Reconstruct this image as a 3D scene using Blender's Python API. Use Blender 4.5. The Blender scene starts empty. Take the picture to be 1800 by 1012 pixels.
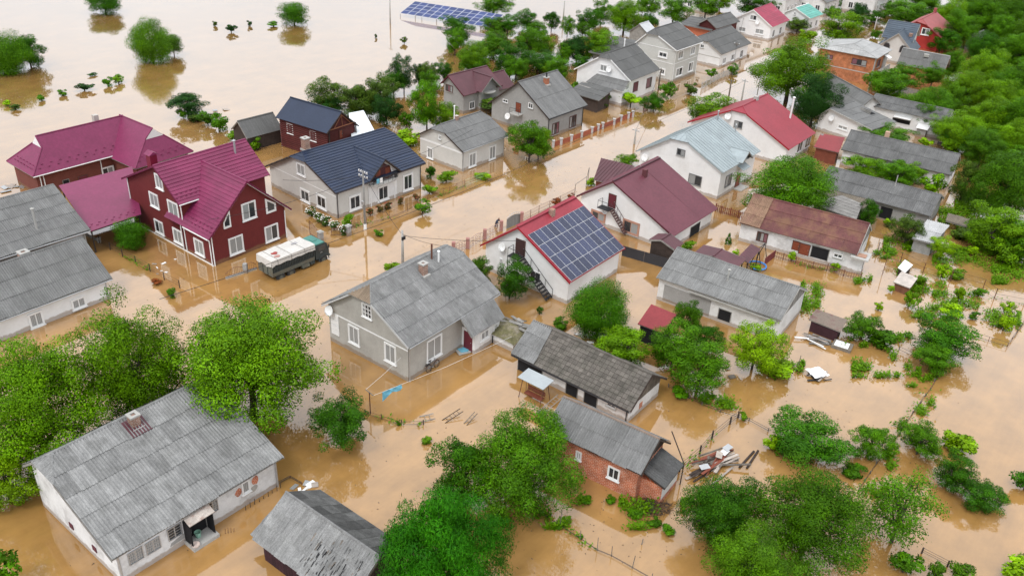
# Flooded village street seen from the air, built object by object.
import bpy, bmesh, math, random
import numpy as np
from mathutils import Vector, Matrix
R = math.radians
random.seed(7)
rng = np.random.default_rng(7)
scene = bpy.context.scene
COL = scene.collection

# ------------------------------------------------------------------ camera
cam_d = bpy.data.cameras.new('camera'); cam = bpy.data.objects.new('camera', cam_d); COL.objects.link(cam)
TH, RO = 0.5185, -0.05367
_X = Vector((1, 0, 0)); _F = Vector((0, math.cos(TH), -math.sin(TH))); _D = Vector((0, -math.sin(TH), -math.cos(TH)))
_r = _X * math.cos(RO) + _D * math.sin(RO); _u = -(_D * math.cos(RO) - _X * math.sin(RO))
cam.matrix_world = Matrix(((_r.x, _u.x, -_F.x, 0), (_r.y, _u.y, -_F.y, 0), (_r.z, _u.z, -_F.z, 45), (0, 0, 0, 1)))
cam_d.sensor_fit = 'HORIZONTAL'; cam_d.sensor_width = 36; cam_d.lens = 36 * 1534 / 1800
cam_d.clip_start = 0.5; cam_d.clip_end = 6000
scene.camera = cam

# ------------------------------------------------------------------ sky and sun (overcast)
w = bpy.data.worlds.new('World'); scene.world = w; w.use_nodes = True
nt = w.node_tree; nt.nodes.clear()
out = nt.nodes.new('ShaderNodeOutputWorld'); bg = nt.nodes.new('ShaderNodeBackground')
sky = nt.nodes.new('ShaderNodeTexSky'); sky.sky_type = 'NISHITA'; sky.sun_disc = False
sky.sun_elevation = R(55); sky.sun_rotation = R(-150)
mix = nt.nodes.new('ShaderNodeMix'); mix.data_type = 'RGBA'
tc = nt.nodes.new('ShaderNodeTexCoord'); nz = nt.nodes.new('ShaderNodeTexNoise'); nz.inputs['Scale'].default_value = 2.2; nz.inputs['Detail'].default_value = 5
rp = nt.nodes.new('ShaderNodeValToRGB')
rp.color_ramp.elements[0].position = .3; rp.color_ramp.elements[0].color = (19.0, 19.5, 20.4, 1)
rp.color_ramp.elements[1].position = .7; rp.color_ramp.elements[1].color = (22.6, 23.1, 23.9, 1)
nt.links.new(tc.outputs['Generated'], nz.inputs['Vector']); nt.links.new(nz.outputs['Fac'], rp.inputs['Fac'])
mix.inputs[0].default_value = .93
# standard overcast sky: three times brighter overhead than at the horizon
sx = nt.nodes.new('ShaderNodeSeparateXYZ'); nt.links.new(tc.outputs['Generated'], sx.inputs[0])
cl = nt.nodes.new('ShaderNodeMath'); cl.operation = 'MAXIMUM'; cl.inputs[1].default_value = 0; nt.links.new(sx.outputs[2], cl.inputs[0])
ml = nt.nodes.new('ShaderNodeMath'); ml.operation = 'MULTIPLY_ADD'; ml.inputs[1].default_value = .64; ml.inputs[2].default_value = .36; nt.links.new(cl.outputs[0], ml.inputs[0])
vs_ = nt.nodes.new('ShaderNodeVectorMath'); vs_.operation = 'SCALE'; nt.links.new(rp.outputs[0], vs_.inputs[0]); nt.links.new(ml.outputs[0], vs_.inputs['Scale'])
nt.links.new(sky.outputs[0], mix.inputs[6]); nt.links.new(vs_.outputs[0], mix.inputs[7])
nt.links.new(mix.outputs[2], bg.inputs[0]); bg.inputs[1].default_value = .1
nt.links.new(bg.outputs[0], out.inputs[0])
sd = bpy.data.lights.new('sun', 'SUN'); sd.energy = 1.5; sd.angle = R(14); sd.color = (1, .97, .92)
sun = bpy.data.objects.new('sun', sd); COL.objects.link(sun)
# light arrives from behind-left of the camera, high up
sun.rotation_euler = (R(35), 0, R(-30))
scene.view_settings.view_transform = 'Standard'; scene.view_settings.look = 'None'
scene.view_settings.exposure = 0.0; scene.view_settings.gamma = 1.0

# ------------------------------------------------------------------ materials
MATS = {}
def nodes(name):
    m = bpy.data.materials.new(name); m.use_nodes = True
    t = m.node_tree; b = t.nodes['Principled BSDF']
    return m, t, b
def N(t, typ, **kw):
    n = t.nodes.new(typ)
    for k, v in kw.items(): setattr(n, k, v)
    return n
def L_(t, a, b): t.links.new(a, b)
def mixc(t, fac, a, b, blend='MIX'):
    m = N(t, 'ShaderNodeMix', data_type='RGBA', blend_type=blend)
    for i, v in ((0, fac), (6, a), (7, b)):
        if hasattr(v, 'is_output'): L_(t, v, m.inputs[i])
        elif isinstance(v, (int, float)): m.inputs[i].default_value = v
        else: m.inputs[i].default_value = (*v, 1) if len(v) == 3 else v
    return m.outputs[2]
def noise(t, vec, scale, detail=4, rough=.6):
    n = N(t, 'ShaderNodeTexNoise'); n.inputs['Scale'].default_value = scale; n.inputs['Detail'].default_value = detail; n.inputs['Roughness'].default_value = rough
    if vec is not None: L_(t, vec, n.inputs['Vector'])
    return n.outputs['Fac']
def ramp(t, fac, p0, p1, c0=(0, 0, 0), c1=(1, 1, 1)):
    r = N(t, 'ShaderNodeValToRGB'); e = r.color_ramp.elements
    e[0].position = p0; e[0].color = (*c0, 1); e[1].position = p1; e[1].color = (*c1, 1)
    L_(t, fac, r.inputs['Fac']); return r.outputs[0]
def M(name, col, rough=.8, var=.12, scale=1.2, rnd=0, dirt=None, dirtamt=.45, dscale=.6, spec=.3, bump=0, bscale=30, streak=False, metal=0, band=False):
    """general procedural surface: two noise octaves of tone, optional per-piece tone, optional dirt patches, fine bump"""
    if name in MATS: return MATS[name]
    m, t, b = nodes(name)
    pos = N(t, 'ShaderNodeNewGeometry').outputs['Position']
    f = noise(t, pos, scale, 6)
    c = mixc(t, ramp(t, f, .3, .7), tuple(x * (1 - var) for x in col), tuple(min(1, x * (1 + var)) for x in col))
    f2 = noise(t, pos, scale * 9, 3)
    c = mixc(t, var * 1.2, c, ramp(t, f2, .3, .72), 'OVERLAY')
    if dirt:
        d = ramp(t, noise(t, pos, dscale, 8, .68), .48, .66)
        fm = N(t, 'ShaderNodeMath', operation='MULTIPLY'); L_(t, d, fm.inputs[0]); fm.inputs[1].default_value = dirtamt
        c = mixc(t, fm.outputs[0], c, dirt)
    if streak:
        tcx = N(t, 'ShaderNodeTexCoord'); mp = N(t, 'ShaderNodeMapping'); mp.inputs['Scale'].default_value = (7, .35, 1); L_(t, tcx.outputs['Object'], mp.inputs[0])
        oi = N(t, 'ShaderNodeObjectInfo'); ad = N(t, 'ShaderNodeVectorMath', operation='ADD'); L_(t, mp.outputs[0], ad.inputs[0])
        sc = N(t, 'ShaderNodeVectorMath', operation='SCALE'); cmb = N(t, 'ShaderNodeCombineXYZ')
        for i in range(3): L_(t, oi.outputs['Random'], cmb.inputs[i])
        L_(t, cmb.outputs[0], sc.inputs[0]); sc.inputs['Scale'].default_value = 37; L_(t, sc.outputs[0], ad.inputs[1])
        c = mixc(t, .4, c, ramp(t, noise(t, ad.outputs[0], 1.0, 4), .3, .7, (.28, .28, .28), (.72, .72, .72)), 'OVERLAY')
    if band:      # mud tide line left by the flood
        sp = N(t, 'ShaderNodeSeparateXYZ'); L_(t, pos, sp.inputs[0]); nb_ = N(t, 'ShaderNodeMath', operation='MULTIPLY_ADD'); L_(t, noise(t, pos, 1.6, 5, .7), nb_.inputs[0]); nb_.inputs[1].default_value = -.7; L_(t, sp.outputs[2], nb_.inputs[2])
        c = mixc(t, ramp(t, nb_.outputs[0], 0, .12, (.6, .6, .6), (0, 0, 0)), c, (.2, .12, .06))
    if rnd:
        oi = N(t, 'ShaderNodeObjectInfo'); mr = N(t, 'ShaderNodeMapRange'); L_(t, oi.outputs['Random'], mr.inputs[0])
        mr.inputs[3].default_value = 1 - rnd; mr.inputs[4].default_value = 1 + rnd
        hs = N(t, 'ShaderNodeHueSaturation'); L_(t, c, hs.inputs['Color']); L_(t, mr.outputs[0], hs.inputs['Value']); c = hs.outputs[0]
    L_(t, c, b.inputs['Base Color'])
    b.inputs['Roughness'].default_value = rough; b.inputs['Specular IOR Level'].default_value = spec; b.inputs['Metallic'].default_value = metal
    if bump:
        bn = N(t, 'ShaderNodeBump'); bn.inputs['Strength'].default_value = bump; bn.inputs['Distance'].default_value = .02
        L_(t, noise(t, pos, bscale, 3), bn.inputs['Height']); L_(t, bn.outputs[0], b.inputs['Normal'])
    MATS[name] = m; return m
def M_brick(name, c1, c2, mortar, scale=1.0, wear=(.7, .55, .48), wearamt=.5):
    if name in MATS: return MATS[name]
    m, t, b = nodes(name)
    tcx = N(t, 'ShaderNodeTexCoord'); sp = N(t, 'ShaderNodeSeparateXYZ'); L_(t, tcx.outputs['Object'], sp.inputs[0])
    ad = N(t, 'ShaderNodeMath', operation='ADD'); L_(t, sp.outputs[0], ad.inputs[0]); L_(t, sp.outputs[1], ad.inputs[1])
    cb = N(t, 'ShaderNodeCombineXYZ'); L_(t, ad.outputs[0], cb.inputs[0]); L_(t, sp.outputs[2], cb.inputs[1])
    br = N(t, 'ShaderNodeTexBrick'); L_(t, cb.outputs[0], br.inputs['Vector'])
    br.inputs['Color1'].default_value = (*c1, 1); br.inputs['Color2'].default_value = (*c2, 1); br.inputs['Mortar'].default_value = (*mortar, 1)
    br.inputs['Scale'].default_value = scale; br.inputs['Brick Width'].default_value = .32; br.inputs['Row Height'].default_value = .13; br.inputs['Mortar Size'].default_value = .013
    pos = N(t, 'ShaderNodeNewGeometry').outputs['Position']
    c = mixc(t, .35, br.outputs[0], ramp(t, noise(t, pos, 1.3, 6), .3, .7), 'OVERLAY')
    mp = N(t, 'ShaderNodeMapping'); mp.inputs['Scale'].default_value = (2, 2, 9); L_(t, pos, mp.inputs[0])
    wm = N(t, 'ShaderNodeMath', operation='MULTIPLY'); L_(t, ramp(t, noise(t, mp.outputs[0], 1.2, 6, .7), .52, .66), wm.inputs[0]); wm.inputs[1].default_value = wearamt
    c = mixc(t, wm.outputs[0], c, wear)
    L_(t, c, b.inputs['Base Color']); b.inputs['Roughness'].default_value = .9; b.inputs['Specular IOR Level'].default_value = .2
    bn = N(t, 'ShaderNodeBump'); bn.inputs['Strength'].default_value = .6; bn.inputs['Distance'].default_value = .02; L_(t, br.outputs['Fac'], bn.inputs['Height']); bn.invert = True
    L_(t, bn.outputs[0], b.inputs['Normal'])
    MATS[name] = m; return m
def M_tile(name, col, rough=.38):
    """painted pressed-metal roofing: fine waves along the eave come from the bump"""
    if name in MATS: return MATS[name]
    m, t, b = nodes(name)
    tcx = N(t, 'ShaderNodeTexCoord'); wv = N(t, 'ShaderNodeTexWave', wave_type='BANDS', bands_direction='X', wave_profile='SIN'); wv.inputs['Scale'].default_value = 1.4
    L_(t, tcx.outputs['Object'], wv.inputs['Vector'])
    pos = N(t, 'ShaderNodeNewGeometry').outputs['Position']
    c = mixc(t, ramp(t, noise(t, pos, .5, 6), .3, .7), tuple(x * .78 for x in col), tuple(x * 1.16 for x in col))
    c = mixc(t, .12, c, ramp(t, noise(t, pos, 7, 3), .3, .7), 'OVERLAY')
    oi = N(t, 'ShaderNodeObjectInfo'); mr = N(t, 'ShaderNodeMapRange'); L_(t, oi.outputs['Random'], mr.inputs[0]); mr.inputs[3].default_value = .93; mr.inputs[4].default_value = 1.07
    hs = N(t, 'ShaderNodeHueSaturation'); L_(t, c, hs.inputs['Color']); L_(t, mr.outputs[0], hs.inputs['Value'])
    L_(t, hs.outputs[0], b.inputs['Base Color']); b.inputs['Roughness'].default_value = rough; b.inputs['Specular IOR Level'].default_value = .3
    bn = N(t, 'ShaderNodeBump'); bn.inputs['Strength'].default_value = .3; bn.inputs['Distance'].default_value = .03; L_(t, wv.outputs['Fac'], bn.inputs['Height']); L_(t, bn.outputs[0], b.inputs['Normal'])
    MATS[name] = m; return m
def M_glass(name, col):
    if name in MATS: return MATS[name]
    m, t, b = nodes(name)
    oi = N(t, 'ShaderNodeObjectInfo'); tcx = N(t, 'ShaderNodeTexCoord')
    wv = N(t, 'ShaderNodeTexWave', wave_type='BANDS', bands_direction='X'); wv.inputs['Scale'].default_value = 2.2; wv.inputs['Distortion'].default_value = 3
    L_(t, tcx.outputs['Object'], wv.inputs['Vector'])
    c = mixc(t, wv.outputs['Fac'], tuple(x * .55 for x in col), col)
    L_(t, c, b.inputs['Base Color']); b.inputs['Roughness'].default_value = .08; b.inputs['Specular IOR Level'].default_value = .6
    MATS[name] = m; return m
def M_leaf(name, c_dark, c_light, trans=.16):
    if name in MATS: return MATS[name]
    m, t, b = nodes(name)
    g = N(t, 'ShaderNodeNewGeometry')
    mr0 = N(t, 'ShaderNodeMapRange'); L_(t, g.outputs['Random Per Island'], mr0.inputs[0]); mr0.inputs[3].default_value = .3; mr0.inputs[4].default_value = .85
    c = mixc(t, mr0.outputs[0], c_dark, c_light)
    at = N(t, 'ShaderNodeAttribute'); at.attribute_name = 'clump'
    c = mixc(t, .55, c, mixc(t, at.outputs['Fac'], (.2, .22, .2), (.8, .8, .62)), 'OVERLAY')
    oi = N(t, 'ShaderNodeObjectInfo'); mr = N(t, 'ShaderNodeMapRange'); L_(t, oi.outputs['Random'], mr.inputs[0]); mr.inputs[3].default_value = .95; mr.inputs[4].default_value = 1.4
    hs = N(t, 'ShaderNodeHueSaturation'); hs.inputs['Hue'].default_value = .502; hs.inputs['Saturation'].default_value = 1.22; L_(t, c, hs.inputs['Color']); L_(t, mr.outputs[0], hs.inputs['Value']); c = hs.outputs[0]
    L_(t, c, b.inputs['Base Color']); b.inputs['Roughness'].default_value = .55; b.inputs['Specular IOR Level'].default_value = .15
    tr = N(t, 'ShaderNodeBsdfTranslucent'); L_(t, c, tr.inputs[0]); mx = N(t, 'ShaderNodeMixShader'); mx.inputs[0].default_value = trans
    L_(t, b.outputs[0], mx.inputs[1]); L_(t, tr.outputs[0], mx.inputs[2]); L_(t, mx.outputs[0], t.nodes['Material Output'].inputs[0])
    MATS[name] = m; return m
def M_solar(name):
    if name in MATS: return MATS[name]
    m, t, b = nodes(name)
    tcx = N(t, 'ShaderNodeTexCoord')
    br = N(t, 'ShaderNodeTexBrick'); br.offset = 0; L_(t, tcx.outputs['Object'], br.inputs['Vector'])
    br.inputs['Color1'].default_value = (.012, .018, .05, 1); br.inputs['Color2'].default_value = (.017, .022, .066, 1); br.inputs['Mortar'].default_value = (.14, .16, .22, 1)
    br.inputs['Scale'].default_value = 1; br.inputs['Brick Width'].default_value = .16; br.inputs['Row Height'].default_value = .16; br.inputs['Mortar Size'].default_value = .005
    oi = N(t, 'ShaderNodeObjectInfo'); mr = N(t, 'ShaderNodeMapRange'); L_(t, oi.outputs['Random'], mr.inputs[0]); mr.inputs[3].default_value = .75; mr.inputs[4].default_value = 1.3
    hs = N(t, 'ShaderNodeHueSaturation'); L_(t, br.outputs[0], hs.inputs['Color']); L_(t, mr.outputs[0], hs.inputs['Value'])
    L_(t, hs.outputs[0], b.inputs['Base Color']); b.inputs['Roughness'].default_value = .25; b.inputs['Specular IOR Level'].default_value = .45
    MATS[name] = m; return m
def M_water():
    m, t, b = nodes('flood_water'); t.nodes.remove(b)
    pos = N(t, 'ShaderNodeNewGeometry').outputs['Position']
    rot = N(t, 'ShaderNodeMapping'); rot.inputs['Rotation'].default_value = (0, 0, R(-52)); L_(t, pos, rot.inputs[0])
    st = N(t, 'ShaderNodeMapping'); st.inputs['Scale'].default_value = (.16, 1, 1); L_(t, rot.outputs[0], st.inputs[0])
    f = noise(t, pos, .03, 5); f2 = noise(t, pos, .3, 5, .65); f3 = noise(t, st.outputs[0], .55, 6, .7)
    c = mixc(t, ramp(t, f, .35, .65), (.32, .172, .052), (.355, .198, .07))
    c = mixc(t, .12, c, ramp(t, f2, .35, .65), 'OVERLAY')
    c = mixc(t, .34, c, ramp(t, f3, .35, .68, (.36, .36, .36), (.64, .64, .64)), 'OVERLAY')
    # small waves: nearly still in the yards, a little wind and current in the open
    patch = ramp(t, noise(t, pos, .045, 3), .42, .6, (.12, .12, .12), (1, 1, 1))
    n1 = noise(t, pos, 1.3, 3); st2 = N(t, 'ShaderNodeMapping'); st2.inputs['Scale'].default_value = (1.6, .45, 1); L_(t, rot.outputs[0], st2.inputs[0]); n2 = noise(t, st2.outputs[0], 1.7, 2)
    ad = N(t, 'ShaderNodeMath', operation='ADD'); L_(t, n1, ad.inputs[0]); L_(t, n2, ad.inputs[1])
    mu = N(t, 'ShaderNodeMath', operation='MULTIPLY'); L_(t, ad.outputs[0], mu.inputs[0]); L_(t, patch, mu.inputs[1])
    b1 = N(t, 'ShaderNodeBump'); b1.inputs['Strength'].default_value = .075; b1.inputs['Distance'].default_value = .05; L_(t, mu.outputs[0], b1.inputs['Height'])
    df = N(t, 'ShaderNodeBsdfDiffuse'); L_(t, c, df.inputs[0]); gl = N(t, 'ShaderNodeBsdfGlossy'); gl.inputs['Color'].default_value = (1, 1, 1, 1); gl.inputs['Roughness'].default_value = .04
    L_(t, b1.outputs[0], gl.inputs['Normal'])
    lw = N(t, 'ShaderNodeLayerWeight'); lw.inputs['Blend'].default_value = .5; L_(t, b1.outputs[0], lw.inputs['Normal'])
    pw = N(t, 'ShaderNodeMath', operation='POWER'); L_(t, lw.outputs['Facing'], pw.inputs[0]); pw.inputs[1].default_value = 3.05
    ma = N(t, 'ShaderNodeMath', operation='MULTIPLY_ADD'); L_(t, pw.outputs[0], ma.inputs[0]); ma.inputs[1].default_value = 1.32; ma.inputs[2].default_value = .066; ma.use_clamp = True
    mx = N(t, 'ShaderNodeMixShader'); L_(t, ma.outputs[0], mx.inputs[0]); L_(t, df.outputs[0], mx.inputs[1]); L_(t, gl.outputs[0], mx.inputs[2])
    L_(t, mx.outputs[0], t.nodes['Material Output'].inputs[0])
    return m

slate_c = M('slate_sheet_pale', (.22, .22, .217), .9, .2, 1.3, rnd=.17, dirt=(.12, .12, .113), dirtamt=.45, dscale=.9, bump=.5, bscale=22, streak=True)
slate_l = M('slate_sheet_light', (.2, .2, .197), .88, .14, 1.1, rnd=.11, dirt=(.12, .12, .115), dirtamt=.35, dscale=.6, bump=.3, streak=True)
slate_r = M('slate_sheet_sooty', (.135, .135, .134), .88, .14, 1.1, rnd=.1, dirt=(.07, .07, .068), dirtamt=.4, dscale=.5, bump=.3, streak=True)
slate = M('slate_sheet', (.165, .165, .163), .85, .12, .9, rnd=.1, dirt=(.1, .102, .095), dirtamt=.35, dscale=.5, bump=.25, streak=True)
slate_n = M('slate_sheet_old', (.205, .205, .203), .9, .16, 1.3, rnd=.12, dirt=(.1, .1, .094), dirtamt=.4, dscale=.9, bump=.5, bscale=22, streak=True)
slate_d = M('slate_sheet_dark', (.085, .085, .085), .85, .18, .8, rnd=.1, dirt=(.08, .085, .08), dirtamt=.5, streak=True)
slate_w = M('slate_sheet_warm', (.17, .145, .115), .85, .2, 1, rnd=.1, dirt=(.12, .11, .09), streak=True)
felt = M('roof_sheet_flat_grey', (.15, .15, .148), .85, .12, .5, rnd=.07, dirt=(.13, .13, .125), dirtamt=.5, dscale=.4, streak=True)
felt_d = M('roof_sheet_flat_dark', (.105, .105, .103), .85, .12, .5, rnd=.08, dirt=(.1, .1, .095), dirtamt=.5, dscale=.4, streak=True)
felt_l = M('roof_sheet_flat_light', (.33, .33, .325), .7, .14, .5, rnd=.05, dirt=(.3, .3, .3), dirtamt=.6, dscale=.6, streak=True)
moss = M('mossy_tile', (.125, .112, .098), .95, .22, 1.2, rnd=.2, dirt=(.055, .055, .042), dirtamt=.6, dscale=.8, bump=.6)
crimson = M_tile('crimson_metal', (.185, .024, .074)); crimson_s = M('crimson_smooth_metal', (.185, .026, .078), .4, .1, .35, spec=.3)
bluem = M_tile('navy_metal', (.018, .029, .06)); bluem_s = M('navy_smooth_metal', (.02, .03, .058), .4, .1, .4)
maroon = M_tile('maroon_metal', (.088, .03, .038)); redm = M('red_metal', (.26, .03, .045), .45, .1, .4, rnd=.03)
redm2 = M('light_red_metal', (.3, .075, .075), .5, .1, .4); redt = M_tile('raspberry_metal', (.3, .022, .06))
pale = M('pale_blue_metal', (.3, .345, .36), .45, .09, .5, rnd=.05, dirt=(.22, .25, .26), dirtamt=.4); teal = M_tile('teal_metal', (.1, .36, .3))
greyb = M_tile('blue_grey_metal', (.065, .085, .11))
rusty = M('rusty_painted_sheet', (.115, .042, .04), .75, .2, .7, rnd=.13, dirt=(.19, .1, .055), dirtamt=.7, dscale=.5)
white = M('white_render', (.73, .73, .73), .9, .05, .6, band=True, dirt=(.55, .54, .52), dirtamt=.4, dscale=.35, bump=.15)
white2 = M('white_lime_wash', (.66, .66, .655), .92, .07, .8, band=True, dirt=(.4, .38, .35), dirtamt=.45, dscale=.6, bump=.3)
worn = M('worn_lime_wash', (.66, .66, .66), .92, .08, .8, band=True, dirt=(.33, .32, .31), dirtamt=.7, dscale=.55, bump=.3)
cream = M('pale_grey_render', (.56, .55, .525), .9, .05, .6, band=True, dirt=(.45, .44, .41), dirtamt=.4, dscale=.4)
greyr = M('grey_stucco', (.4, .385, .355), .92, .06, .8, band=True, dirt=(.24, .225, .2), dirtamt=.4, dscale=.5, bump=.2)
greyr2 = M('raw_grey_stucco', (.3, .296, .287), .92, .08, .8, band=True, dirt=(.24, .235, .225), dirtamt=.5, dscale=.5)
siding = M('pale_siding', (.5, .5, .475), .8, .05, .5, band=True)
oxblood = M('oxblood_cladding', (.135, .02, .02), .7, .1, .8, band=True); russet = M('russet_render', (.15, .046, .034), .85, .1, .7, band=True)
logm = M('dark_log', (.09, .018, .016), .7, .2, 1.5, rnd=.12)
brick = M_brick('worn_brick', (.47, .125, .05), (.38, .09, .038), (.56, .4, .31), wear=(.58, .4, .32), wearamt=.75)
brick_o = M_brick('orange_brick', (.42, .15, .065), (.37, .125, .055), (.4, .2, .11), wearamt=.15)
chim = M_brick('chimney_brick', (.3, .16, .11), (.25, .13, .09), (.45, .4, .36), wearamt=.25)
wood = M('weathered_wood', (.14, .12, .1), .9, .3, 2, rnd=.25); woodd = M('dark_wood', (.05, .036, .03), .9, .25, 2, rnd=.2)
woodg = M('grey_wood', (.22, .21, .195), .9, .25, 2, rnd=.25); woodr = M('red_brown_wood', (.17, .045, .025), .6, .2, 2, rnd=.15)
trim = M('white_trim', (.75, .75, .745), .6, .04, .8); conc = M('concrete', (.4, .39, .37), .9, .12, 1.2, dirt=(.25, .25, .23))
metal = M('galvanised_metal', (.45, .46, .47), .4, .08, 1, metal=.6); iron = M('black_iron', (.025, .025, .028), .6, .1, 1)
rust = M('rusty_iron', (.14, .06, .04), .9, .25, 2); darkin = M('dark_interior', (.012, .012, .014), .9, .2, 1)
g_dark = M_glass('dark_window_glass', (.045, .05, .055)); g_cur = M_glass('curtained_window_glass', (.36, .37, .37)); g_red = M_glass('pink_curtain_glass', (.24, .1, .13))
solarm = M_solar('solar_cells'); alu = M('aluminium_frame', (.8, .81, .83), .35, .03, 1)
green_t = M('truck_cab_roof_green', (.06, .2, .17), .45, .1, 1); dark_t = M('truck_dark_green', (.035, .043, .043), .5, .2, 1); bed_t = M('truck_bed_grey_green', (.105, .11, .09), .7, .2, 1, dirt=(.14, .1, .06), dirtamt=.5)
tarp = M('white_tarpaulin', (.53, .51, .48), .7, .1, .8, dirt=(.5, .46, .42), dirtamt=.35, dscale=.9); rubber = M('tyre_rubber', (.03, .03, .03), .8, .1, 2, dirt=(.15, .1, .06))
bluep = M('blue_plastic', (.05, .2, .5), .4, .08, 1); bluec = M('light_blue_cloth', (.15, .42, .56), .8, .1, 2)
bark = M('tree_bark', (.06, .05, .04), .95, .3, 3)
LEAF = {
 'bright': M_leaf('leaf_bright', (.04, .125, .008), (.165, .31, .018)), 'bright2': M_leaf('leaf_light', (.045, .125, .010), (.17, .3, .024)),
 'lime': M_leaf('leaf_lime', (.1, .22, .010), (.27, .43, .02)), 'mid': M_leaf('leaf_mid', (.02, .075, .008), (.11, .235, .024)),
 'mid2': M_leaf('leaf_pale', (.035, .09, .018), (.13, .23, .05)), 'dark': M_leaf('leaf_dark', (.014, .054, .010), (.07, .165, .026)),
 'vdark': M_leaf('leaf_very_dark', (.01, .034, .012), (.042, .098, .026)), 'olive': M_leaf('leaf_olive', (.03, .065, .016), (.12, .175, .05)),
 'willow': M_leaf('leaf_feathery', (.014, .068, .014), (.062, .19, .03)), 'airy': M_leaf('leaf_airy', (.028, .085, .018), (.11, .21, .04)),
 'round': M_leaf('leaf_dense', (.02, .075, .012), (.085, .2, .022)), 'rust': M_leaf('leaf_rust', (.09, .035, .02), (.26, .1, .07)),
 'rose': M_leaf('leaf_rose', (.03, .06, .02), (.14, .08, .04)), 'whiterose': M_leaf('leaf_white_rose', (.03, .07, .02), (.1, .14, .05)),
}
petal_w = M('white_petal', (.8, .78, .74), .7, .05, 2); petal_r = M('red_petal', (.4, .03, .04), .7, .05, 2)

# ------------------------------------------------------------------ mesh helpers
def me_from(name, verts, faces, smooth=False):
    me = bpy.data.meshes.new(name); me.from_pydata([tuple(v) for v in verts], [], faces)
    if smooth: me.polygons.foreach_set('use_smooth', [True] * len(me.polygons))
    me.update(); return me
class MB:
    def __init__(s): s.v = []; s.f = []
    def add(s, vs, fs):
        k = len(s.v); s.v += [tuple(v) for v in vs]; s.f += [tuple(i + k for i in f) for f in fs]; return s
    def box(s, a, b, mat=None):
        x0, y0, z0 = a; x1, y1, z1 = b
        vs = [(x0, y0, z0), (x1, y0, z0), (x1, y1, z0), (x0, y1, z0), (x0, y0, z1), (x1, y0, z1), (x1, y1, z1), (x0, y1, z1)]
        if mat is not None: vs = [mat @ Vector(v) for v in vs]
        return s.add(vs, [(3, 2, 1, 0), (4, 5, 6, 7), (0, 1, 5, 4), (1, 2, 6, 5), (2, 3, 7, 6), (3, 0, 4, 7)])
    def cbox(s, c, d, rz=0, rx=0, ry=0):
        m = Matrix.Translation(c) @ Matrix.Rotation(rz, 4, 'Z') @ Matrix.Rotation(ry, 4, 'Y') @ Matrix.Rotation(rx, 4, 'X')
        return s.box((-d[0] / 2, -d[1] / 2, -d[2] / 2), (d[0] / 2, d[1] / 2, d[2] / 2), m)
    def tube(s, pts, r, n=6, cap=True):
        pts = [Vector(p) for p in pts]; rs = r if isinstance(r, (list, tuple)) else [r] * len(pts)
        k0 = len(s.v)
        for i, p in enumerate(pts):
            d = (pts[min(i + 1, len(pts) - 1)] - pts[max(i - 1, 0)]).normalized()
            a = d.orthogonal().normalized() if abs(d.z) > .99 else d.cross(Vector((0, 0, 1))).normalized(); b = d.cross(a)
            for j in range(n):
                q = 2 * math.pi * j / n; s.v.append(tuple(p + (a * math.cos(q) + b * math.sin(q)) * rs[i]))
        for i in range(len(pts) - 1):
            for j in range(n):
                a = k0 + i * n + j; b = k0 + i * n + (j + 1) % n; s.f.append((a, b, b + n, a + n))
        if cap:
            s.f.append(tuple(k0 + j for j in range(n))); s.f.append(tuple(k0 + (len(pts) - 1) * n + n - 1 - j for j in range(n)))
        return s
    def prism(s, poly, d):
        """planar polygon pushed along vector d"""
        poly = [Vector(p) for p in poly]; d = Vector(d); n = len(poly)
        return s.add(poly + [p + d for p in poly], [tuple(range(n - 1, -1, -1)), tuple(range(n, 2 * n))] + [(i, (i + 1) % n, (i + 1) % n + n, i + n) for i in range(n)])
    def lathe(s, prof, n=16, c=(0, 0, 0)):
        k0 = len(s.v)
        for r, z in prof:
            for j in range(n):
                q = 2 * math.pi * j / n; s.v.append((c[0] + r * math.cos(q), c[1] + r * math.sin(q), c[2] + z))
        for i in range(len(prof) - 1):
            for j in range(n):
                a = k0 + i * n + j; b = k0 + i * n + (j + 1) % n; s.f.append((a, b, b + n, a + n))
        return s
    def mesh(s, name, smooth=False):
        me = me_from(name, s.v, s.f, smooth)
        bm = bmesh.new(); bm.from_mesh(me); bmesh.ops.recalc_face_normals(bm, faces=bm.faces); bm.to_mesh(me); bm.free(); return me
    def build(s, name, mat, parent=None, smooth=False, mw=None): return ob(name, s.mesh(name, smooth), mat, parent, mw)
def ob(name, me, mat=None, parent=None, mw=None):
    o = bpy.data.objects.new(name, me); COL.objects.link(o)
    if mat is not None:
        if me.materials:
            if me.materials[0] is not mat: o.material_slots[0].link = 'OBJECT'; o.material_slots[0].material = mat
        else: me.materials.append(mat)
    if parent is not None: o.parent = parent
    if mw is not None: o.matrix_local = mw
    return o
def tag(o, label, cat, group=None):
    o['label'] = label; o['category'] = cat
    if group: o['group'] = group
    return o
def empty(name, label, cat, loc=(0, 0, 0), rz=0, group=None):
    o = bpy.data.objects.new(name, None); COL.objects.link(o); o.location = loc; o.rotation_euler = (0, 0, rz); o.empty_display_size = .2
    return tag(o, label, cat, group)

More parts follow.
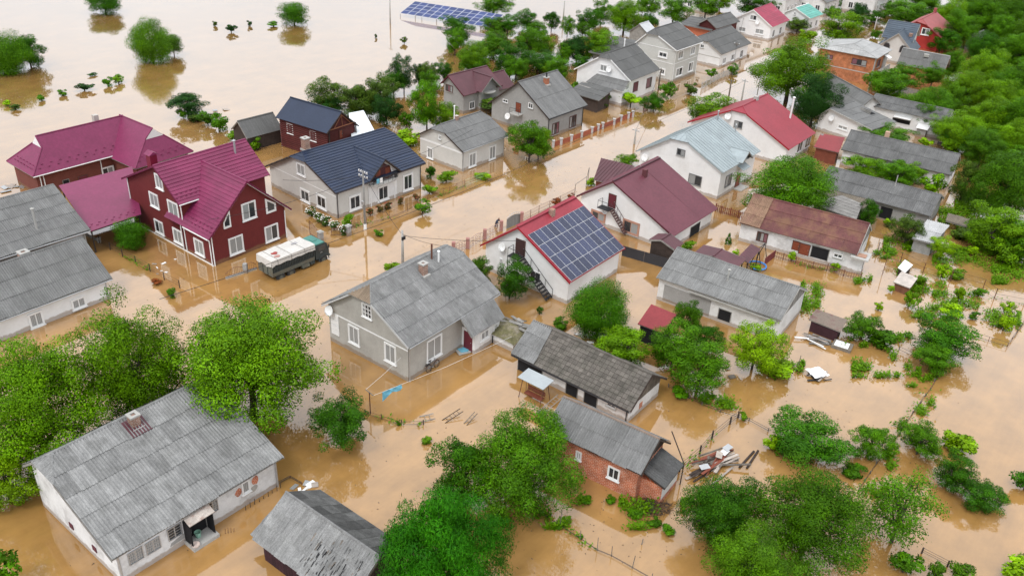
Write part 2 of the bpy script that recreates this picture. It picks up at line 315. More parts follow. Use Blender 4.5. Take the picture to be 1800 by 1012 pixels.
# ------------------------------------------------------------------ roofing pieces
CELLS = {}
def cell(kind, w_, h_):
    """one roofing piece in its own (along eave, up slope, out) frame"""
    key = (kind, round(w_, 3), round(h_, 3))
    if key in CELLS: return CELLS[key]
    v = []; f = []
    if kind == 'slate':
        n = max(3, round(w_ / .2)) * 4; hh = h_ * 1.05
        for j, (t_, lift) in enumerate(((-.02, .09), (hh, .045))):
            for i in range(n + 1): v.append((w_ * i / n, t_, lift + .05 * math.sin(2 * math.pi * i / 4 + .4)))
        f = [(i, i + 1, i + n + 2, i + n + 1) for i in range(n)]
    elif kind in ('sheet', 'shingle', 'course'):
        l0 = {'sheet': .05, 'shingle': .06, 'course': .07}[kind]; g = .012 if kind == 'shingle' else 0
        v = [(g, -.02, l0), (w_ - g, -.02, l0), (w_ - g, h_ * 1.04, .012), (g, h_ * 1.04, .012), (g, -.02, 0), (w_ - g, -.02, 0)]
        f = [(0, 1, 2, 3), (4, 5, 1, 0)]
    elif kind == 'seam':
        v = [(0, -.02, .015), (w_, -.02, .015), (w_, h_, .015), (0, h_, .015), (0, -.02, .065), (.035, -.02, .065), (.035, h_, .065), (0, h_, .065), (.035, -.02, .015), (.035, h_, .015)]
        f = [(0, 1, 2, 3), (4, 5, 6, 7), (5, 8, 9, 6), (0, 4, 7, 3), (4, 0, 8, 5)]
    CELLS[key] = (v, f); return CELLS[key]
CELLME = {}
PIECE = {'slate': 'roof_sheet', 'sheet': 'roof_sheet', 'shingle': 'shingle', 'course': 'roof_course', 'seam': 'roof_panel'}
def slope(roof, poly, kind, mat, cw=1.2, ch=1.6, T=None, jit=1.0, smin=None, smax=None):
    """cover one planar roof face (first edge = eave) with separate roofing pieces, clipped to its outline"""
    P = [Vector(p) for p in poly]
    if T is not None: P = [T @ p for p in P]
    o = P[0]; sd_ = (P[1] - P[0]).normalized(); nn = Vector((0, 0, 0))
    for i in range(1, len(P) - 1): nn += (P[i] - P[0]).cross(P[i + 1] - P[0])
    nn.normalize()
    if nn.z < 0: nn = -nn
    td = nn.cross(sd_).normalized()
    q = [((p - o).dot(sd_), (p - o).dot(td)) for p in P]
    area = sum(q[i][0] * q[(i + 1) % len(q)][1] - q[(i + 1) % len(q)][0] * q[i][1] for i in range(len(q)))
    if area < 0: q = q[::-1]
    a0 = min(p[0] for p in q) if smin is None else smin; a1 = max(p[0] for p in q) if smax is None else smax; t1 = max(p[1] for p in q)
    if kind == 'seam': ch = t1
    if kind == 'course': cw = a1 - a0
    nc = max(1, round((a1 - a0) / cw)); cw = (a1 - a0) / nc; nr = max(1, round(t1 / ch)); ch = t1 / nr
    F = Matrix(((sd_.x, td.x, nn.x, o.x), (sd_.y, td.y, nn.y, o.y), (sd_.z, td.z, nn.z, o.z), (0, 0, 0, 1)))
    E = [(q[i], q[(i + 1) % len(q)]) for i in range(len(q))]
    def inside(x, y): return all((b[0] - a[0]) * (y - a[1]) - (b[1] - a[1]) * (x - a[0]) > -1e-4 for a, b in E)
    v, f = cell(kind, cw, ch)
    for j in range(nr):
        off = 0
        for i in range(nc):
            x, y = a0 + i * cw, j * ch
            ins = [inside(px, py) for px, py in ((x, y), (x + cw, y), (x + cw, y + ch), (x, y + ch))]
            dz = random.uniform(0, .012) * jit
            sk = random.uniform(-.006, .006) * jit
            if all(ins):
                key = (kind, round(cw, 3), round(ch, 3))
                if key not in CELLME: CELLME[key] = me_from(PIECE[kind], v, f, kind == 'slate')
                dy = random.uniform(-.045, .045) * jit if kind == 'slate' else 0
                ob(PIECE[kind], CELLME[key], mat, roof, F @ Matrix.Translation((x, y + dy, dz)) @ Matrix.Rotation(sk, 4, 'Z'))
            else:
                bm = bmesh.new(); vv = [bm.verts.new((x + p[0], y + p[1], p[2] + dz)) for p in v]
                for fa in f: bm.faces.new([vv[k] for k in fa])
                for a, b in E:
                    d = Vector((b[0] - a[0], b[1] - a[1], 0))
                    if d.length < 1e-5: continue
                    no = Vector((d.y, -d.x, 0)).normalized()
                    if no.y < -.99: continue            # keep the eave lap
                    bmesh.ops.bisect_plane(bm, geom=bm.verts[:] + bm.edges[:] + bm.faces[:], plane_co=Vector((a[0], a[1], 0)) + no * .03, plane_no=no, clear_outer=True)
                if len(bm.faces) and sum(fc.calc_area() for fc in bm.faces) > .03:
                    me = bpy.data.meshes.new(PIECE[kind]); bm.to_mesh(me)
                    if kind == 'slate': me.polygons.foreach_set('use_smooth', [True] * len(me.polygons))
                    ob(PIECE[kind], me, mat, roof, F)
                bm.free()
    return F

WINM = {}
def window_meshes(w_, h_, style):
    key = (round(w_, 1), round(h_, 1), style)
    if key in WINM: return WINM[key]
    w_, h_ = max(.4, key[0]), max(.35, key[1])
    fr_, pn, sl = MB(), [], MB()
    b_ = {'w': .13, 'd': .2, 'grid': .07, 'one': .1, 'one2': .09, 'brick': .2, 'n': .05, 'dark': .07, 'brownf': .07, 'bars': .05}.get(style, .08)
    dp = .09
    x, z = w_ / 2, h_ / 2
    fr_.box((-x, -dp, -z), (-x + b_, 0, z)).box((x - b_, -dp, -z), (x, 0, z)).box((-x + b_, -dp, z - b_), (x - b_, 0, z)).box((-x + b_, -dp - .01, -z), (x - b_, 0, -z + b_))
    xi, zi = x - b_, z - b_
    k = {'w': 2, 'd': 2, 'grid': 3, 'one': 1, 'one2': 2, 'brick': 2, 'n': 2, 'dark': 2, 'brownf': 3, 'bars': 2}.get(style, 1)
    if style in ('w', 'd', 'one', 'one2', 'n', 'brick', 'grid', 'brownf'):
        i_ = .05      # inner sash
        fr_.box((-xi, -.06, -zi), (-xi + i_, 0, zi)).box((xi - i_, -.06, -zi), (xi, 0, zi)).box((-xi + i_, -.06, zi - i_), (xi - i_, 0, zi)).box((-xi + i_, -.06, -zi), (xi - i_, 0, -zi + i_))
    pw = 2 * xi / k
    for i in range(k):
        if i: fr_.box((-xi + i * pw - .035, -.07, -zi), (-xi + i * pw + .035, -.001, zi))
        pn.append(MB().box((-xi + i * pw + .03, -.035, -zi + .03), (-xi + (i + 1) * pw - .03, -.015, zi - .03)).mesh('pane'))
    if style == 'grid':
        for zz in (-zi / 3, zi / 3): fr_.box((-xi, -.066, zz - .025), (xi, -.002, zz + .025))
    if style == 'bars':
        for zz in (-zi * .5, 0, zi * .5): fr_.box((-xi, -.075, zz - .015), (xi, -.055, zz + .015))
    sl.box((-x - .06, -dp - .07, -z - .06), (x + .06, -.002, -z))
    WINM[key] = (fr_.mesh('window'), pn, sl.mesh('sill')); return WINM[key]
brownw = M('brown_window_frame', (.1, .05, .04), .6, .1, 1); greyw = M('grey_window_frame', (.16, .16, .16), .6, .1, 1)
FACE = {'s0': 0, 'g0': R(-90), 's1': R(180), 'g1': R(90)}
def window(root, face, c, z, w_, h_, style, HL, HW):
    """HL, HW: distance of the gable / eave wall planes from the house centre"""
    p = {'s0': (c, -HW), 's1': (c, HW), 'g0': (-HL, c), 'g1': (HL, c)}[face]
    mw = Matrix.Translation((p[0], p[1], z)) @ Matrix.Rotation(FACE[face], 4, 'Z')
    if style == 'open' or style.startswith('door'):
        x, zz = w_ / 2, h_ / 2
        dm = {'open': darkin, 'doorbrown': M('brown_door', (.06, .03, .028), .6, .1, 1), 'doormaroon': M('maroon_door', (.12, .02, .03), .5, .1, 1), 'doorwood': M('varnished_door', (.2, .05, .025), .5, .2, 2), 'doorblue': M('blue_door', (.08, .13, .25), .6, .12, 1)}[style]
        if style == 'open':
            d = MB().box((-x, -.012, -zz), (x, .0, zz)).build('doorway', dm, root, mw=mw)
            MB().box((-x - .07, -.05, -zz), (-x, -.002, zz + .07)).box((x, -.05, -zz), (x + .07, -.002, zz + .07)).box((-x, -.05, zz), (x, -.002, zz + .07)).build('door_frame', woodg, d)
        else:
            d = MB().box((-x + .06, -.05, -zz), (x - .06, -.001, zz - .06)).build('door', dm, root, mw=mw)
            MB().box((-x, -.08, -zz), (-x + .06, -.002, zz)).box((x - .06, -.08, -zz), (x, -.002, zz)).box((-x + .06, -.08, zz - .06), (x - .06, -.002, zz)).build('door_frame', brownw if style != 'doorblue' else trim, d)
            for k in (-1, 1): MB().box((-x * .62, -.065, k * zz * .45 - zz * .3), (x * .62, -.049, k * zz * .45 + zz * .3)).build('door_panel', dm, d)
            MB().tube([(x * .7, -.11, 0), (x * .7, -.05, 0)], .03).build('handle', metal, d)
        return
    fm, pn, sl = window_meshes(w_, h_, style)
    frm = {'dark': greyw, 'brownf': brownw, 'brick': M('brick_window_surround', (.4, .22, .16), .85, .15, 2), 'bars': metal}.get(style, trim)
    o = ob('window', fm, frm, root, mw)
    for i, p_ in enumerate(pn):
        g = {'w': g_cur if random.random() < .75 else g_dark, 'd': g_dark, 'n': g_dark, 'dark': random.choice((g_dark, g_cur)), 'brownf': random.choice((g_dark, g_cur, g_red))}.get(style, random.choice((g_dark, g_cur)))
        ob('pane', p_, g, o)
    if style not in ('bars',): ob('sill', sl, trim if style in ('w', 'd', 'one', 'one2', 'grid') else conc, o)
def trap_window(root, c, z, w_, h_, side, y):
    x, zz = w_ / 2, h_ / 2
    lo, hi = (z - zz, z + zz)
    pts = [(-x, lo + .0), (x, lo), (x, hi), (-x * .6, lo + h_ * .3)] if side == 'L' else [(-x, lo), (x, lo), (x, lo + h_ * .5), (-x, hi)]
    if side == 'L': pts = [(-x, lo), (x, lo), (x, hi), (-x, lo + h_ * .35)]
    cx = sum(p[0] for p in pts) / 4; cz = sum(p[1] for p in pts) / 4
    inn = [(cx + (p[0] - cx) * .68, cz + (p[1] - cz) * .68) for p in pts]
    m = MB()
    vs = [(c + p[0], y - .09, p[1]) for p in pts] + [(c + p[0], y - .09, p[1]) for p in inn] + [(c + p[0], y, p[1]) for p in pts] + [(c + p[0], y, p[1]) for p in inn]
    fs = []
    for i in range(4):
        j = (i + 1) % 4; fs += [(i, j, 4 + j, 4 + i), (i, j, 8 + j, 8 + i), (4 + i, 4 + j, 12 + j, 12 + i)]
    m.add(vs, fs); o = m.build('window', trim, root)
    MB().prism([(c + p[0], y - .02, p[1]) for p in inn], (0, .015, 0)).build('pane', g_dark, o)
def chimney(roof, s, t, zb, h=1.0, w_=.45, mat=None, cap=True, T=None):
    m = MB().box((s - w_ / 2, t - w_ / 2, zb - .5), (s + w_ / 2, t + w_ / 2, zb + h)); c = m.build('chimney', mat or chim, roof)
    if cap:
        k = w_ / 2 + .07
        MB().box((s - k, t - k, zb + h), (s + k, t - w_ * .25, zb + h + .12)).box((s - k, t + w_ * .25, zb + h), (s + k, t + k, zb + h + .12)).box((s - k, t - w_ * .25, zb + h), (s - w_ * .25, t + w_ * .25, zb + h + .12)).box((s + w_ * .25, t - w_ * .25, zb + h), (s + k, t + w_ * .25, zb + h + .12)).build('cap', conc, roof)
        MB().box((s - w_ / 2 - .12, t - w_ / 2 - .25, zb - .28), (s + w_ / 2 + .12, t + w_ / 2 + .12, zb - .06)).build('flashing', conc, roof)
    return c
def pipe(roof, s, t, z0, z1, r=.07, mat=None):
    MB().tube([(s, t, z0), (s, t, z1)], r, 8).lathe([(0, .12), (r * 1.7, 0), (r * 1.7, -.05)], 8, (s, t, z1)).build('flue_pipe', mat or conc, roof)

def block(root, roof_name, L, W, e, r, ro=0, de=0, i0=0, i1=0, k0=0, k1=0, og=.4, oe=.45, wall=None, rk='slate', rm=None, cw=1.2, ch=1.6, T=None, gm=None, cap=None, back=True, gm_z=None, walls=True, fascia=None, roof=None, endpan=(True, True), rk2=None, rm2=None, rmh=None):
    """gabled (or half-hipped) volume; x runs along the ridge, -y is the front"""
    T = T or Matrix()
    h = L / 2; wf = W / 2
    zf = lambda t: e + (r - e) * (t + wf) / (ro + wf)
    zk = lambda t: e + de + (r - e - de) * (wf - t) / (wf - ro)
    def rake(x, k, side):
        if side == 0: return Vector((x, ro + (-wf - ro) * k, r + (e - r) * k))
        return Vector((x, ro + (wf - ro) * k, r + (e + de - r) * k))
    E00, E10, E01, E11 = Vector((-h, -wf, e)), Vector((h, -wf, e)), Vector((-h, wf, e + de)), Vector((h, wf, e + de))
    H0 = Vector((-h + (i0 if k0 else 0), ro, r)); H1 = Vector((h - (i1 if k1 else 0), ro, r))
    fr_ = [E00, E10]; bk = [E11, E01]
    if k1: fr_ += ([rake(h, k1, 0)] if k1 < .99 else [])
    fr_ += [H1, H0]
    if k0: fr_ += ([rake(-h, k0, 0)] if k0 < .99 else [])
    if k0: bk += ([rake(-h, k0, 1)] if k0 < .99 else [])
    bk += [H0, H1]
    if k1: bk += ([rake(h, k1, 1)] if k1 < .99 else [])
    polys = [(fr_, 0), (bk, 1)]
    if k0: polys.append(([rake(-h, k0, 1), rake(-h, k0, 0), H0], 2))
    if k1: polys.append(([rake(h, k1, 0), rake(h, k1, 1), H1], 3))
    # walls
    if walls:
        x0, x1, y0, y1 = -h + og, h - og, -wf + oe, wf - oe
        def prof(k):
            p = [(y0, -1.2), (y1, -1.2), (y1, zk(y1) - .13)]
            if k: p += [(ro + (y1 - ro) * k * .98, zk(ro + (y1 - ro) * k * .98) - .13), (ro + (y0 - ro) * k * .98, zf(ro + (y0 - ro) * k * .98) - .13)]
            else: p += [(ro, r - .13)]
            p += [(y0, zf(y0) - .13)]
            return p
        if k0 >= .99 or k1 >= .99:
            MB().box((x0, y0, -1.2), (x1, y1, e - .05)).build('wall', wall, root, mw=T)
        else:
            pa, pb = prof(k0), prof(k1)
            m = MB()
            m.add([(x0, *p) for p in pa], [tuple(range(len(pa)))]); m.add([(x1, *p) for p in pb], [tuple(range(len(pb)))[::-1]])
            za, zb = zf(y0) - .13, zk(y1) - .13
            m.add([(x0, y0, -1.2), (x1, y0, -1.2), (x1, y0, za), (x0, y0, za)], [(0, 1, 2, 3)]); m.add([(x0, y1, -1.2), (x1, y1, -1.2), (x1, y1, zb), (x0, y1, zb)], [(3, 2, 1, 0)])
            m.build('wall', wall, root, mw=T)
            if gm is not None:      # boarded gables
                gz = gm_z if gm_z is not None else e - .15
                for xx, sgn, on in ((x0, -1, endpan[0]), (x1, 1, endpan[1])):
                    if not on: continue
                    n = max(4, int((y1 - y0) / .28)); bw = (y1 - y0) / n
                    for i in range(n):
                        ya, yb = y0 + i * bw, y0 + (i + 1) * bw - .015; top = lambda y: (zf(y) if y < ro else zk(y)) - .14
                        za_, zb_ = top(ya), top(yb)
                        if min(za_, zb_) < gz + .08: continue
                        MB().prism([(xx + sgn * .003, ya, gz), (xx + sgn * .003, yb, gz), (xx + sgn * .003, yb, zb_), (xx + sgn * .003, ya, za_)], (sgn * (.03 + random.uniform(0, .012)), 0, 0)).build('gable_board', gm, root, mw=T)
    # roof deck
    m = MB()
    for p, kd in polys:
        n = (p[1] - p[0]).cross(p[2] - p[0]).normalized()
        if n.z < 0: n = -n
        m.prism([T @ q for q in p], (T.to_3x3() @ n) * -.1)
    if roof is None: roof = m.build(roof_name, fascia or woodg, root)
    else: m.build('roof_deck', fascia or woodg, roof)
    for p, kd in polys:
        if kd == 1 and not back: continue
        kk, mm = (rk2 or rk, rm2 or rm) if kd == 1 else (rk, rmh or rm) if kd == 2 else (rk, rm)
        slope(roof, p, kk, mm, cw, ch, T)
    cm = cap or rm; c = MB()
    ups = Vector((0, 0, .03))
    if k0 < .99 or k1 < .99 or (H1 - H0).length > .2: c.tube([H0 + ups, H1 + ups], .11, 6)
    if k0:
        for sd_ in (0, 1): c.tube([H0 + ups, rake(-h, k0, sd_) + ups], .08, 5)
    if k1:
        for sd_ in (0, 1): c.tube([H1 + ups, rake(h, k1, sd_) + ups], .08, 5)
    c.build('ridge_cap', cm, roof, mw=T)
    for x, k in ((-h, k0), (h, k1)):
        if k >= .99: continue
        for sd_, E in ((0, E00 if x < 0 else E10), (1, E01 if x < 0 else E11)):
            top = rake(x, k, sd_) if k else Vector((x, ro, r)); d = Vector((.05 if x < 0 else -.05, 0, 0))
            MB().prism([E + Vector((0, 0, -.16)), top + Vector((0, 0, -.16)), top + Vector((0, 0, .035)), E + Vector((0, 0, .035))], (Vector((-.04, 0, 0)) if x < 0 else Vector((.04, 0, 0)))).build('barge_board', fascia or woodg, roof, mw=T)
    return roof, zf, zk
def gutter(root, L, W, e, og, oe, mat, ends=((-1, 0), (1, 0))):
    h, y = L / 2, -W / 2 - .06
    MB().tube([(-h + .05, y, e - .07), (h - .05, y, e - .1)], .07, 6).build('gutter', mat, root)
    for sx, sy in ends:
        x = sx * (h - og - .12) ; yy = -W / 2 + oe - .07
        MB().tube([(x, y, e - .1), (x, yy, e - .45), (x, yy, -.6)], .055, 6).build('downpipe', mat, root)
H={
'grey_bungalow': (-9.102, 69.085, 53.9, 12.41, 10.74, 3.9, 7.26, 1.44, 0.95, 0.43, -0.09) ,
'white_cottage': (-24.126, 46.297, 52.0, 12.98, 11.23, 2.67, 5.61, 1.08, 0.66, 2.88, 0.95) ,
'blue_house': (-21.765, 102.584, 49.7, 14.25, 14.1, 3.48, 6.29, 0.69, 0.29, -0.02, -0.93) ,
'crimson_main': (-36.101, 90.415, 52.6, 11.57, 11.2, 5.77, 8.96, 1.6, 1.2, -1.65, -0.36) ,
'barn_left': (-53.361, 80.797, 50.7, 11.97, 13.24, 2.88, 5.88, 1.6, 1.2, 0.22, 0.0) ,
'house_left': (-45.722, 70.467, 52.8, 11.98, 8.8, 2.27, 5.2, 1.6, 1.2, -0.01, 0.0) ,
'wood_barn': (-10.732, 40.519, -36.1, 8.77, 5.71, 1.92, 3.91, 1.6, 1.2, 0.06, 0.19) ,
'mossy_barn': (6.972, 62.868, -36.8, 12.33, 5.92, 1.66, 3.69, 1.6, 1.2, 0.09, 0.12) ,
'brick_house': (7.802, 52.023, -33.2, 8.25, 4.89, 2.98, 4.59, 1.6, 1.2, 0.12, -0.23) ,
'solar_house': (4.151, 83.179, 53.0, 10.26, 11.7, 2.81, 6.61, 1.6, 1.2, 1.0, 0.05) ,
'brown_house': (15.773, 97.152, 52.4, 10.62, 13.51, 2.1, 6.16, 1.6, 1.2, 1.94, 0.72) ,
'kiosk': (16.766, 86.835, 54.0, 2.07, 3.19, 2.33, 2.92, 1.6, 1.2, 0.16, 0.11) ,
'paleblue_house': (24.248, 112.631, 52.4, 10.87, 12.97, 3.94, 7.16, 1.66, 1.2, 0.44, -0.64) ,
'red_house': (34.594, 126.74, 53.0, 9.82, 16.23, 2.59, 6.64, 1.12, 1.2, 0.37, 0.0) ,
'long_barn': (22.206, 77.522, -33.5, 13.06, 7.86, 2.71, 4.43, 1.6, 1.2, 0.36, -0.22) ,
'rusty_barn': (33.771, 92.723, -29.8, 13.38, 7.62, 2.39, 4.62, 1.6, 1.2, 0.2, 0.0) ,
'barn_20': (46.657, 104.916, -34.3, 14.06, 7.33, 2.24, 3.82, 1.6, 1.2, 0.11, 0.0) ,
'barn_21': (54.268, 118.873, -32.0, 14.85, 7.01, 2.32, 4.31, 1.6, 1.2, 0.0, 0.0) ,
'lhouse': (52.629, 134.02, 40.6, 6.9, 9.87, 2.81, 3.93, 1.6, 1.2, 2.8, -0.82) ,
'lhouse_back': (55.258, 145.538, -75.4, 13.35, 5.81, 2.26, 4.67, 1.6, 1.2, -0.38, 0.0) ,
'barn_28': (63.233, 138.965, -34.8, 12.06, 5.88, 2.91, 4.28, 1.6, 1.2, -0.36, 0.0) ,
'brick2': (62.892, 168.964, 54.1, 9.04, 11.32, 5.12, 6.48, 2.1, 1.73, -0.34, -0.13) ,
'grey30': (77.555, 170.943, -34.6, 8.7, 4.96, 2.0, 4.82, 1.6, 1.2, -0.65, 0.0) ,
'blue31': (78.12, 186.18, -30.8, 6.24, 7.04, 4.02, 6.92, 1.6, 1.2, 0.05, 0.0) ,
'red32': (89.554, 198.72, 53.7, 12.07, 7.85, 3.01, 5.93, 1.78, 1.2, 1.2, 1.26) ,
'crimson34': (51.427, 200.222, 54.7, 9.93, 11.18, 3.02, 5.9, 1.6, 1.2, -0.7, -1.0) ,
'teal35': (63.501, 207.615, 51.6, 7.19, 6.85, 3.23, 4.94, 1.6, 1.2, 0.59, 0.1) ,
'wood37': (41.456, 193.118, 50.9, 10.24, 4.86, 3.27, 4.83, 1.6, 1.2, 0.18, 0.04) ,
'white38': (37.77, 176.654, 52.4, 12.79, 9.96, 2.73, 5.36, 2.58, 1.2, 0.05, 0.0) ,
'storey39': (26.538, 163.156, 52.3, 9.74, 8.76, 5.97, 8.59, 1.32, 1.2, 1.33, -0.32) ,
'metal40': (23.962, 183.059, 53.9, 3.81, 4.23, 3.34, 4.72, 1.6, 1.2, -0.18, -0.53) ,
'white41': (16.163, 150.241, 53.6, 9.89, 11.38, 3.97, 7.45, 0.74, 1.2, -0.26, -0.34) ,
'grey42': (2.452, 131.148, 51.3, 9.62, 11.95, 3.27, 7.36, 1.6, 1.2, 0.23, -0.5) ,
'purple43': (-8.223, 138.046, 48.9, 8.86, 5.39, 3.07, 5.47, 1.6, 1.2, 0.96, 0.75) ,
'bung44': (-7.997, 115.477, 51.5, 9.4, 8.82, 3.07, 5.45, 0.79, 0.68, 0.32, -0.05) ,
'log45': (-28.115, 115.469, -31.9, 9.62, 6.19, 4.16, 6.32, 1.6, 1.2, -0.12, -0.59) ,
'shed46': (-36.778, 115.958, 50.2, 5.76, 3.7, 1.93, 3.88, 1.6, 1.2, 0.07, 0.42) ,
'gazebo': (22.251, 83.942, 55.5, 2.31, 4.97, 2.44, 2.68, 1.6, 1.2, 0.41, 0.03) ,
'shed33': (99.862, 198.347, 54.4, 7.6, 2.85, 2.26, 3.1, 1.6, 1.2, -0.44, -0.2) ,
'crimson_hip': (-54.928, 101.794, 52.1, 14.77, 6.72, 2.92, 6.47, 2.51, 1.18, -0.32, 0.07) ,
'crimson_hipB': (-49.145, 105.254, -35.7, 12.0, 8.22, 2.57, 6.59, 1.6, 1.43, -0.18, 0.03) ,
}
WIN={
'grey_bungalow': [('g0', -0.13, 5.25, 1.25, 1.42, 'grid'), ('g0', 1.67, 2.0, 1.38, 1.89, 'w'), ('g0', -2.85, 2.04, 1.42, 1.87, 'w'), ('s0', -2.5, 1.93, 1.99, 2.16, 'w')] ,
'white_cottage': [('s0', -4.89, 1.53, 1.0, 0.99, 'bars'), ('s0', -3.68, 1.5, 1.01, 0.98, 'bars'), ('s0', -2.13, 1.56, 1.02, 1.01, 'bars'), ('s0', 0.76, 1.7, 0.75, 0.98, 'bars'), ('s0', 3.44, 1.68, 0.67, 1.11, 'one'), ('s0', -0.65, 0.58, 1.56, 2.81, 'open')] ,
'blue_house': [('g0', -0.08, 4.19, 1.7, 1.5, 'w'), ('g0', -0.53, 0.93, 1.91, 1.63, 'd'), ('g0', -3.76, 1.19, 1.91, 1.7, 'd'), ('s0', -3.99, 1.27, 1.84, 1.92, 'd'), ('s0', 4.51, 1.47, 1.71, 2.22, 'd')] ,
'crimson_main': [('g0', -1.7, 7.09, 1.44, 1.72, 'w'), ('g0', -0.05, 4.43, 1.74, 1.73, 'w'), ('g0', -3.7, 4.54, 1.89, 1.75, 'w'), ('g0', -0.15, 1.23, 1.72, 1.65, 'w'), ('g0', -3.76, 1.36, 1.73, 1.67, 'w'), ('g0', -7.72, 1.44, 1.73, 1.75, 'w'), ('s0', -0.4, 4.77, 1.83, 2.04, 'w'), ('s0', -2.43, 1.43, 1.77, 2.03, 'w'), ('s0', 2.18, 1.25, 1.78, 1.87, 'w'), ('s0', -3.21, 4.72, 0.91, 2.01, 'trapL'), ('s0', 2.39, 4.58, 1.31, 1.84, 'trapR')] ,
'solar_house': [('g0', 0.8, 4.28, 1.24, 1.74, 'doorbrown'), ('g0', -1.31, 1.67, 1.36, 1.21, 'n'), ('g0', 3.24, 1.57, 0.44, 0.97, 'n')] ,
'brown_house': [('g0', 1.96, 3.6, 1.07, 1.69, 'doormaroon'), ('g0', 3.65, 1.06, 2.11, 1.27, 'brick'), ('g0', -0.96, 1.12, 2.33, 1.7, 'brick'), ('s0', 0.85, 0.62, 2.22, 1.34, 'open')] ,
'paleblue_house': [('g0', 0.01, 4.77, 1.21, 0.93, 'dark'), ('g0', -2.58, 1.67, 1.92, 1.39, 'dark'), ('s0', -2.5, 1.9, 1.7, 1.6, 'dark'), ('s0', 0.55, 0.9, 1.25, 2.0, 'doorwood')] ,
'red_house': [('g0', 0.22, 4.1, 1.27, 0.98, 'dark'), ('s0', 0.47, 1.49, 1.89, 1.56, 'n'), ('s0', 3.52, 1.44, 2.03, 1.69, 'n')] ,
'bung44': [('g0', 2.0, 0.97, 1.19, 1.62, 'w'), ('g0', 0.16, 3.75, 0.54, 0.58, 'n'), ('s0', -2.26, 1.19, 1.49, 1.96, 'w'), ('s0', 1.85, 1.13, 1.37, 2.03, 'w')] ,
'grey42': [('g0', 0.23, 3.39, 0.99, 1.46, 'doorwood'), ('g0', 2.82, 3.77, 0.99, 0.51, 'n'), ('g0', -2.13, 4.24, 0.87, 0.83, 'n'), ('s0', -2.48, 1.15, 1.55, 1.78, 'brownf'), ('s0', 1.83, 1.23, 1.74, 1.95, 'brownf')] ,
'purple43': [('g0', 0.98, 3.35, 1.58, 1.09, 'brownf'), ('s0', -2.17, 1.05, 1.14, 1.17, 'n')] ,
'storey39': [('g0', -1.54, 4.6, 1.95, 1.08, 'd'), ('g0', -1.86, 1.61, 1.23, 1.23, 'd'), ('s0', -2.33, 4.72, 1.93, 1.5, 'w'), ('s0', 2.08, 4.72, 1.9, 1.52, 'w'), ('s0', -2.05, 1.54, 2.4, 1.65, 'w'), ('s0', 2.21, 1.69, 1.82, 1.76, 'w')] ,
'white41': [('g0', 0.01, 4.93, 1.5, 1.17, 'w'), ('s0', -2.37, 2.44, 1.47, 1.55, 'brownf'), ('s0', 2.17, 2.19, 1.66, 1.67, 'brownf')] ,
'white38': [('g0', -0.42, 3.37, 0.78, 0.73, 'n'), ('s0', -4.04, 1.05, 1.5, 1.31, 'w'), ('s0', -0.36, 1.06, 1.48, 1.31, 'w')] ,
'crimson34': [('g0', -0.82, 4.18, 1.72, 1.17, 'w'), ('g0', 1.25, 1.32, 1.82, 1.08, 'w'), ('g0', -2.75, 1.54, 2.08, 1.18, 'w')] ,
'teal35': [('g0', 0.56, 3.63, 0.54, 0.59, 'n')] ,
'long_barn': [('s0', 0.98, 0.9, 1.23, 1.17, 'open')] ,
'rusty_barn': [('s0', -3.91, 1.24, 1.3, 1.16, 'brownf'), ('s0', 0.01, 1.33, 0.84, 1.13, 'doorwood'), ('s0', 1.02, 1.16, 1.2, 1.38, 'doorwood'), ('s0', 2.75, 1.17, 1.85, 1.35, 'open'), ('s0', 4.72, 1.49, 1.03, 0.5, 'n'), ('s0', 6.95, 1.01, 1.15, 1.38, 'doorbrown')] ,
'barn_20': [('s0', 1.9, 0.98, 1.44, 1.52, 'open'), ('s0', 4.66, 1.46, 0.77, 0.34, 'n')] ,
'barn_21': [('s0', -5.88, 0.84, 1.02, 0.89, 'open'), ('s0', 4.52, 0.91, 0.6, 0.41, 'n')] ,
'barn_28': [('s0', -0.66, 1.42, 2.66, 0.6, 'open'), ('s0', 2.37, 1.51, 1.05, 0.37, 'n'), ('s0', 3.94, 1.62, 0.79, 0.52, 'n'), ('s0', 5.99, 1.25, 1.07, 1.7, 'doorblue')] ,
'lhouse': [('g0', 0.1, 1.58, 1.82, 0.68, 'w')] ,
'brick2': [('g0', -2.51, 3.77, 2.75, 1.07, 'brownf'), ('g0', 3.28, 3.66, 1.55, 0.81, 'brownf'), ('s0', -1.2, 3.6, 1.7, 1.3, 'brownf')] ,
'mossy_barn': [('s0', -4.36, 0.74, 2.56, 0.38, 'open'), ('s0', 0.15, 0.52, 1.15, 0.82, 'open'), ('s0', 2.09, 0.47, 1.25, 0.86, 'open'), ('s0', 4.13, 0.86, 0.85, 0.09, 'n')] ,
'brick_house': [('s0', 1.82, 1.6, 0.99, 1.06, 'one2'), ('s0', -1.2, 1.72, 0.53, 0.83, 'one2')] ,
'house_left': [('s0', -1.42, 0.8, 1.3, 1.51, 'w'), ('s0', 2.61, 0.8, 1.38, 1.07, 'w')] ,
'log45': [('s0', -2.59, 2.99, 1.2, 1.51, 'w'), ('s0', 1.76, 2.93, 1.2, 1.45, 'w'), ('g1', -0.24, 3.23, 0.64, 1.12, 'doorwood')] ,
'crimson_hip': [('s0', 1.72, 0.75, 1.57, 1.52, 'w'), ('s0', -1.5, 0.65, 1.21, 1.19, 'doormaroon'), ('s0', -3.61, 0.72, 0.7, 1.11, 'open')] ,
}
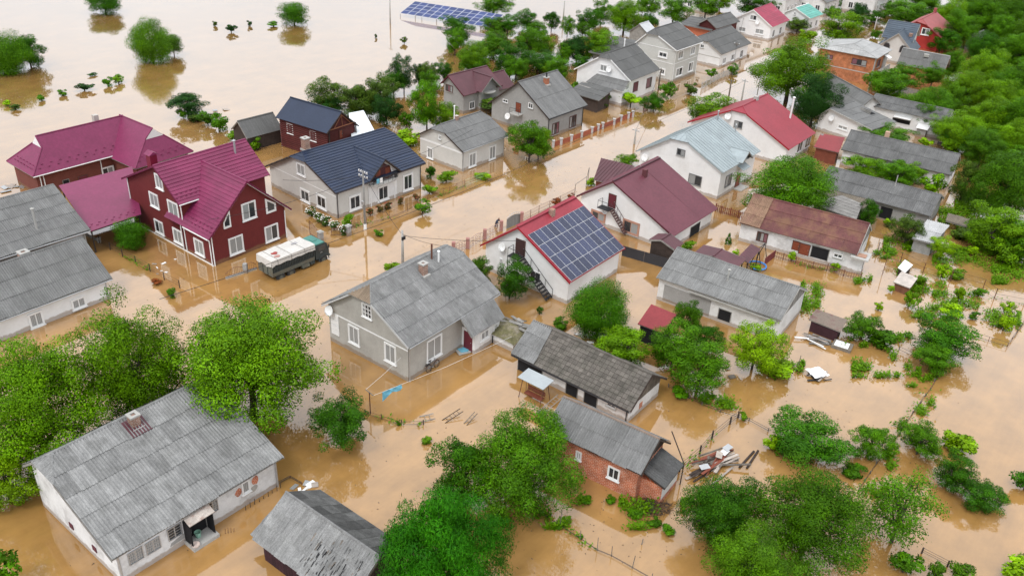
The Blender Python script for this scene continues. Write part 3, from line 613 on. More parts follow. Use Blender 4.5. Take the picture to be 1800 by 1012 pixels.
CH= {'grey_bungalow': (0.66, -0.75), 'white_cottage': (-0.05, 2.08), 'blue_house': (-5.29, 0.18), 'solar_house': (0.1, 0.55), 'brown_house': (-0.08, 0.79), 'grey42': (0.26, -1.15), 'bung44': (-0.02, 0.36), 'barn_21': (-2.46, 0.27), 'crimson_main': (-6.72, -1.47), 'red_house': (0.79, 0.39)}
FENCE={
 'brick_street': [(4.87, 121.02), (6.06, 122.15), (7.62, 123.83), (9.23, 125.8), (10.88, 127.82), (11.92, 129.27), (12.68, 130.17), (14.61, 132.34), (15.84, 134.17), (17.16, 135.78), (17.98, 136.76)],
 'grey_picket': [(32.0, 154.48), (34.08, 157.66), (36.12, 160.93), (38.68, 164.4), (41.14, 167.57)],
 'blue_front': [(-18.97, 90.96), (-17.38, 92.07), (-14.98, 93.94), (-13.19, 96.28), (-11.12, 100.12), (-9.34, 101.59), (-8.6, 102.23), (-7.76, 103.44), (-6.82, 104.68)],
 'green_front': [(-6.82, 104.68), (-5.38, 106.39), (-3.89, 108.15)],
 'truck_wire': [(-45.17, 83.87), (-43.38, 82.45), (-41.47, 81.09), (-39.55, 79.77), (-37.46, 78.26), (-35.4, 76.67), (-33.33, 75.26)],
 'low_wall': [(-47.48, 85.56), (-45.23, 84.01)],
 'truck_arch': [(-29.41, 77.57), (-27.81, 79.09), (-26.92, 79.94)],
 'gate_left': [(-23.27, 88.64), (-21.95, 87.35)],
 'gate_right': [(-20.81, 88.65), (-19.0, 89.01)],
 'solar_front': [(-6.73, 86.2), (-5.23, 87.35), (-3.44, 89.86), (-1.63, 92.33)],
 'solar_gate': [(-1.04, 92.86), (0.54, 94.62)],
 'solar_mesh': [(0.73, 94.96), (2.79, 97.82), (5.45, 101.07), (7.41, 103.64)],
 'brown_street': [(7.41, 103.64), (9.01, 106.45), (9.46, 109.61)],
 'dark_metal': [(12.13, 87.57), (14.47, 86.33), (16.91, 85.01)],
 'brown_picket': [(25.12, 101.19), (25.7, 100.58), (26.74, 100.03), (27.62, 99.48), (28.18, 99.05)],
 'rusty_front': [(29.75, 89.19), (30.58, 88.59), (31.83, 87.91), (33.48, 86.88), (34.97, 86.51), (36.47, 85.36), (38.17, 84.78)],
 'rusty_side': [(28.1, 87.07), (29.75, 89.19)],
 'right_mesh': [(38.17, 84.78), (39.08, 84.11), (42.57, 92.25), (44.45, 90.04)],
 'right_mesh2': [(42.42, 91.8), (44.24, 89.46), (45.99, 87.21), (48.42, 85.65), (51.32, 84.05), (51.63, 82.0), (54.43, 81.1)],
 'garden_a': [(37.41, 70.78), (38.77, 69.18), (39.93, 67.25)],
 'garden_b': [(39.93, 67.25), (38.06, 64.61), (36.26, 62.43), (34.97, 60.72), (33.68, 59.06), (32.03, 56.85), (30.47, 55.02), (28.73, 52.8), (27.19, 50.77)],
 'garden_c': [(45.72, 74.22), (47.14, 73.33), (48.58, 72.46), (50.64, 74.92), (53.16, 77.99)],
 'yard_a': [(2.7, 46.64), (4.24, 45.36), (5.68, 44.16), (6.81, 43.2), (7.75, 42.75), (9.03, 41.84), (10.27, 40.95)],
 'yard_b': [(13.64, 51.8), (15.57, 54.02), (16.84, 55.87), (18.73, 58.01), (19.57, 58.92)],
 'yard_c': [(14.22, 62.8), (15.75, 61.28), (16.84, 60.4), (18.16, 59.57), (19.57, 58.92), (20.45, 58.54), (21.75, 57.3)],
 'yard_d': [(-11.52, 56.77), (-10.08, 56.22), (-8.36, 55.56), (-6.55, 55.79)],
 'yard_e': [(-16.42, 47.94), (-15.65, 48.74), (-14.67, 48.14)],
 'corner_f': [(29.6, 44.61), (30.95, 43.51), (31.99, 42.73)],
}
POLES=[
 (-17.34, 90.70, 7.29, 'p'),
 (-11.93, 82.92, 3.96, 'c'),
 (17.05, 124.06, 2.37, 'c'),
 (36.16, 150.53, 3.09, 'w'),
 (37.65, 147.25, 4.13, 'c'),
 (23.99, 152.36, 3.87, 'w'),
 (41.74, 174.59, 3.67, 'w'),
 (41.65, 152.82, 4.45, 'l'),
 (-45.88, 66.51, 3.28, 'w'),
 (48.25, 199.54, 4.16, 'c'),
 (86.40, 225.10, 4.45, 'c'),
 (81.74, 210.31, 2.95, 'c'),
 (90.97, 220.00, 2.43, 'c'),
 (48.25, 164.31, 4.81, 's'),
 (-29.27, 190.95, 5.82, 'c'),
 (8.37, 203.02, 4.13, 'c'),
]
PT= {'person': (-2.27, 93.33), 'bike': (-6.77, 63.45), 'cloth_post': (-11.06, 56.81), 'mat': (-4.08, 66.79), 'mound': (-0.12, 69.19), 'planks': (16.61, 52.69), 'boards': (29.6, 71.81), 'tarp': (28.21, 65.63), 'twigs': (11.08, 47.79), 'swing': (2.44, 60.91), 'tarp2': (-14.6, 47.84), 'vegA': (33.8, 68.15), 'trampoline': (27.13, 86.43), 'pillar1': (-27.81, 79.09), 'pillar2': (-21.7, 87.1), 'pillar3': (-18.94, 89.02), 'coop': (-0.78, 68.16), 'whitelid': (31.96, 70.85), 'cloth': (-9.61, 58.4), 'pip': (23.79, 158.63), 'debris1': (-29.11, 80.07)}
VEG=[
  [(31.7, 66.6), (35.0, 66.9), (35.9, 69.5), (32.5, 69.2)] ,
  [(35.0, 68.7), (36.5, 68.9), (37.5, 71.9), (36.0, 71.7)] ,
  [(35.0, 64.7), (36.8, 64.8), (37.5, 66.7), (35.6, 66.5)] ,
  [(37.1, 64.9), (38.7, 65.0), (39.3, 66.7), (37.7, 66.5)] ,
  [(36.2, 66.1), (37.6, 66.2), (38.5, 68.6), (37.1, 68.5)] ,
  [(33.7, 70.8), (35.3, 71.0), (35.8, 72.4), (34.2, 72.3)] ,
  [(41.4, 90.1), (43.8, 90.4), (44.6, 92.6), (42.1, 92.3)] ,
  [(43.4, 91.0), (46.1, 91.4), (47.3, 94.4), (44.4, 94.1)] ,
  [(53.2, 100.7), (58.5, 101.3), (61.1, 107.4), (55.6, 106.7)] ,
  [(53.7, 96.7), (61.0, 97.6), (63.9, 103.7), (56.2, 102.7)] ,
  [(58.9, 107.5), (62.1, 107.9), (63.9, 111.9), (60.6, 111.5)] ,
  [(32.0, 70.8), (33.1, 71.0), (33.5, 72.4), (32.4, 72.3)] ,
  [(5.0, 47.4), (6.6, 47.6), (6.7, 48.5), (5.0, 48.3)] ,
  [(30.2, 77.5), (31.7, 77.7), (32.5, 80.7), (31.0, 80.5)] ,
  [(21.1, 54.3), (22.0, 54.3), (22.5, 56.5), (21.5, 56.4)] ,
  [(15.0, 44.2), (16.8, 44.3), (17.2, 46.2), (15.3, 46.1)] ,
  [(43.5, 92.5), (47.4, 93.0), (48.9, 96.9), (44.9, 96.5)] ,
  [(47.8, 88.8), (51.8, 89.2), (53.8, 93.7), (49.5, 93.2)] ,
  [(51.2, 87.8), (58.0, 88.6), (59.8, 92.2), (52.8, 91.4)] ,
  [(42.6, 81.8), (46.4, 82.2), (48.0, 86.1), (44.0, 85.7)] ,
  [(43.9, 79.0), (48.9, 79.5), (50.5, 83.2), (45.4, 82.7)] ,
  [(47.3, 76.0), (51.6, 76.4), (53.3, 79.9), (48.9, 79.5)] ,
  [(41.4, 85.4), (43.4, 85.6), (44.4, 88.4), (42.3, 88.1)] ,
  [(40.8, 76.9), (43.8, 77.3), (45.0, 80.2), (41.9, 79.9)] ,
  [(36.5, 71.3), (38.8, 71.5), (39.5, 73.6), (37.2, 73.4)] ,
  [(31.4, 65.7), (35.2, 66.0), (35.7, 67.4), (31.9, 67.0)] ,
  [(42.3, 74.9), (44.1, 75.1), (45.0, 77.4), (43.2, 77.2)] ,
  [(54.2, 92.3), (60.2, 93.0), (64.2, 101.2), (57.7, 100.4)] ,
  [(57.3, 105.5), (63.6, 106.3), (66.4, 112.3), (59.7, 111.4)] ,
  [(53.0, 85.4), (56.7, 85.8), (58.7, 90.0), (54.9, 89.6)] ,
  [(16.5, 59.7), (19.9, 60.0), (20.4, 62.5), (16.9, 62.2)] ,
  [(8.5, 45.3), (11.8, 45.6), (12.2, 48.5), (8.8, 48.2)] ,
  [(2.5, 44.9), (4.9, 45.1), (5.0, 47.3), (2.5, 47.1)] ,
  [(13.0, 45.7), (15.5, 45.8), (16.0, 48.8), (13.4, 48.6)] ,
  [(27.2, 49.6), (29.0, 49.7), (29.7, 51.6), (27.9, 51.5)] ,
  [(24.5, 65.0), (26.6, 65.2), (27.3, 67.5), (25.1, 67.3)] ,
  [(37.1, 83.6), (39.0, 83.8), (39.9, 86.5), (37.9, 86.3)] ,
  [(29.4, 75.8), (31.8, 76.0), (33.9, 83.3), (31.3, 83.0)] ,
  [(35.2, 60.6), (36.7, 60.7), (37.7, 63.2), (36.2, 63.1)] ,
  [(29.4, 52.9), (31.0, 53.0), (31.8, 55.1), (30.1, 55.0)] ,
]
TREES=[
('broadleaf_tree', -33.2, 48.1, 4.6, 5.39, 2.2, 'L', 'bright', 'large bright green broad tree cut off by the left edge', 'broad trees'),
('broadleaf_tree', -28.2, 53.0, 4.02, 5.65, 2.0, 'L', 'bright', 'middle broad tree of three, right behind the grey ridge of the white cottage', 'broad trees'),
('broadleaf_tree', -20.2, 55.5, 6.61, 4.69, 3.0, 'L', 'bright', 'spreading broad tree with a forked dark trunk beside the grey stucco house', 'broad trees'),
('vine_bush', -34.4, 45.0, 2.49, 2.38, 0.2, 'M', 'lime', 'bright lime green vine bush at the left end of the white cottage', None),
('bush', -30.8, 37.1, 1.31, 1.96, 0.0, 'S', 'mid', 'dark leafy bush at the bottom left corner', None),
('garden_tree', -12.7, 53.2, 2.6, 2.15, 0.3, 'M', 'dark', 'small dark green tree standing alone in the yard water below the clothes line', None),
('broadleaf_tree', -3.3, 38.1, 4.01, 4.93, 0.8, 'L', 'willow', 'big drooping dark green tree at the bottom centre beside the old plank barn', None),
('garden_tree', -2.8, 47.3, 2.4, 2.86, 0.8, 'M', 'dark', 'dark upright tree between the drooping tree and the leafy crown by the brick shed', None),
('garden_tree', 1.2, 47.7, 4.35, 3.37, 0.8, 'L', 'mid', 'broad glossy green tree hiding the left end of the brick shed', None),
('garden_tree', 15.1, 44.5, 3.21, 2.76, 0.7, 'L', 'dark', 'round dark green tree below the heap of planks', None),
('garden_tree', 20.6, 43.3, 3.83, 3.76, 1.0, 'L', 'mid', 'tall full green tree, largest of the group at the lower right', None),
('garden_tree', 16.2, 39.9, 3.01, 2.93, 0.6, 'L', 'mid2', 'pale leafed tree in front of the lower right group, cut by the bottom edge', None),
('garden_tree', 27.8, 45.5, 2.85, 3.06, 1.0, 'M', 'airy', 'airy green tree with thin stems showing in the open water, lower right', None),
('garden_tree', 24.0, 54.5, 3.31, 1.44, 0.2, 'M', 'dark', 'wide dark bush tree beside the garden fence corner', None),
('shrub', 21.6, 55.2, 0.92, 0.68, 0.0, 'S', 'lime', 'small light green shrub left of the wide dark bush tree', None),
('garden_tree', 29.2, 54.9, 1.73, 1.58, 0.1, 'M', 'mid', 'compact green bush tree left of the diagonal garden fence', None),
('garden_tree', 33.3, 55.4, 1.83, 1.56, 0.1, 'M', 'mid', 'leafy bush tree just right of the diagonal garden fence top', None),
('shrub', 36.9, 55.9, 1.62, 1.06, 0.1, 'S', 'lime', 'small pale yellow green shrub, rightmost in its row of bush trees', None),
('garden_bush', 34.2, 51.7, 1.63, 1.52, 0.1, 'M', 'dark', 'round dark bush in the open water, upper of two in the right corner', None),
('garden_bush', 35.8, 49.8, 1.84, 1.06, 0.1, 'M', 'dark', 'round dark bush in the open water, lower of two in the right corner', None),
('garden_bush', 40.3, 51.9, 1.21, 0.94, 0.1, 'S', 'dark', 'dark bush cut off by the right edge', None),
('bush', 35.2, 42.3, 1.79, 1.03, 0.1, 'S', 'lime', 'light green bush at the bottom right corner', None),
('bush', 27.6, 42.8, 1.25, 0.97, 0.0, 'S', 'mid', 'grassy green bush below the airy tree', None),
('bush', 29.7, 42.4, 0.73, 0.81, 0.0, 'S', 'mid2', 'low pale sprig bush left of the post at the bottom right', None),
('bush', 31.3, 42.4, 0.9, 0.78, 0.0, 'S', 'mid2', 'low pale sprig bush right of the post at the bottom right', None),
('bush', 27.3, 52.6, 1.09, 0.48, 0.0, 'S', 'mid', 'low green bush between the fence and the largest lower right tree', None),
('garden_tree', 41.0, 71.2, 3.2, 1.89, 0.2, 'M', 'dark', 'dark green twin tree top in the fenced garden at right, upper one', None),
('garden_tree', 39.3, 67.6, 2.04, 1.57, 0.1, 'M', 'mid', 'drooping green bush below the twin tree in the fenced garden', None),
('garden_tree', 34.3, 72.4, 1.84, 1.53, 0.1, 'M', 'mid', 'light green bushy tree beside the brown tin shed', None),
('shrub', 36.0, 71.6, 1.7, 1.08, 0.0, 'S', 'mid', 'low spreading bush right of the brown tin shed', None),
('garden_tree', 8.3, 70.2, 3.04, 3.32, 0.8, 'L', 'round', 'round dark tree in front of the solar panel roof', None),
('garden_tree', 10.3, 65.3, 2.69, 2.36, 0.4, 'M', 'bright2', 'leafy yellow green tree behind the mossy tiled barn', None),
('garden_tree', 16.8, 70.5, 1.45, 2.17, 0.8, 'M', 'mid', 'narrow light tree against the long barn wall', None),
('garden_tree', 14.8, 65.7, 2.59, 2.22, 0.5, 'M', 'mid', 'dense green tree in the grove, left of its middle', None),
('garden_tree', 16.7, 62.6, 2.95, 2.32, 0.5, 'L', 'mid', 'largest green tree of the grove behind the mossy barn', None),
('garden_tree', 18.3, 69.2, 1.63, 1.33, 0.5, 'M', 'dark', 'dark tree behind the largest grove tree', None),
('garden_tree', 22.3, 66.3, 2.58, 2.28, 1.0, 'M', 'lime', 'open yellow green tree beside the long barn end', None),
('shrub', 24.5, 65.9, 2.03, 0.84, 0.0, 'S', 'lime', 'low lime green shrub under the open yellow green tree', None),
('garden_tree', -0.2, 76.7, 2.06, 2.06, 0.7, 'M', 'dark', 'dark bushy tree with a short trunk beside the iron stairs', None),
('shrub', -3.3, 78.9, 1.35, 2.02, 0.1, 'M', 'mid2', 'green shrub at the corner of the white solar house', None),
('sapling', 2.9, 73.9, 0.39, 0.59, 0.0, 'S', 'dark', 'slim sapling standing in the water below the iron stairs', None),
('shrub', 4.8, 71.6, 0.94, 0.65, 0.0, 'S', 'mid', 'small bush above the mossy barn ridge', None),
('broadleaf_tree', 33.8, 100.0, 6.26, 4.09, 1.2, 'L', 'mid', 'big green tree between the pale blue roof and the rusty barn', None),
('vine_bush', 48.3, 115.0, 3.18, 1.46, 1.0, 'M', 'bright', 'bright round vine arbour in front of the upper long barn', None),
('garden_tree', 51.7, 112.3, 2.73, 1.95, 0.3, 'M', 'mid', 'dark green tree between the two upper long barns, left one', None),
('garden_tree', 54.0, 114.1, 2.17, 1.27, 1.0, 'M', 'bright', 'light green tree crown between the two upper long barns, right one', None),
('climbing_plant', 55.4, 109.4, 1.69, 1.93, 0.2, 'S', 'bright', 'bright green climbing plant at the right end of the upper long barn wall', None),
('garden_tree', 43.4, 99.0, 1.36, 2.05, 0.2, 'M', 'dark', 'slim dark conifer shaped tree in front of the middle barn', None),
('shrub', 46.5, 94.4, 2.04, 2.04, 0.1, 'M', 'olive', 'thin olive bush behind the grey tin shed', None),
('shrub', 49.5, 91.1, 1.54, 1.37, 0.1, 'M', 'lime', 'round lime green bush beside the grey tin shed', None),
('shrub', 46.2, 99.4, 0.69, 0.6, 0.0, 'S', 'lime', 'tiny lime bush below the middle barn doorway', None),
('garden_tree', 59.1, 108.6, 2.12, 3.19, 0.6, 'M', 'olive', 'sparse tree at the right end of the upper long barn', None),
('hedge_tree', 62.0, 104.2, 4.87, 4.68, 0.5, 'L', 'mid', 'large green tree mass at the right edge beside the upper barns', None),
('hedge_tree', 71.4, 120.4, 4.29, 2.12, 0.5, 'M', 'mid', 'green tree crown at the right edge just under the woodland', None),
('hedge_tree', 55.8, 94.1, 3.82, 2.69, 0.2, 'M', 'bright2', 'yellow green tree over the reed patch at right', None),
('hedge_tree', 59.1, 93.0, 3.27, 2.6, 0.1, 'M', 'mid', 'green bush at the right edge over the reed patch', None),
('shrub', 54.8, 97.4, 1.96, 0.74, 0.0, 'S', 'olive', 'low grey green bush at the left of the reed patch', None),
('shrub', 56.4, 90.5, 1.61, 1.7, 0.0, 'S', 'bright2', 'hanging light green bush below the reed patch', None),
('shrub', 31.5, 88.4, 0.61, 0.69, 0.0, 'S', 'lime', 'lime bush by the picket fence, left one', 'lime bushes by the picket fence'),
('shrub', 35.9, 86.5, 0.74, 0.62, 0.0, 'S', 'lime', 'lime bush by the picket fence, right one', 'lime bushes by the picket fence'),
('shrub', 19.9, 89.9, 1.0, 0.7, 0.0, 'S', 'bright', 'round bright bush beside the dark kiosk', None),
('thuja', 25.0, 92.1, 0.48, 0.72, 0.0, 'C', 'dark', 'small dark cone shaped thuja in the yard', None),
('shrub', 26.9, 85.9, 0.85, 0.33, 0.0, 'S', 'lime', 'low lime plant beside the garden swing roof', None),
('shrub', 25.3, 89.4, 0.5, 0.33, 0.0, 'S', 'lime', 'small yellow flower bush behind the brown arbour roof', None),
('shrub', 15.2, 114.6, 1.73, 0.91, 0.3, 'M', 'bright', 'bright green shrub behind the small maroon street roof', None),
('shrub', 9.8, 107.4, 0.8, 0.71, 0.0, 'S', 'lime', 'lime plant under the small maroon street roof', None),
('shrub', 5.0, 100.0, 0.82, 0.56, 0.2, 'S', 'rust', 'rust coloured shrub by the solar house ridge', None),
('shrub', 6.8, 102.2, 0.51, 0.47, 0.2, 'S', 'rust', 'small rust coloured shrub behind the fence of the maroon roofed house', None),
('clipped_tree', -41.3, 83.4, 2.1, 1.77, 0.4, 'M', 'round', 'clipped round dark shrub in front of the crimson house', None),
('street_tree', 29.3, 133.4, 4.09, 2.31, 1.4, 'M', 'bright2', 'light green street tree standing in the flooded street', None),
('broadleaf_tree', 45.9, 149.4, 7.61, 5.75, 0.8, 'L', 'bright', 'big bright broad tree beside the red roof', None),
('broadleaf_tree', 46.9, 137.1, 4.51, 4.46, 0.5, 'L', 'vdark', 'very dark dense tree in front of the white house behind the red roof', None),
('garden_tree', 1.4, 114.4, 3.06, 3.1, 0.4, 'M', 'mid', 'green tree in front of the grey gabled house on the street', None),
('garden_tree', 2.7, 115.4, 1.88, 2.69, 0.3, 'M', 'bright2', 'lighter green tree at the street fence corner', None),
('broadleaf_tree', -29.7, 129.5, 3.27, 2.77, 0.4, 'M', 'olive', 'olive grey tree at the left end of the waterside grove', None),
('broadleaf_tree', -25.3, 128.9, 3.14, 3.0, 0.4, 'M', 'olive', 'olive grey tree second in the waterside grove', None),
('broadleaf_tree', -21.9, 130.8, 3.4, 3.4, 0.4, 'M', 'olive', 'olive tree in the middle of the waterside grove', None),
('garden_tree', -20.2, 126.0, 2.32, 2.52, 0.1, 'M', 'vdark', 'very dark tree behind the white tin roof', None),
('garden_tree', -19.8, 142.6, 2.15, 3.22, 0.5, 'M', 'vdark', 'tall pointed dark tree sticking up from the waterside grove', None),
('garden_tree', -17.7, 146.5, 1.5, 2.25, 0.5, 'M', 'vdark', 'thin dark twin top right of the tall pointed tree', None),
('broadleaf_tree', -16.2, 146.2, 1.75, 2.33, 0.5, 'M', 'olive', 'grey green tree at the right of the tall pointed tree', None),
('garden_tree', -13.8, 150.1, 1.94, 1.83, 0.5, 'M', 'dark', 'dark tree left of the purple roofed house', None),
('garden_tree', -14.1, 125.7, 2.6, 3.78, 0.3, 'M', 'mid', 'green tree left of the purple roofed house', None),
('garden_tree', -11.6, 126.4, 2.23, 2.32, 0.2, 'M', 'bright2', 'light green tree in front of the purple roofed house gable', None),
('shrub', -17.1, 125.6, 1.31, 1.55, 0.1, 'S', 'mid', 'small green tree above the lime hedge', None),
('hedge', -16.3, 119.2, 2.34, 1.03, 0.3, 'S', 'lime', 'lime green hedge behind the blue roofed house', None),
('shrub', -4.8, 135.7, 3.25, 1.2, 0.3, 'S', 'olive', 'thin olive shrub between the purple and the grey gabled house', None),
('garden_tree', -9.1, 155.9, 3.95, 3.1, 0.4, 'L', 'bright', 'bright round tree behind the purple roofed house', None),
('garden_tree', -14.1, 177.5, 3.46, 2.76, 0.4, 'M', 'dark', 'dark tree in front of the solar field, left one', None),
('garden_tree', -13.4, 167.8, 2.26, 2.74, 0.2, 'M', 'mid', 'green tree below the solar field', None),
('garden_tree', -7.6, 204.7, 4.97, 2.74, 0.5, 'M', 'mid', 'tree at the top edge right of the solar field', None),
('garden_tree', -6.0, 167.6, 3.66, 2.76, 0.3, 'M', 'mid', 'green tree on the bank right of the solar field', None),
('garden_tree', -2.5, 156.7, 3.43, 3.15, 0.3, 'M', 'dark', 'dark green tree behind the grey gabled house, left', None),
('garden_tree', 0.8, 168.9, 3.52, 3.09, 0.3, 'M', 'mid', 'green tree on the bank, fourth from the solar field', None),
('garden_tree', 0.3, 191.2, 2.87, 2.13, 0.2, 'M', 'dark', 'dark shrub in the upper bank water', None),
('garden_tree', 5.5, 191.7, 2.05, 2.18, 0.8, 'M', 'dark', 'slim tree on the upper bank, left of two', None),
('garden_tree', 8.8, 187.5, 1.69, 2.22, 0.5, 'M', 'mid', 'slim tree on the upper bank, right of two', None),
('garden_tree', 2.6, 160.4, 4.17, 1.94, 0.2, 'M', 'dark', 'dark tree behind the grey gabled house, middle', None),
('garden_tree', 6.5, 154.8, 2.62, 2.05, 0.3, 'M', 'mid', 'green tree behind the grey gabled house, right', None),
('garden_tree', 10.0, 167.3, 2.82, 2.99, 0.3, 'M', 'vdark', 'very dark tree left of the white house with the porch', None),
('garden_tree', 14.2, 169.0, 3.59, 3.34, 0.4, 'M', 'bright', 'bright tree left of the white house with the porch', None),
('garden_tree', 13.7, 191.6, 2.88, 2.75, 0.4, 'M', 'dark', 'dark pointed tree on the upper bank', None),
('garden_tree', 21.2, 193.3, 4.73, 3.84, 0.4, 'L', 'bright', 'big bright tree behind the two storey house', None),
('garden_tree', 27.4, 213.4, 1.57, 2.36, 0.4, 'M', 'mid', 'tree top at the upper edge behind the big bright tree', None),
('garden_tree', 33.3, 204.0, 4.12, 3.26, 0.4, 'M', 'mid', 'green tree at the top edge behind the wooden house, left', None),
('garden_tree', 42.2, 212.5, 3.95, 3.05, 0.5, 'M', 'mid', 'green tree at the top edge behind the wooden house, right', None),
('garden_tree', 53.3, 217.3, 4.08, 2.92, 0.4, 'M', 'dark', 'dark tree behind the crimson roofed white house', None),
('garden_tree', 61.0, 222.3, 3.06, 2.42, 0.4, 'M', 'mid', 'green tree between the crimson and the teal roof', None),
('garden_tree', 61.5, 202.7, 2.61, 1.72, 0.3, 'M', 'olive', 'grey green tree beside the crimson roofed white house', None),
('shrub', 61.7, 194.3, 2.38, 1.59, 0.2, 'S', 'lime', 'lime shrub below the teal roof', None),
('garden_tree', 67.6, 194.4, 4.52, 3.37, 0.4, 'M', 'bright2', 'yellow green tree right of the teal roof', None),
('garden_tree', 79.0, 215.6, 2.89, 2.73, 0.3, 'M', 'vdark', 'dark tree at the upper street corner', None),
('garden_tree', 74.2, 218.5, 2.14, 1.67, 0.3, 'M', 'mid', 'green tree behind the teal roofed house', None),
('shrub', 79.1, 201.5, 1.44, 1.14, 0.1, 'S', 'mid', 'small bush behind the blue grey roof', None),
('garden_tree', 91.7, 215.9, 5.82, 2.98, 0.4, 'M', 'mid', 'green tree behind the blue grey roof', None),
('garden_tree', 89.9, 192.4, 3.25, 2.8, 0.4, 'M', 'dark', 'dark tree in front of the light red roof', None),
('shrub', 9.0, 148.8, 1.11, 1.0, 0.1, 'S', 'mid2', 'small shrub at the white porch house corner', None),
('shrub', 13.1, 140.9, 1.74, 1.31, 0.1, 'S', 'olive', 'dark shrub in front of the white porch', None),
('vine_bush', 18.1, 142.0, 2.53, 0.93, 0.9, 'S', 'lime', 'lime vine over the trellis in front of the white porch house', None),
('shrub', 21.7, 140.0, 2.03, 1.82, 0.1, 'M', 'dark', 'dark shrub at the street corner of the white porch house', None),
('shrub', 25.0, 147.8, 1.53, 1.64, 0.1, 'S', 'mid', 'green shrub beside the two storey house corner', None),
('shrub', 29.3, 150.5, 1.45, 1.17, 0.2, 'S', 'olive', 'thin shrub on the street bank', None),
('shrub', 34.9, 161.5, 1.23, 1.05, 0.1, 'S', 'mid', 'small dark shrub inside the grey picket fence', None),
('shrub', 39.4, 165.0, 1.43, 1.12, 0.1, 'S', 'mid', 'green shrub at the end of the grey picket fence', None),
('garden_tree', -6.8, 184.6, 2.78, 2.06, 0.2, 'M', 'mid', 'green tree right below the end of the solar field', 'tree belt behind the street houses'),
('garden_tree', -1.3, 153.7, 2.86, 2.29, 0.2, 'M', 'mid', 'green tree behind the chimney of the unpainted grey house', 'tree belt behind the street houses'),
('garden_tree', 4.1, 169.9, 2.86, 2.24, 0.2, 'M', 'bright2', 'yellow green tree on the bank above the unpainted grey house', 'tree belt behind the street houses'),
('garden_tree', 7.6, 166.3, 1.96, 2.26, 0.2, 'M', 'mid', 'green tree beside the very dark tree left of the porch house', 'tree belt behind the street houses'),
('garden_tree', 2.4, 185.2, 2.48, 1.82, 0.2, 'M', 'mid', 'green tree on the upper bank between the slim trees', 'tree belt behind the street houses'),
('garden_tree', -3.9, 186.2, 2.8, 2.14, 0.2, 'M', 'dark', 'dark green tree touching the right end of the solar field', 'tree belt behind the street houses'),
('garden_tree', 16.7, 201.0, 2.35, 2.7, 0.2, 'M', 'mid', 'green tree at the top edge left of the big bright tree', 'tree belt behind the street houses'),
('garden_tree', 26.7, 195.4, 2.63, 2.28, 0.2, 'M', 'dark', 'dark green tree between the big bright tree and the two storey house', 'tree belt behind the street houses'),
('garden_tree', 10.6, 161.2, 1.91, 1.61, 0.2, 'M', 'dark', 'dark green tree at the left eave of the white porch house', 'tree belt behind the street houses'),
('garden_tree', 4.9, 156.6, 2.23, 1.53, 0.2, 'M', 'bright2', 'yellow green tree right behind the ridge of the unpainted grey house', 'tree belt behind the street houses'),
('garden_tree', 29.4, 212.7, 2.64, 2.49, 0.2, 'M', 'mid', 'green tree at the top edge right of the big bright tree', 'tree belt behind the street houses'),
('garden_tree', 12.1, 188.7, 1.9, 1.7, 0.2, 'M', 'mid', 'green tree on the upper bank below the dark pointed tree', 'tree belt behind the street houses'),
('garden_tree', -8.6, 154.0, 2.5, 2.05, 0.2, 'M', 'mid', 'green tree against the back of the plum coloured roof', 'tree belt behind the street houses'),
('garden_tree', -5.7, 149.5, 2.28, 1.44, 0.2, 'M', 'mid', 'green tree behind the right end of the plum coloured roof', 'tree belt behind the street houses'),
('garden_tree', 47.7, 223.4, 2.65, 2.02, 0.2, 'M', 'bright2', 'yellow green tree at the top edge above the wooden house', 'tree belt behind the street houses'),
('garden_tree', -24.8, 130.9, 2.74, 2.23, 0.2, 'M', 'dark', 'dark green tree in the waterside grove above the navy log house roof', 'tree belt behind the street houses'),
('garden_tree', -21.2, 140.1, 2.27, 2.42, 0.2, 'M', 'dark', 'dark green tree in the waterside grove left of the tall pointed tree', 'tree belt behind the street houses'),
('garden_tree', -29.0, 128.7, 2.04, 1.78, 0.2, 'M', 'vdark', 'very dark tree in the waterside grove right behind the navy log house roof', 'tree belt behind the street houses'),
('garden_tree', -15.5, 142.6, 1.95, 1.95, 0.2, 'M', 'mid', 'green tree between the tall pointed tree and the plum coloured roof', 'tree belt behind the street houses'),
('garden_tree', 64.5, 153.9, 4.37, 3.05, 0.3, 'M', 'mid', 'green tree below the brick two storey house', None),
('garden_tree', 69.9, 160.5, 3.52, 2.58, 0.3, 'M', 'mid', 'green tree in front of the grey roof with brick wall', None),
('garden_tree', 56.2, 128.7, 4.07, 1.49, 0.5, 'M', 'mid', 'green tree behind the upper long barn ridge', None),
('shrub', 62.3, 129.3, 1.22, 0.84, 0.2, 'S', 'lime', 'small lime tree behind the upper long barn', None),
('shrub', 65.2, 127.2, 1.7, 1.44, 0.2, 'S', 'bright2', 'small yellow green tree right of the white barn', None),
('broadleaf_tree', -65.8, 153.0, 4.02, 4.38, 0.0, 'L', 'mid2', 'big leafy tree standing alone in the open flood water', None),
('broadleaf_tree', -63.9, 157.9, 2.0, 2.06, 0.8, 'M', 'mid2', 'side limb tree right of the big lone flood tree', None),
('broadleaf_tree', -86.3, 142.6, 4.92, 3.85, 0.1, 'L', 'mid', 'bushy tree clump cut off by the left edge in the flood', None),
('broadleaf_tree', -84.0, 145.9, 3.17, 3.17, 0.1, 'M', 'dark', 'dark sloping tree beside the clump at the left edge', None),
('broadleaf_tree', -88.8, 186.6, 4.12, 2.46, 0.5, 'M', 'dark', 'tree crown cut by the top edge in the open flood', None),
('broadleaf_tree', -48.5, 185.1, 3.19, 2.86, 0.0, 'M', 'round', 'round clipped looking tree in the open flood', None),
('shrub', -52.4, 182.8, 1.53, 0.55, 0.0, 'S', 'mid', 'low bush left of the round flood tree', None),
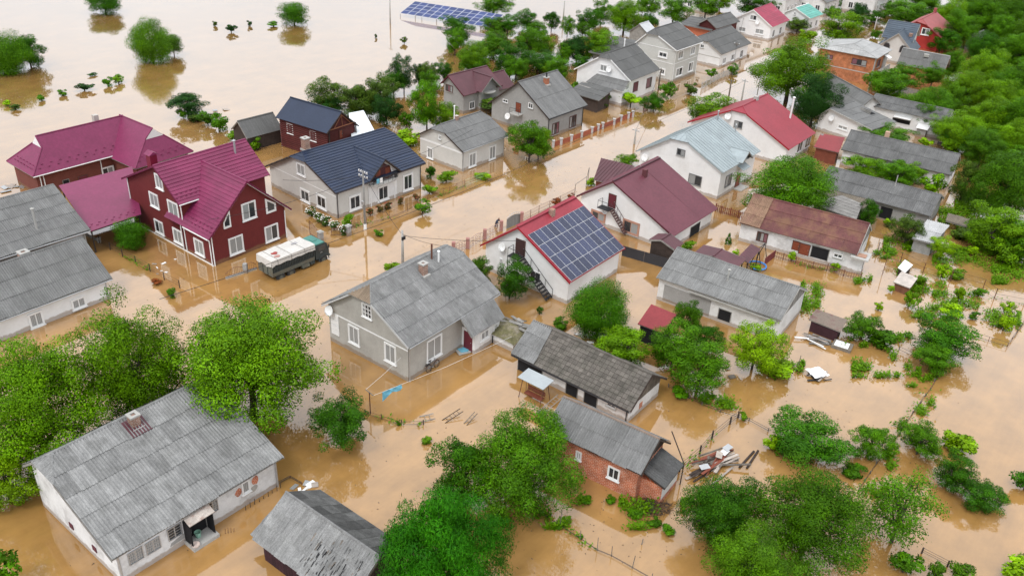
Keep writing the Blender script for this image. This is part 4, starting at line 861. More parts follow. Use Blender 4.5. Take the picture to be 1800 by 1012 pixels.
('garden_tree', -49.9, 125.4, 3.0, 1.96, 0.6, 'M', 'vdark', 'dark spreading tree in the water behind the crimson hip roof', None),
('shrub', -50.4, 124.5, 1.01, 0.86, 0.0, 'S', 'mid', 'small bush under the dark spreading tree', None),
('shrub', -48.1, 123.6, 1.55, 0.81, 0.0, 'S', 'olive', 'olive bush in the hedge left of the dark shed, first', None),
('shrub', -45.9, 122.0, 1.66, 1.3, 0.0, 'S', 'mid', 'green bush in the hedge left of the dark shed, second', None),
('shrub', -43.6, 119.9, 1.63, 1.48, 0.0, 'S', 'mid', 'green bush in the hedge left of the dark shed, third', None),
('shrub', -40.3, 116.8, 1.33, 0.77, 0.0, 'S', 'bright2', 'bright bush at the foot of the dark shed gable', None),
('shrub', -36.7, 114.1, 1.46, 1.22, 0.0, 'S', 'bright2', 'bright bush in front of the dark shed', None),
('shrub', -77.5, 126.0, 0.81, 0.47, 0.0, 'S', 'lime', 'pale bush poking out of the open flood at upper left', 'bushes poking out of the open flood'),
('shrub', -75.4, 124.5, 0.89, 0.5, 0.0, 'S', 'olive', 'low grey bush poking out of the open flood at upper left', 'bushes poking out of the open flood'),
('shrub', -73.9, 129.1, 0.81, 0.53, 0.0, 'S', 'mid', 'small green bush poking out of the open flood at upper left', 'bushes poking out of the open flood'),
('shrub', -72.1, 132.0, 0.87, 0.59, 0.0, 'S', 'mid', 'round green bush poking out of the open flood at upper left', 'bushes poking out of the open flood'),
('shrub', -69.9, 135.0, 1.5, 0.68, 0.0, 'S', 'vdark', 'dark twiggy bush poking out of the open flood at upper left', 'bushes poking out of the open flood'),
('shrub', -67.5, 138.0, 0.99, 0.82, 0.0, 'S', 'mid', 'left one of a pair of bush poking out of the open flood at upper left', 'bushes poking out of the open flood'),
('shrub', -66.4, 139.5, 1.15, 0.87, 0.0, 'S', 'bright2', 'right one of a pair of bush poking out of the open flood at upper left', 'bushes poking out of the open flood'),
('shrub', -63.6, 180.3, 0.64, 0.64, 0.0, 'S', 'olive', 'tiny olive bush poking out of the open flood at upper left', 'bushes poking out of the open flood'),
('shrub', -59.0, 176.1, 1.37, 0.9, 0.0, 'S', 'vdark', 'dark branching bush poking out of the open flood at upper left', 'bushes poking out of the open flood'),
('shrub', -57.0, 181.9, 0.7, 0.63, 0.0, 'S', 'vdark', 'tiny dark bush poking out of the open flood at upper left', 'bushes poking out of the open flood'),
('shrub', -72.1, 142.8, 0.81, 0.3, 0.0, 'S', 'vdark', 'tiny twiggy bush poking out of the open flood at upper left', 'bushes poking out of the open flood'),
('shrub', -30.2, 177.6, 0.36, 0.54, 0.0, 'S', 'vdark', 'thin dark bush poking out of the open flood at upper left', 'bushes poking out of the open flood'),
('shrub', -24.1, 174.6, 0.89, 0.76, 0.0, 'S', 'olive', 'thin pale bush poking out of the open flood at upper left', 'bushes poking out of the open flood'),
('shrub', -11.4, 107.0, 0.91, 1.0, 0.0, 'S', 'dark', 'clipped dark bush at the corner between blue roofed house and bungalow', None),
('shrub', -9.3, 105.9, 1.39, 0.98, 0.0, 'S', 'bright2', 'clipped light bush beside the dark clipped bush by the bungalow', None),
('shrub', -4.6, 107.7, 1.29, 0.49, 0.0, 'S', 'lime', 'lime bush at the street fence of the bungalow', None),
('shrub', -11.1, 101.9, 1.09, 0.64, 0.0, 'S', 'bright2', 'light bush at the right corner of the blue roofed house', None),
('sapling', -11.3, 95.5, 1.27, 0.84, 0.6, 'S', 'mid2', 'leafy sapling standing in the street edge', None),
('shrub', -19.4, 90.8, 0.94, 1.1, 0.0, 'S', 'bright', 'bright green bush at the near corner of the blue roofed house', None),
('shrub', -15.6, 89.2, 0.63, 0.46, 0.0, 'S', 'mid', 'lone clump standing in the flooded street near the pole', None),
('rose_bush', -17.4, 94.6, 0.59, 0.46, 0.0, 'S', 'rose', 'rose bush in the front bed of the blue roofed house, nearest the pole', 'rose bushes in the front bed'),
('rose_bush', -16.4, 95.6, 0.59, 0.46, 0.0, 'S', 'rose', 'rose bush in the front bed of the blue roofed house, second', 'rose bushes in the front bed'),
('rose_bush', -14.3, 98.3, 0.6, 0.47, 0.0, 'S', 'rose', 'rose bush in the front bed of the blue roofed house, dark red one', 'rose bushes in the front bed'),
('rose_bush', -15.6, 96.7, 0.6, 0.47, 0.0, 'S', 'rose', 'rose bush in the front bed of the blue roofed house, sparse one', 'rose bushes in the front bed'),
('rose_bush', -12.5, 99.6, 0.61, 0.48, 0.0, 'S', 'rose', 'rose bush in the front bed of the blue roofed house, by the right window', 'rose bushes in the front bed'),
('rose_bush', -24.3, 93.5, 0.76, 0.63, 0.0, 'S', 'whiterose', 'white flowering rose bush in the hedge beside the drive, first from the house', 'white rose hedge'),
('rose_bush', -23.0, 92.1, 0.75, 0.62, 0.0, 'S', 'whiterose', 'white flowering rose bush in the hedge beside the drive, second from the house', 'white rose hedge'),
('rose_bush', -22.0, 91.3, 0.74, 0.62, 0.0, 'S', 'whiterose', 'white flowering rose bush in the hedge beside the drive, third from the house', 'white rose hedge'),
('rose_bush', -20.8, 90.2, 0.74, 0.61, 0.0, 'S', 'whiterose', 'white flowering rose bush in the hedge beside the drive, fourth from the house', 'white rose hedge'),
('rose_bush', -19.5, 89.2, 0.73, 0.6, 0.0, 'S', 'whiterose', 'white flowering rose bush in the hedge beside the drive, last from the house', 'white rose hedge'),
('shrub', -9.3, 80.9, 1.36, 0.54, 0.4, 'S', 'lime', 'pale grass tuft behind the grey stucco house ridge', None),
('shrub', -12.5, 80.5, 1.12, 0.66, 0.5, 'S', 'lime', 'pale shrub under the concrete pole behind the grey stucco house', None),
('shrub', -35.9, 75.9, 0.68, 0.27, 0.0, 'S', 'rust', 'reddish bush tangled in the wire fence left', None),
('shrub', -33.5, 73.6, 0.66, 0.54, 0.0, 'S', 'mid', 'green tuft at the wire fence end', None),
('shrub', 41.5, 79.3, 0.98, 1.1, 0.0, 'S', 'bright2', 'young light green shrub in the flooded garden, between rusty hutch and brown shed', 'young shrubs in the flooded vegetable garden'),
('shrub', 37.9, 78.3, 0.48, 0.6, 0.0, 'S', 'lime', 'young lime green shrub in the flooded garden, small one left of the sapling row', 'young shrubs in the flooded vegetable garden'),
('shrub', 45.4, 78.0, 1.57, 0.67, 0.0, 'S', 'lime', 'young lime green shrub in the flooded garden, wide one right above the dark twin tree', 'young shrubs in the flooded vegetable garden'),
('shrub', 47.4, 81.1, 0.74, 1.06, 0.0, 'S', 'lime', 'young lime green shrub in the flooded garden, second from the mesh fence posts', 'young shrubs in the flooded vegetable garden'),
('shrub', 50.2, 82.5, 0.76, 0.63, 0.0, 'S', 'mid', 'young green shrub in the flooded garden, just below the mesh fence', 'young shrubs in the flooded vegetable garden'),
('shrub', 47.5, 77.6, 0.59, 0.55, 0.0, 'S', 'mid', 'young green shrub in the flooded garden, beside the open water', 'young shrubs in the flooded vegetable garden'),
('shrub', 51.7, 79.3, 0.85, 0.73, 0.0, 'S', 'lime', 'young lime green shrub in the flooded garden, upper one by the right edge', 'young shrubs in the flooded vegetable garden'),
('shrub', 49.6, 75.6, 1.08, 1.24, 0.0, 'S', 'lime', 'young lime green shrub in the flooded garden, lower one by the right edge', 'young shrubs in the flooded vegetable garden'),
('shrub', 42.5, 77.0, 0.58, 0.54, 0.0, 'S', 'mid', 'young green shrub in the flooded garden, left of the wide lime one', 'young shrubs in the flooded vegetable garden'),
('shrub', 49.5, 86.6, 1.14, 0.59, 0.0, 'S', 'bright2', 'young light green shrub in the flooded garden, under the reed patch', 'young shrubs in the flooded vegetable garden'),
('shrub', 53.7, 92.3, 0.83, 0.74, 0.0, 'S', 'lime', 'young lime green shrub in the flooded garden, below the yellow green reed tree', 'young shrubs in the flooded vegetable garden'),
('shrub', 44.4, 83.9, 0.82, 0.78, 0.0, 'S', 'bright2', 'young light green shrub in the flooded garden, right of the rusty hutch', 'young shrubs in the flooded vegetable garden'),
('shrub', 47.6, 86.2, 0.95, 1.07, 0.0, 'S', 'lime', 'young lime green shrub in the flooded garden, above the mesh fence', 'young shrubs in the flooded vegetable garden'),
('shrub', 58.0, 91.0, 0.95, 1.25, 0.0, 'S', 'mid', 'young green shrub in the flooded garden, right edge under the reeds', 'young shrubs in the flooded vegetable garden'),
('shrub', 40.6, 82.3, 0.5, 0.5, 0.0, 'S', 'lime', 'young lime green shrub in the flooded garden, left of the rusty hutch', 'young shrubs in the flooded vegetable garden'),
('weed_tuft', 17.3, 60.7, 0.43, 0.21, 0.0, 'S', 'bright2', 'low green weed tuft below the grove, left of two along the sunken fence', 'weed tufts along the wire fences'),
('weed_tuft', 20.0, 58.7, 0.5, 0.42, 0.0, 'S', 'bright2', 'low green weed tuft at the fence corner post right of the grove', 'weed tufts along the wire fences'),
('weed_tuft', 17.8, 61.6, 0.46, 0.2, 0.0, 'S', 'mid', 'low green weed tuft above its twin along the sunken fence', 'weed tufts along the wire fences'),
('weed_tuft', 6.3, 47.9, 0.54, 0.26, 0.0, 'S', 'mid', 'low green weed tuft left of the brick shed window in the water', 'weed tufts along the wire fences'),
('weed_tuft', 8.0, 48.0, 0.54, 0.26, 0.0, 'S', 'mid', 'low green weed tuft under the brick shed window in the water', 'weed tufts along the wire fences'),
('weed_tuft', 9.6, 46.7, 0.68, 0.33, 0.0, 'S', 'mid', 'low green weed tuft left end of the weed row by the brushwood', 'weed tufts along the wire fences'),
('weed_tuft', 11.0, 45.9, 0.64, 0.31, 0.0, 'S', 'mid', 'low green weed tuft middle of the weed row by the brushwood', 'weed tufts along the wire fences'),
('weed_tuft', 11.9, 45.3, 0.63, 0.31, 0.0, 'S', 'mid', 'low green weed tuft right end of the weed row by the brushwood', 'weed tufts along the wire fences'),
('weed_tuft', 3.5, 46.1, 0.25, 0.25, 0.0, 'S', 'mid', 'low green weed tuft first on the crooked stick fence', 'weed tufts along the wire fences'),
('weed_tuft', 4.2, 45.2, 0.35, 0.17, 0.0, 'S', 'mid', 'low green weed tuft second on the crooked stick fence', 'weed tufts along the wire fences'),
('weed_tuft', 5.7, 44.3, 0.23, 0.18, 0.0, 'S', 'mid', 'low green weed tuft third on the crooked stick fence', 'weed tufts along the wire fences'),
('weed_tuft', 15.0, 61.6, 1.01, 0.43, 0.0, 'S', 'mid', 'low green weed tuft at the right corner of the mossy barn', 'weed tufts along the wire fences'),
('weed_tuft', -6.0, 53.6, 0.57, 0.26, 0.0, 'S', 'bright2', 'low green weed tuft floating alone left of the broad glossy tree', 'weed tufts along the wire fences'),
('weed_tuft', 0.2, 45.4, 0.93, 0.46, 0.0, 'S', 'bright2', 'low green weed tuft under the broad glossy tree at the bottom', 'weed tufts along the wire fences'),
('weed_tuft', -8.6, 55.5, 0.23, 0.35, 0.0, 'S', 'mid', 'low green weed tuft at the sagging yard fence post', 'weed tufts along the wire fences'),
('hedge', 79.1, 212.9, 2.41, 1.46, 0.0, 'M', 'mid', 'green hedge bush at the lower end of the upper street fence', None),
('hedge', 84.7, 218.8, 2.41, 1.52, 0.0, 'M', 'dark', 'dark hedge bush in the middle of the upper street fence', None),
('hedge', 91.1, 227.8, 2.6, 1.41, 0.0, 'M', 'mid', 'green hedge bush at the top of the upper street fence', None),
('hedge', 88.3, 234.8, 2.74, 1.79, 0.0, 'M', 'olive', 'olive tree between the far white houses', None),
('hedge', 96.3, 238.3, 4.25, 1.94, 0.0, 'M', 'mid', 'green tree before the pale house at the top edge', None),
('hedge', 81.4, 233.2, 2.45, 1.6, 0.0, 'M', 'mid', 'green tree right of the low white house at top', None),
('woodland_tree', 67.0, 140.4, 4.2, 3.35, 0.5, 'L', 'mid', 'green tree in the upper right woodland, left edge, middle row', 'trees of the upper right woodland'),
('woodland_tree', 75.2, 148.7, 4.2, 3.9, 0.5, 'L', 'bright2', 'yellow green tree in the upper right woodland, middle, middle row', 'trees of the upper right woodland'),
('woodland_tree', 83.8, 159.9, 4.82, 4.19, 0.5, 'L', 'bright2', 'yellow green tree in the upper right woodland, middle, middle row', 'trees of the upper right woodland'),
('woodland_tree', 85.6, 151.8, 5.25, 4.32, 0.5, 'L', 'mid', 'green tree in the upper right woodland, right edge, middle row', 'trees of the upper right woodland'),
('woodland_tree', 67.0, 130.0, 4.46, 2.82, 0.5, 'L', 'bright2', 'yellow green tree in the upper right woodland, middle, lowest row', 'trees of the upper right woodland'),
('woodland_tree', 74.0, 134.5, 4.66, 3.54, 0.5, 'L', 'bright2', 'yellow green tree in the upper right woodland, right edge, lowest row', 'trees of the upper right woodland'),
('woodland_tree', 78.0, 132.2, 4.65, 4.38, 0.5, 'L', 'mid', 'green tree in the upper right woodland, right edge, lowest row', 'trees of the upper right woodland'),
('woodland_tree', 67.8, 122.9, 3.82, 2.76, 0.5, 'L', 'mid', 'green tree in the upper right woodland, middle, lowest row', 'trees of the upper right woodland'),
('woodland_tree', 73.7, 125.8, 4.2, 3.39, 0.5, 'L', 'bright2', 'yellow green tree in the upper right woodland, right edge, lowest row', 'trees of the upper right woodland'),
('woodland_tree', 83.1, 171.2, 3.18, 2.84, 0.5, 'L', 'mid', 'green tree in the upper right woodland, middle, upper row', 'trees of the upper right woodland'),
('woodland_tree', 93.2, 180.9, 4.06, 3.71, 0.5, 'L', 'dark', 'dark green tree in the upper right woodland, middle, upper row', 'trees of the upper right woodland'),
('woodland_tree', 98.3, 177.4, 5.39, 4.34, 0.5, 'L', 'mid', 'green tree in the upper right woodland, right edge, upper row', 'trees of the upper right woodland'),
('woodland_tree', 98.8, 211.6, 4.64, 3.84, 0.5, 'L', 'bright2', 'yellow green tree in the upper right woodland, middle, top row', 'trees of the upper right woodland'),
('woodland_tree', 106.4, 212.7, 5.5, 4.69, 0.5, 'L', 'mid', 'green tree in the upper right woodland, middle, top row', 'trees of the upper right woodland'),
('woodland_tree', 110.9, 207.7, 5.06, 5.06, 0.5, 'L', 'mid', 'green tree in the upper right woodland, right edge, top row', 'trees of the upper right woodland'),
('woodland_tree', 108.3, 191.9, 4.74, 5.12, 0.5, 'L', 'mid2', 'pale green tree in the upper right woodland, right edge, upper row', 'trees of the upper right woodland'),
('woodland_tree', 95.5, 197.5, 4.36, 3.99, 0.5, 'L', 'mid', 'green tree in the upper right woodland, middle, upper row', 'trees of the upper right woodland'),
('woodland_tree', 98.8, 226.9, 5.72, 3.61, 0.5, 'L', 'mid', 'green tree in the upper right woodland, left edge, top row', 'trees of the upper right woodland'),
('woodland_tree', 79.3, 152.8, 3.75, 2.83, 0.5, 'L', 'bright2', 'yellow green tree in the upper right woodland, middle, middle row', 'trees of the upper right woodland'),
('woodland_tree', 81.1, 146.8, 4.5, 3.3, 0.5, 'L', 'bright2', 'yellow green tree in the upper right woodland, right edge, middle row', 'trees of the upper right woodland'),
('woodland_tree', 65.5, 137.3, 2.57, 2.57, 0.5, 'L', 'mid', 'green tree in the upper right woodland, left edge, lowest row', 'trees of the upper right woodland'),
('woodland_tree', 72.7, 143.9, 2.71, 3.0, 0.5, 'L', 'mid2', 'pale green tree in the upper right woodland, middle, middle row', 'trees of the upper right woodland'),
('woodland_tree', 88.9, 154.1, 4.17, 3.54, 0.5, 'L', 'bright2', 'yellow green tree in the upper right woodland, right edge, middle row', 'trees of the upper right woodland'),
('woodland_tree', 122.7, 221.3, 5.43, 5.43, 0.5, 'L', 'mid', 'green tree in the upper right woodland, right edge, top row', 'trees of the upper right woodland'),
('woodland_tree', 72.9, 133.1, 2.57, 2.29, 0.5, 'L', 'mid', 'green tree in the upper right woodland, middle, lowest row', 'trees of the upper right woodland'),
('woodland_tree', 66.6, 144.7, 2.69, 2.11, 0.5, 'L', 'bright2', 'yellow green tree in the upper right woodland, left edge, middle row', 'trees of the upper right woodland'),
('woodland_tree', 113.6, 232.8, 4.7, 4.26, 0.5, 'L', 'mid', 'green tree in the upper right woodland, middle, top row', 'trees of the upper right woodland'),
('woodland_tree', 104.4, 196.8, 4.06, 3.68, 0.5, 'L', 'mid', 'green tree in the upper right woodland, right edge, upper row', 'trees of the upper right woodland'),
('woodland_tree', 64.0, 144.5, 2.94, 1.76, 0.5, 'L', 'bright2', 'yellow green tree in the upper right woodland, left edge, middle row', 'trees of the upper right woodland'),
('woodland_tree', 66.7, 128.1, 2.21, 1.78, 0.5, 'L', 'dark', 'dark green tree in the upper right woodland, middle, lowest row', 'trees of the upper right woodland'),
('woodland_tree', 75.2, 129.2, 2.03, 1.86, 0.5, 'L', 'mid', 'green tree in the upper right woodland, right edge, lowest row', 'trees of the upper right woodland'),
('woodland_tree', 77.5, 127.4, 3.03, 2.76, 0.5, 'L', 'mid', 'green tree in the upper right woodland, right edge, lowest row', 'trees of the upper right woodland'),
('woodland_tree', 76.2, 162.6, 2.71, 2.39, 0.5, 'L', 'mid', 'green tree in the upper right woodland, left edge, middle row', 'trees of the upper right woodland'),
('woodland_tree', 122.1, 234.8, 6.11, 4.31, 0.5, 'L', 'mid2', 'pale green tree in the upper right woodland, right edge, top row', 'trees of the upper right woodland'),
]
# ------------------------------------------------------------------ the flood
wm = M_water()
m = MB(); S_ = 2500
m.add([(-S_, -60, 0), (S_, -60, 0), (S_, S_, 0), (-S_, S_, 0)], [(0, 1, 2, 3)])
wat = m.build('water', wm); wat['kind'] = 'structure'
bed = MB().add([(-S_, -60, -1.6), (S_, -60, -1.6), (S_, S_, -1.6), (-S_, S_, -1.6)], [(0, 1, 2, 3)]).build('ground', M('river_mud', (.2, .13, .07), .95, .2, .3)); bed['kind'] = 'structure'

# ------------------------------------------------------------------ houses
HS = {}
def house(key, name, label, cat, wall, rk, rm, k0=0, k1=0, og=.4, oe=.45, gut=None, wins=True, group=None, i1=None, i0=None, **kw):
    x, y, az, L, W, e, r, fi0, fi1, ro, de = H[key]
    root = empty(name, label, cat, (x, y, 0), R(az), group)
    roof, zf, zk = block(root, 'roof', L, W, e, r, ro, de, fi0 if i0 is None else i0, fi1 if i1 is None else i1, k0, k1, og, oe, wall, rk, rm, **kw)
    if wins:
        for (f, c, z, w_, h_, st) in WIN.get(key, []):
            if st.startswith('trap'): continue
            window(root, f, c, z, w_, h_, st, L / 2 - og, W / 2 - oe)
    if gut: gutter(root, L, W, e, og, oe, gut)
    HS[key] = (root, roof, zf, zk); return root, roof, zf, zk

# grey stucco house in the middle
x, y, az, L, W, e, r, i0, i1, ro, de = H['grey_bungalow']
root, roof, zf, zk = house('grey_bungalow', 'bungalow', 'grey stucco house with a corrugated slate roof and bicycle at its wall, in the centre', 'house', greyr, 'slate', slate_n, .25, .22, gut=metal, fascia=M('pale_barge', (.5, .5, .5), .7, .1, 1), cap=slate_n, rmh=M('ochre_slate', (.21, .16, .115), .9, .16, 1.2, rnd=.1, streak=True))
MB().box((-L / 2 + .36, -W / 2 + .44, 3.15), (-L / 2 + .4, W / 2 - .44, 3.27)).build('string_course', trim, root)
s, t = CH['grey_bungalow']; chimney(roof, s, t, zf(t), .95, .6); pipe(roof, s + 2.3, t + .2, zf(t) - .2, zf(t) + 1.3, .09, trim)
MB().tube([(s + 1.9, t + .7, zf(t + .7) - .2), (s + 1.9, t + .7, zf(t + .7) + 1.6)], .09, 8).build('flue_pipe', rust, roof)
for zz in (1.0, 1.55, 2.1, 2.65): MB().box((-L / 2 + .33, W / 2 - 1.75, zz), (-L / 2 + .4, W / 2 - .75, zz + .5)).build('wall_plaque', trim, root)
# porch under a lower run of slate
px0, px1, pd = 1.3, 4.9, 1.55
yf = -W / 2 + .45
MB().box((px0, yf - pd, -1.2), (px1, yf - .002, 2.35)).build('porch_wall', white, root)
pe = [Vector((px0 - .9, yf - pd - .35, 2.35)), Vector((px1 + .2, yf - pd - .35, 2.35)), Vector((px1 + .2, -W / 2 - .02, e - .03)), Vector((px0 - .9, -W / 2 - .02, e - .03))]
pr = MB().prism(pe, (0, .03, -.08)).build('porch_roof', woodg, root); slope(pr, pe, 'slate', slate_n, 1.2, 1.6)
d_ = Matrix.Translation((px0, yf - pd * .5, 1.05)) @ Matrix.Rotation(FACE['g0'], 4, 'Z')
dd = MB().box((-.5, -.05, -1), (.5, -.002, 1)).build('door', M('maroon_door', (.12, .02, .03), .5, .1, 1), root, mw=d_); MB().tube([(.36, -.12, 0), (.36, -.05, 0)], .03).build('handle', metal, dd)
window(root, 's0', px0 + 1.4, 1.45, 1.3, 1.0, 'w', 0, -(yf - pd)); window(root, 's0', px0 + 3.0, 1.45, .7, 1.0, 'w', 0, -(yf - pd))
# satellite dish helper
def dish(root, p, face, rr=.45, tilt=.35):
    mw = Matrix.Translation(p) @ Matrix.Rotation(face, 4, 'Z') @ Matrix.Rotation(R(90) + tilt * -1, 4, 'X')
    d = MB().lathe([(.02, -.1), (rr * .5, -.075), (rr * .85, -.025), (rr, 0.02), (rr, .045), (rr * .8, 0), (.02, -.08)], 18).build('satellite_dish', trim, root, True, mw)
    MB().tube([(0, -rr * .9, 0), (0, -rr * .2, rr * 1.0)], .02, 5).build('feed_arm', metal, d); MB().tube([(0, 0, -.4), (0, 0, -.09)], .03, 5).build('bracket', metal, d)
dish(root, (-L / 2 + .05, W / 2 - .9, 3.55), FACE['g0'], .5)

# white cottage in the foreground
x, y, az, L, W, e, r, i0, i1, ro, de = H['white_cottage']
root, roof, zf, zk = house('white_cottage', 'cottage', 'whitewashed cottage with peeling plaster and a wide grey slate roof, bottom left', 'house', worn, 'slate', slate_c, .25, .15, cw=1.08, ch=1.75, gut=None, cap=slate_c)
s, t = CH['white_cottage']; chimney(roof, s, t, zf(t), .75, .62)
MB().prism([(s - .75, t - 1.0, zf(t - 1.0) + .08), (s + .75, t - 1.0, zf(t - 1.0) + .08), (s + .75, t + .45, zf(t + .45) + .08), (s - .75, t + .45, zf(t + .45) + .08)], (0, 0, .03)).build('flashing', maroon, roof)
yw = -W / 2 + .45
for (sx, sz, a, b) in ((2.85, 1.55, .3, .85), (4.25, 1.75, .35, .8), (4.0, 1.1, .5, .55)):
    pts = [(sx + a * math.cos(q) * random.uniform(.7, 1.1), yw - .004, sz + b * .5 * math.sin(q) * random.uniform(.7, 1.1)) for q in np.linspace(0, 2 * math.pi, 11)[:-1]]
    MB().prism(pts, (0, -.012, 0)).build('exposed_brick', brick if sz > 1.3 else greyr, root)
MB().prism([(-1.0, yw - .004, .55), (-2.6, yw - .004, .5), (-2.5, yw - .004, .75), (-1.6, yw - .004, .95), (-1.0, yw - .004, .9)], (0, -.012, 0)).build('exposed_plaster', greyr2, root)
cn = MB(); cn.prism([(-1.55, yw - 1.0, 2.15), (.35, yw - 1.0, 2.15), (.35, yw - .01, 2.55), (-1.55, yw - .01, 2.55)], (0, 0, .05)).build('canopy', M('rust_stained_sheet', (.42, .37, .33), .8, .25, 3, dirt=(.2, .09, .06), dirtamt=.8, dscale=2.5), root)
MB().box((-1.6, yw - 1.15, -.6), (.35, yw - .005, .28)).build('step', conc, root)
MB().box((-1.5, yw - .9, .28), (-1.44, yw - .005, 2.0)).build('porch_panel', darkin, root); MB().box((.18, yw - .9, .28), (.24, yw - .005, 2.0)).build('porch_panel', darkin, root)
MB().tube([(L / 2 - .5, yw - .08, 2.4), (L / 2 - .5, yw - .08, -.6)], .07, 6).build('downpipe', metal, root)
MB().tube([(-L / 2 + .5, yw - .08, 2.4), (-L / 2 + .5, yw - .08, -.6)], .07, 6).build('downpipe', metal, root)
for k in (-2.2, .8):
    MB().cbox((-L / 2 + .36, k, 1.0), (.05, .5, .42)).build('vent', M('maroon_vent', (.11, .03, .04), .8, .2, 3), root)

# navy roofed house
x, y, az, L, W, e, r, i0, i1, ro, de = H['blue_house']
root, roof, zf, zk = house('blue_house', 'house', 'pale grey house with a navy metal tile roof and a balcony dormer, beside the street', 'house', cream, 'course', bluem, .22, .2, ch=.42, gut=M('brown_gutter', (.05, .04, .04), .6, .1, 1), i1=.6, fascia=woodd, cap=bluem_s)
s, t = CH['blue_house']; chimney(roof, s, t + .5, zf(t), 1.2, .75, chim)
# cross dormer
window(root, 's0', .33, 1.25, 1.83, 1.96, 'd', 0, W / 2 - .35)
dz = 5.75; dw = 5.0; tb = -W / 2 + (dz - e) / (r - e) * (W / 2 + ro)
Ld = tb - (-W / 2 - .25); T = Matrix.Translation((.35, -W / 2 - .25 + Ld / 2, 0)) @ Matrix.Rotation(R(-90), 4, 'Z')
block(root, 'dormer_roof', Ld, dw, e + .1, dz, 0, 0, og=.6, oe=.25, wall=white, rk='course', rm=bluem, ch=.42, T=T, roof=roof, fascia=woodd, cap=bluem_s)
yd = -W / 2 + .35
MB().prism([(-1.15, yd - .01, 3.0), (1.85, yd - .01, 3.0), (1.5, yd - .01, 4.5), (.35, yd - .01, 5.2), (-.8, yd - .01, 4.5)], (0, -.03, 0)).build('balcony_recess', M('brown_red_recess', (.07, .02, .022), .7, .2, 1.5), root)
for k in (-.4, 1.1): MB().box((k - .35, yd - .06, 3.0), (k + .35, yd - .042, 4.4)).build('balcony_door', woodr, root)
pts = [(.35 - 2.3, yd, 2.75)] + [(.35 + 2.3 * math.cos(a), yd - 1.0 * math.sin(a), 2.75) for a in np.linspace(math.pi * .92, math.pi * .08, 9)] + [(.35 + 2.3, yd, 2.75)]
bal = MB().prism(pts, (0, 0, .2)).build('balcony', conc, root)
MB().tube([(p[0], p[1], 3.85) for p in pts], .03, 5).build('railing', iron, bal)
for p in pts[1:-1]: MB().tube([(p[0], p[1], 2.95), (p[0], p[1], 3.85)], .02, 4).build('baluster', iron, bal)
for k, mt in ((-1.2, bluec), (-.7, trim), (1.6, iron)): MB().cbox((k, yd - .95, 3.5), (.4, .06, .55)).build('hanging_laundry', mt, bal)
for k in (-1.6, 2.2): MB().box((k - .07, -W / 2 + .31, -.5), (k + .07, -W / 2 + .348, 2.75)).build('pilaster', trim, root)
for xx in (-L / 2 + .39,): MB().box((xx, -W / 2 + .46, 2.72), (xx + .05, W / 2 - .5, 2.82)).build('string_course', trim, root)

# crimson roofed house with the big cross gable
x, y, az, L, W, e, r, i0, i1, ro, de = H['crimson_main']
root, roof, zf, zk = house('crimson_main', 'house', 'three level oxblood house with a crimson tile roof and big front gable by the truck', 'house', oxblood, 'course', crimson, ch=.42, wins=False, fascia=M('crimson_trim', (.12, .01, .04), .5, .1, 1), cap=crimson_s)
yfw = -9.95; sx0, sx1 = -L / 2 + .4, 4.2; cxw = (sx0 + sx1) / 2; Ww = (sx1 - sx0) + 1.0; rz = 8.3; ew = 3.45
tback = -W / 2 + (rz - e) / (r - e) * (W / 2 + ro); Lw = tback - (yfw - .55)
T = Matrix.Translation((cxw, yfw - .55 + Lw / 2, 0)) @ Matrix.Rotation(R(-90), 4, 'Z')
block(root, 'wing_roof', Lw, Ww, ew, rz, 0, 0, og=.55, oe=.5, wall=oxblood, rk='course', rm=crimson, ch=.42, T=T, roof=roof, fascia=M('crimson_trim', (.12, .01, .04), .5, .1, 1), cap=crimson_s)
for i, (f, c, z, w_, h_, st) in enumerate(WIN['crimson_main']):
    if st.startswith('trap'): trap_window(root, c, z, w_, h_, st[-1], yfw)
    elif f == 's0': window(root, f, c, z, w_, h_, st, 0, -yfw)
    else: window(root, f, c, z, w_, h_, st, L / 2 - .4, W / 2 - .45)
for p in ((sx0 - .07, yfw + .1), (sx0 + .12, yfw - .07), (sx1 - .1, yfw - .07), (sx0 - .07, W / 2 - .6), (sx0 - .07, -W / 2 + .9), (sx0 - .07, -W / 2 + .3)):
    zt = ew if p[1] < -6 else e
    MB().tube([(p[0], p[1], zt - .1), (p[0], p[1], -.5)], .06, 6).build('downpipe', trim, root)
MB().tube([(sx0 - .55, yfw - .4, ew - .08), (sx0 - .55, -W / 2 - .3, ew - .08)], .07, 6).build('gutter', trim, root)
MB().tube([(-L / 2, -W / 2 - .06, e - .08), (-1.6, -W / 2 - .06, e - .08)], .07, 6).build('gutter', trim, root)
MB().box((sx0 - .04, yfw - .03, -.6), (sx0 - .003, W / 2 - .6, .12)).build('plinth', trim, root)
soff = MB()
for a, b in ((sx0 - .5, cxw), (sx1 + .5, cxw)):
    soff.prism([(a, yfw - .54, ew - .18), (b, yfw - .54, rz - .18), (b, yfw - .1, rz - .18), (a, yfw - .1, ew - .18)], (0, 0, -.04))
soff.build('soffit', trim, roof)
chimney(roof, -L / 2 + 1.2, ro + 2.2, zk(ro + 2.2), 1.5, .8, M('crimson_clad_chimney', (.17, .01, .03), .5, .1, 1), False)
MB().prism([(-L / 2 + .65, ro + 1.65, zk(ro + 2.2) + 1.5), (-L / 2 + 1.75, ro + 1.65, zk(ro + 2.2) + 1.5), (-L / 2 + 1.2, ro + 1.65, zk(ro + 2.2) + 1.85)], (0, 1.1, 0)).build('cap', crimson_s, roof)
pipe(roof, 3.6, ro - 1.0, zf(ro - 1.0) - .2, zf(ro - 1.0) + 1.5, .12, metal)
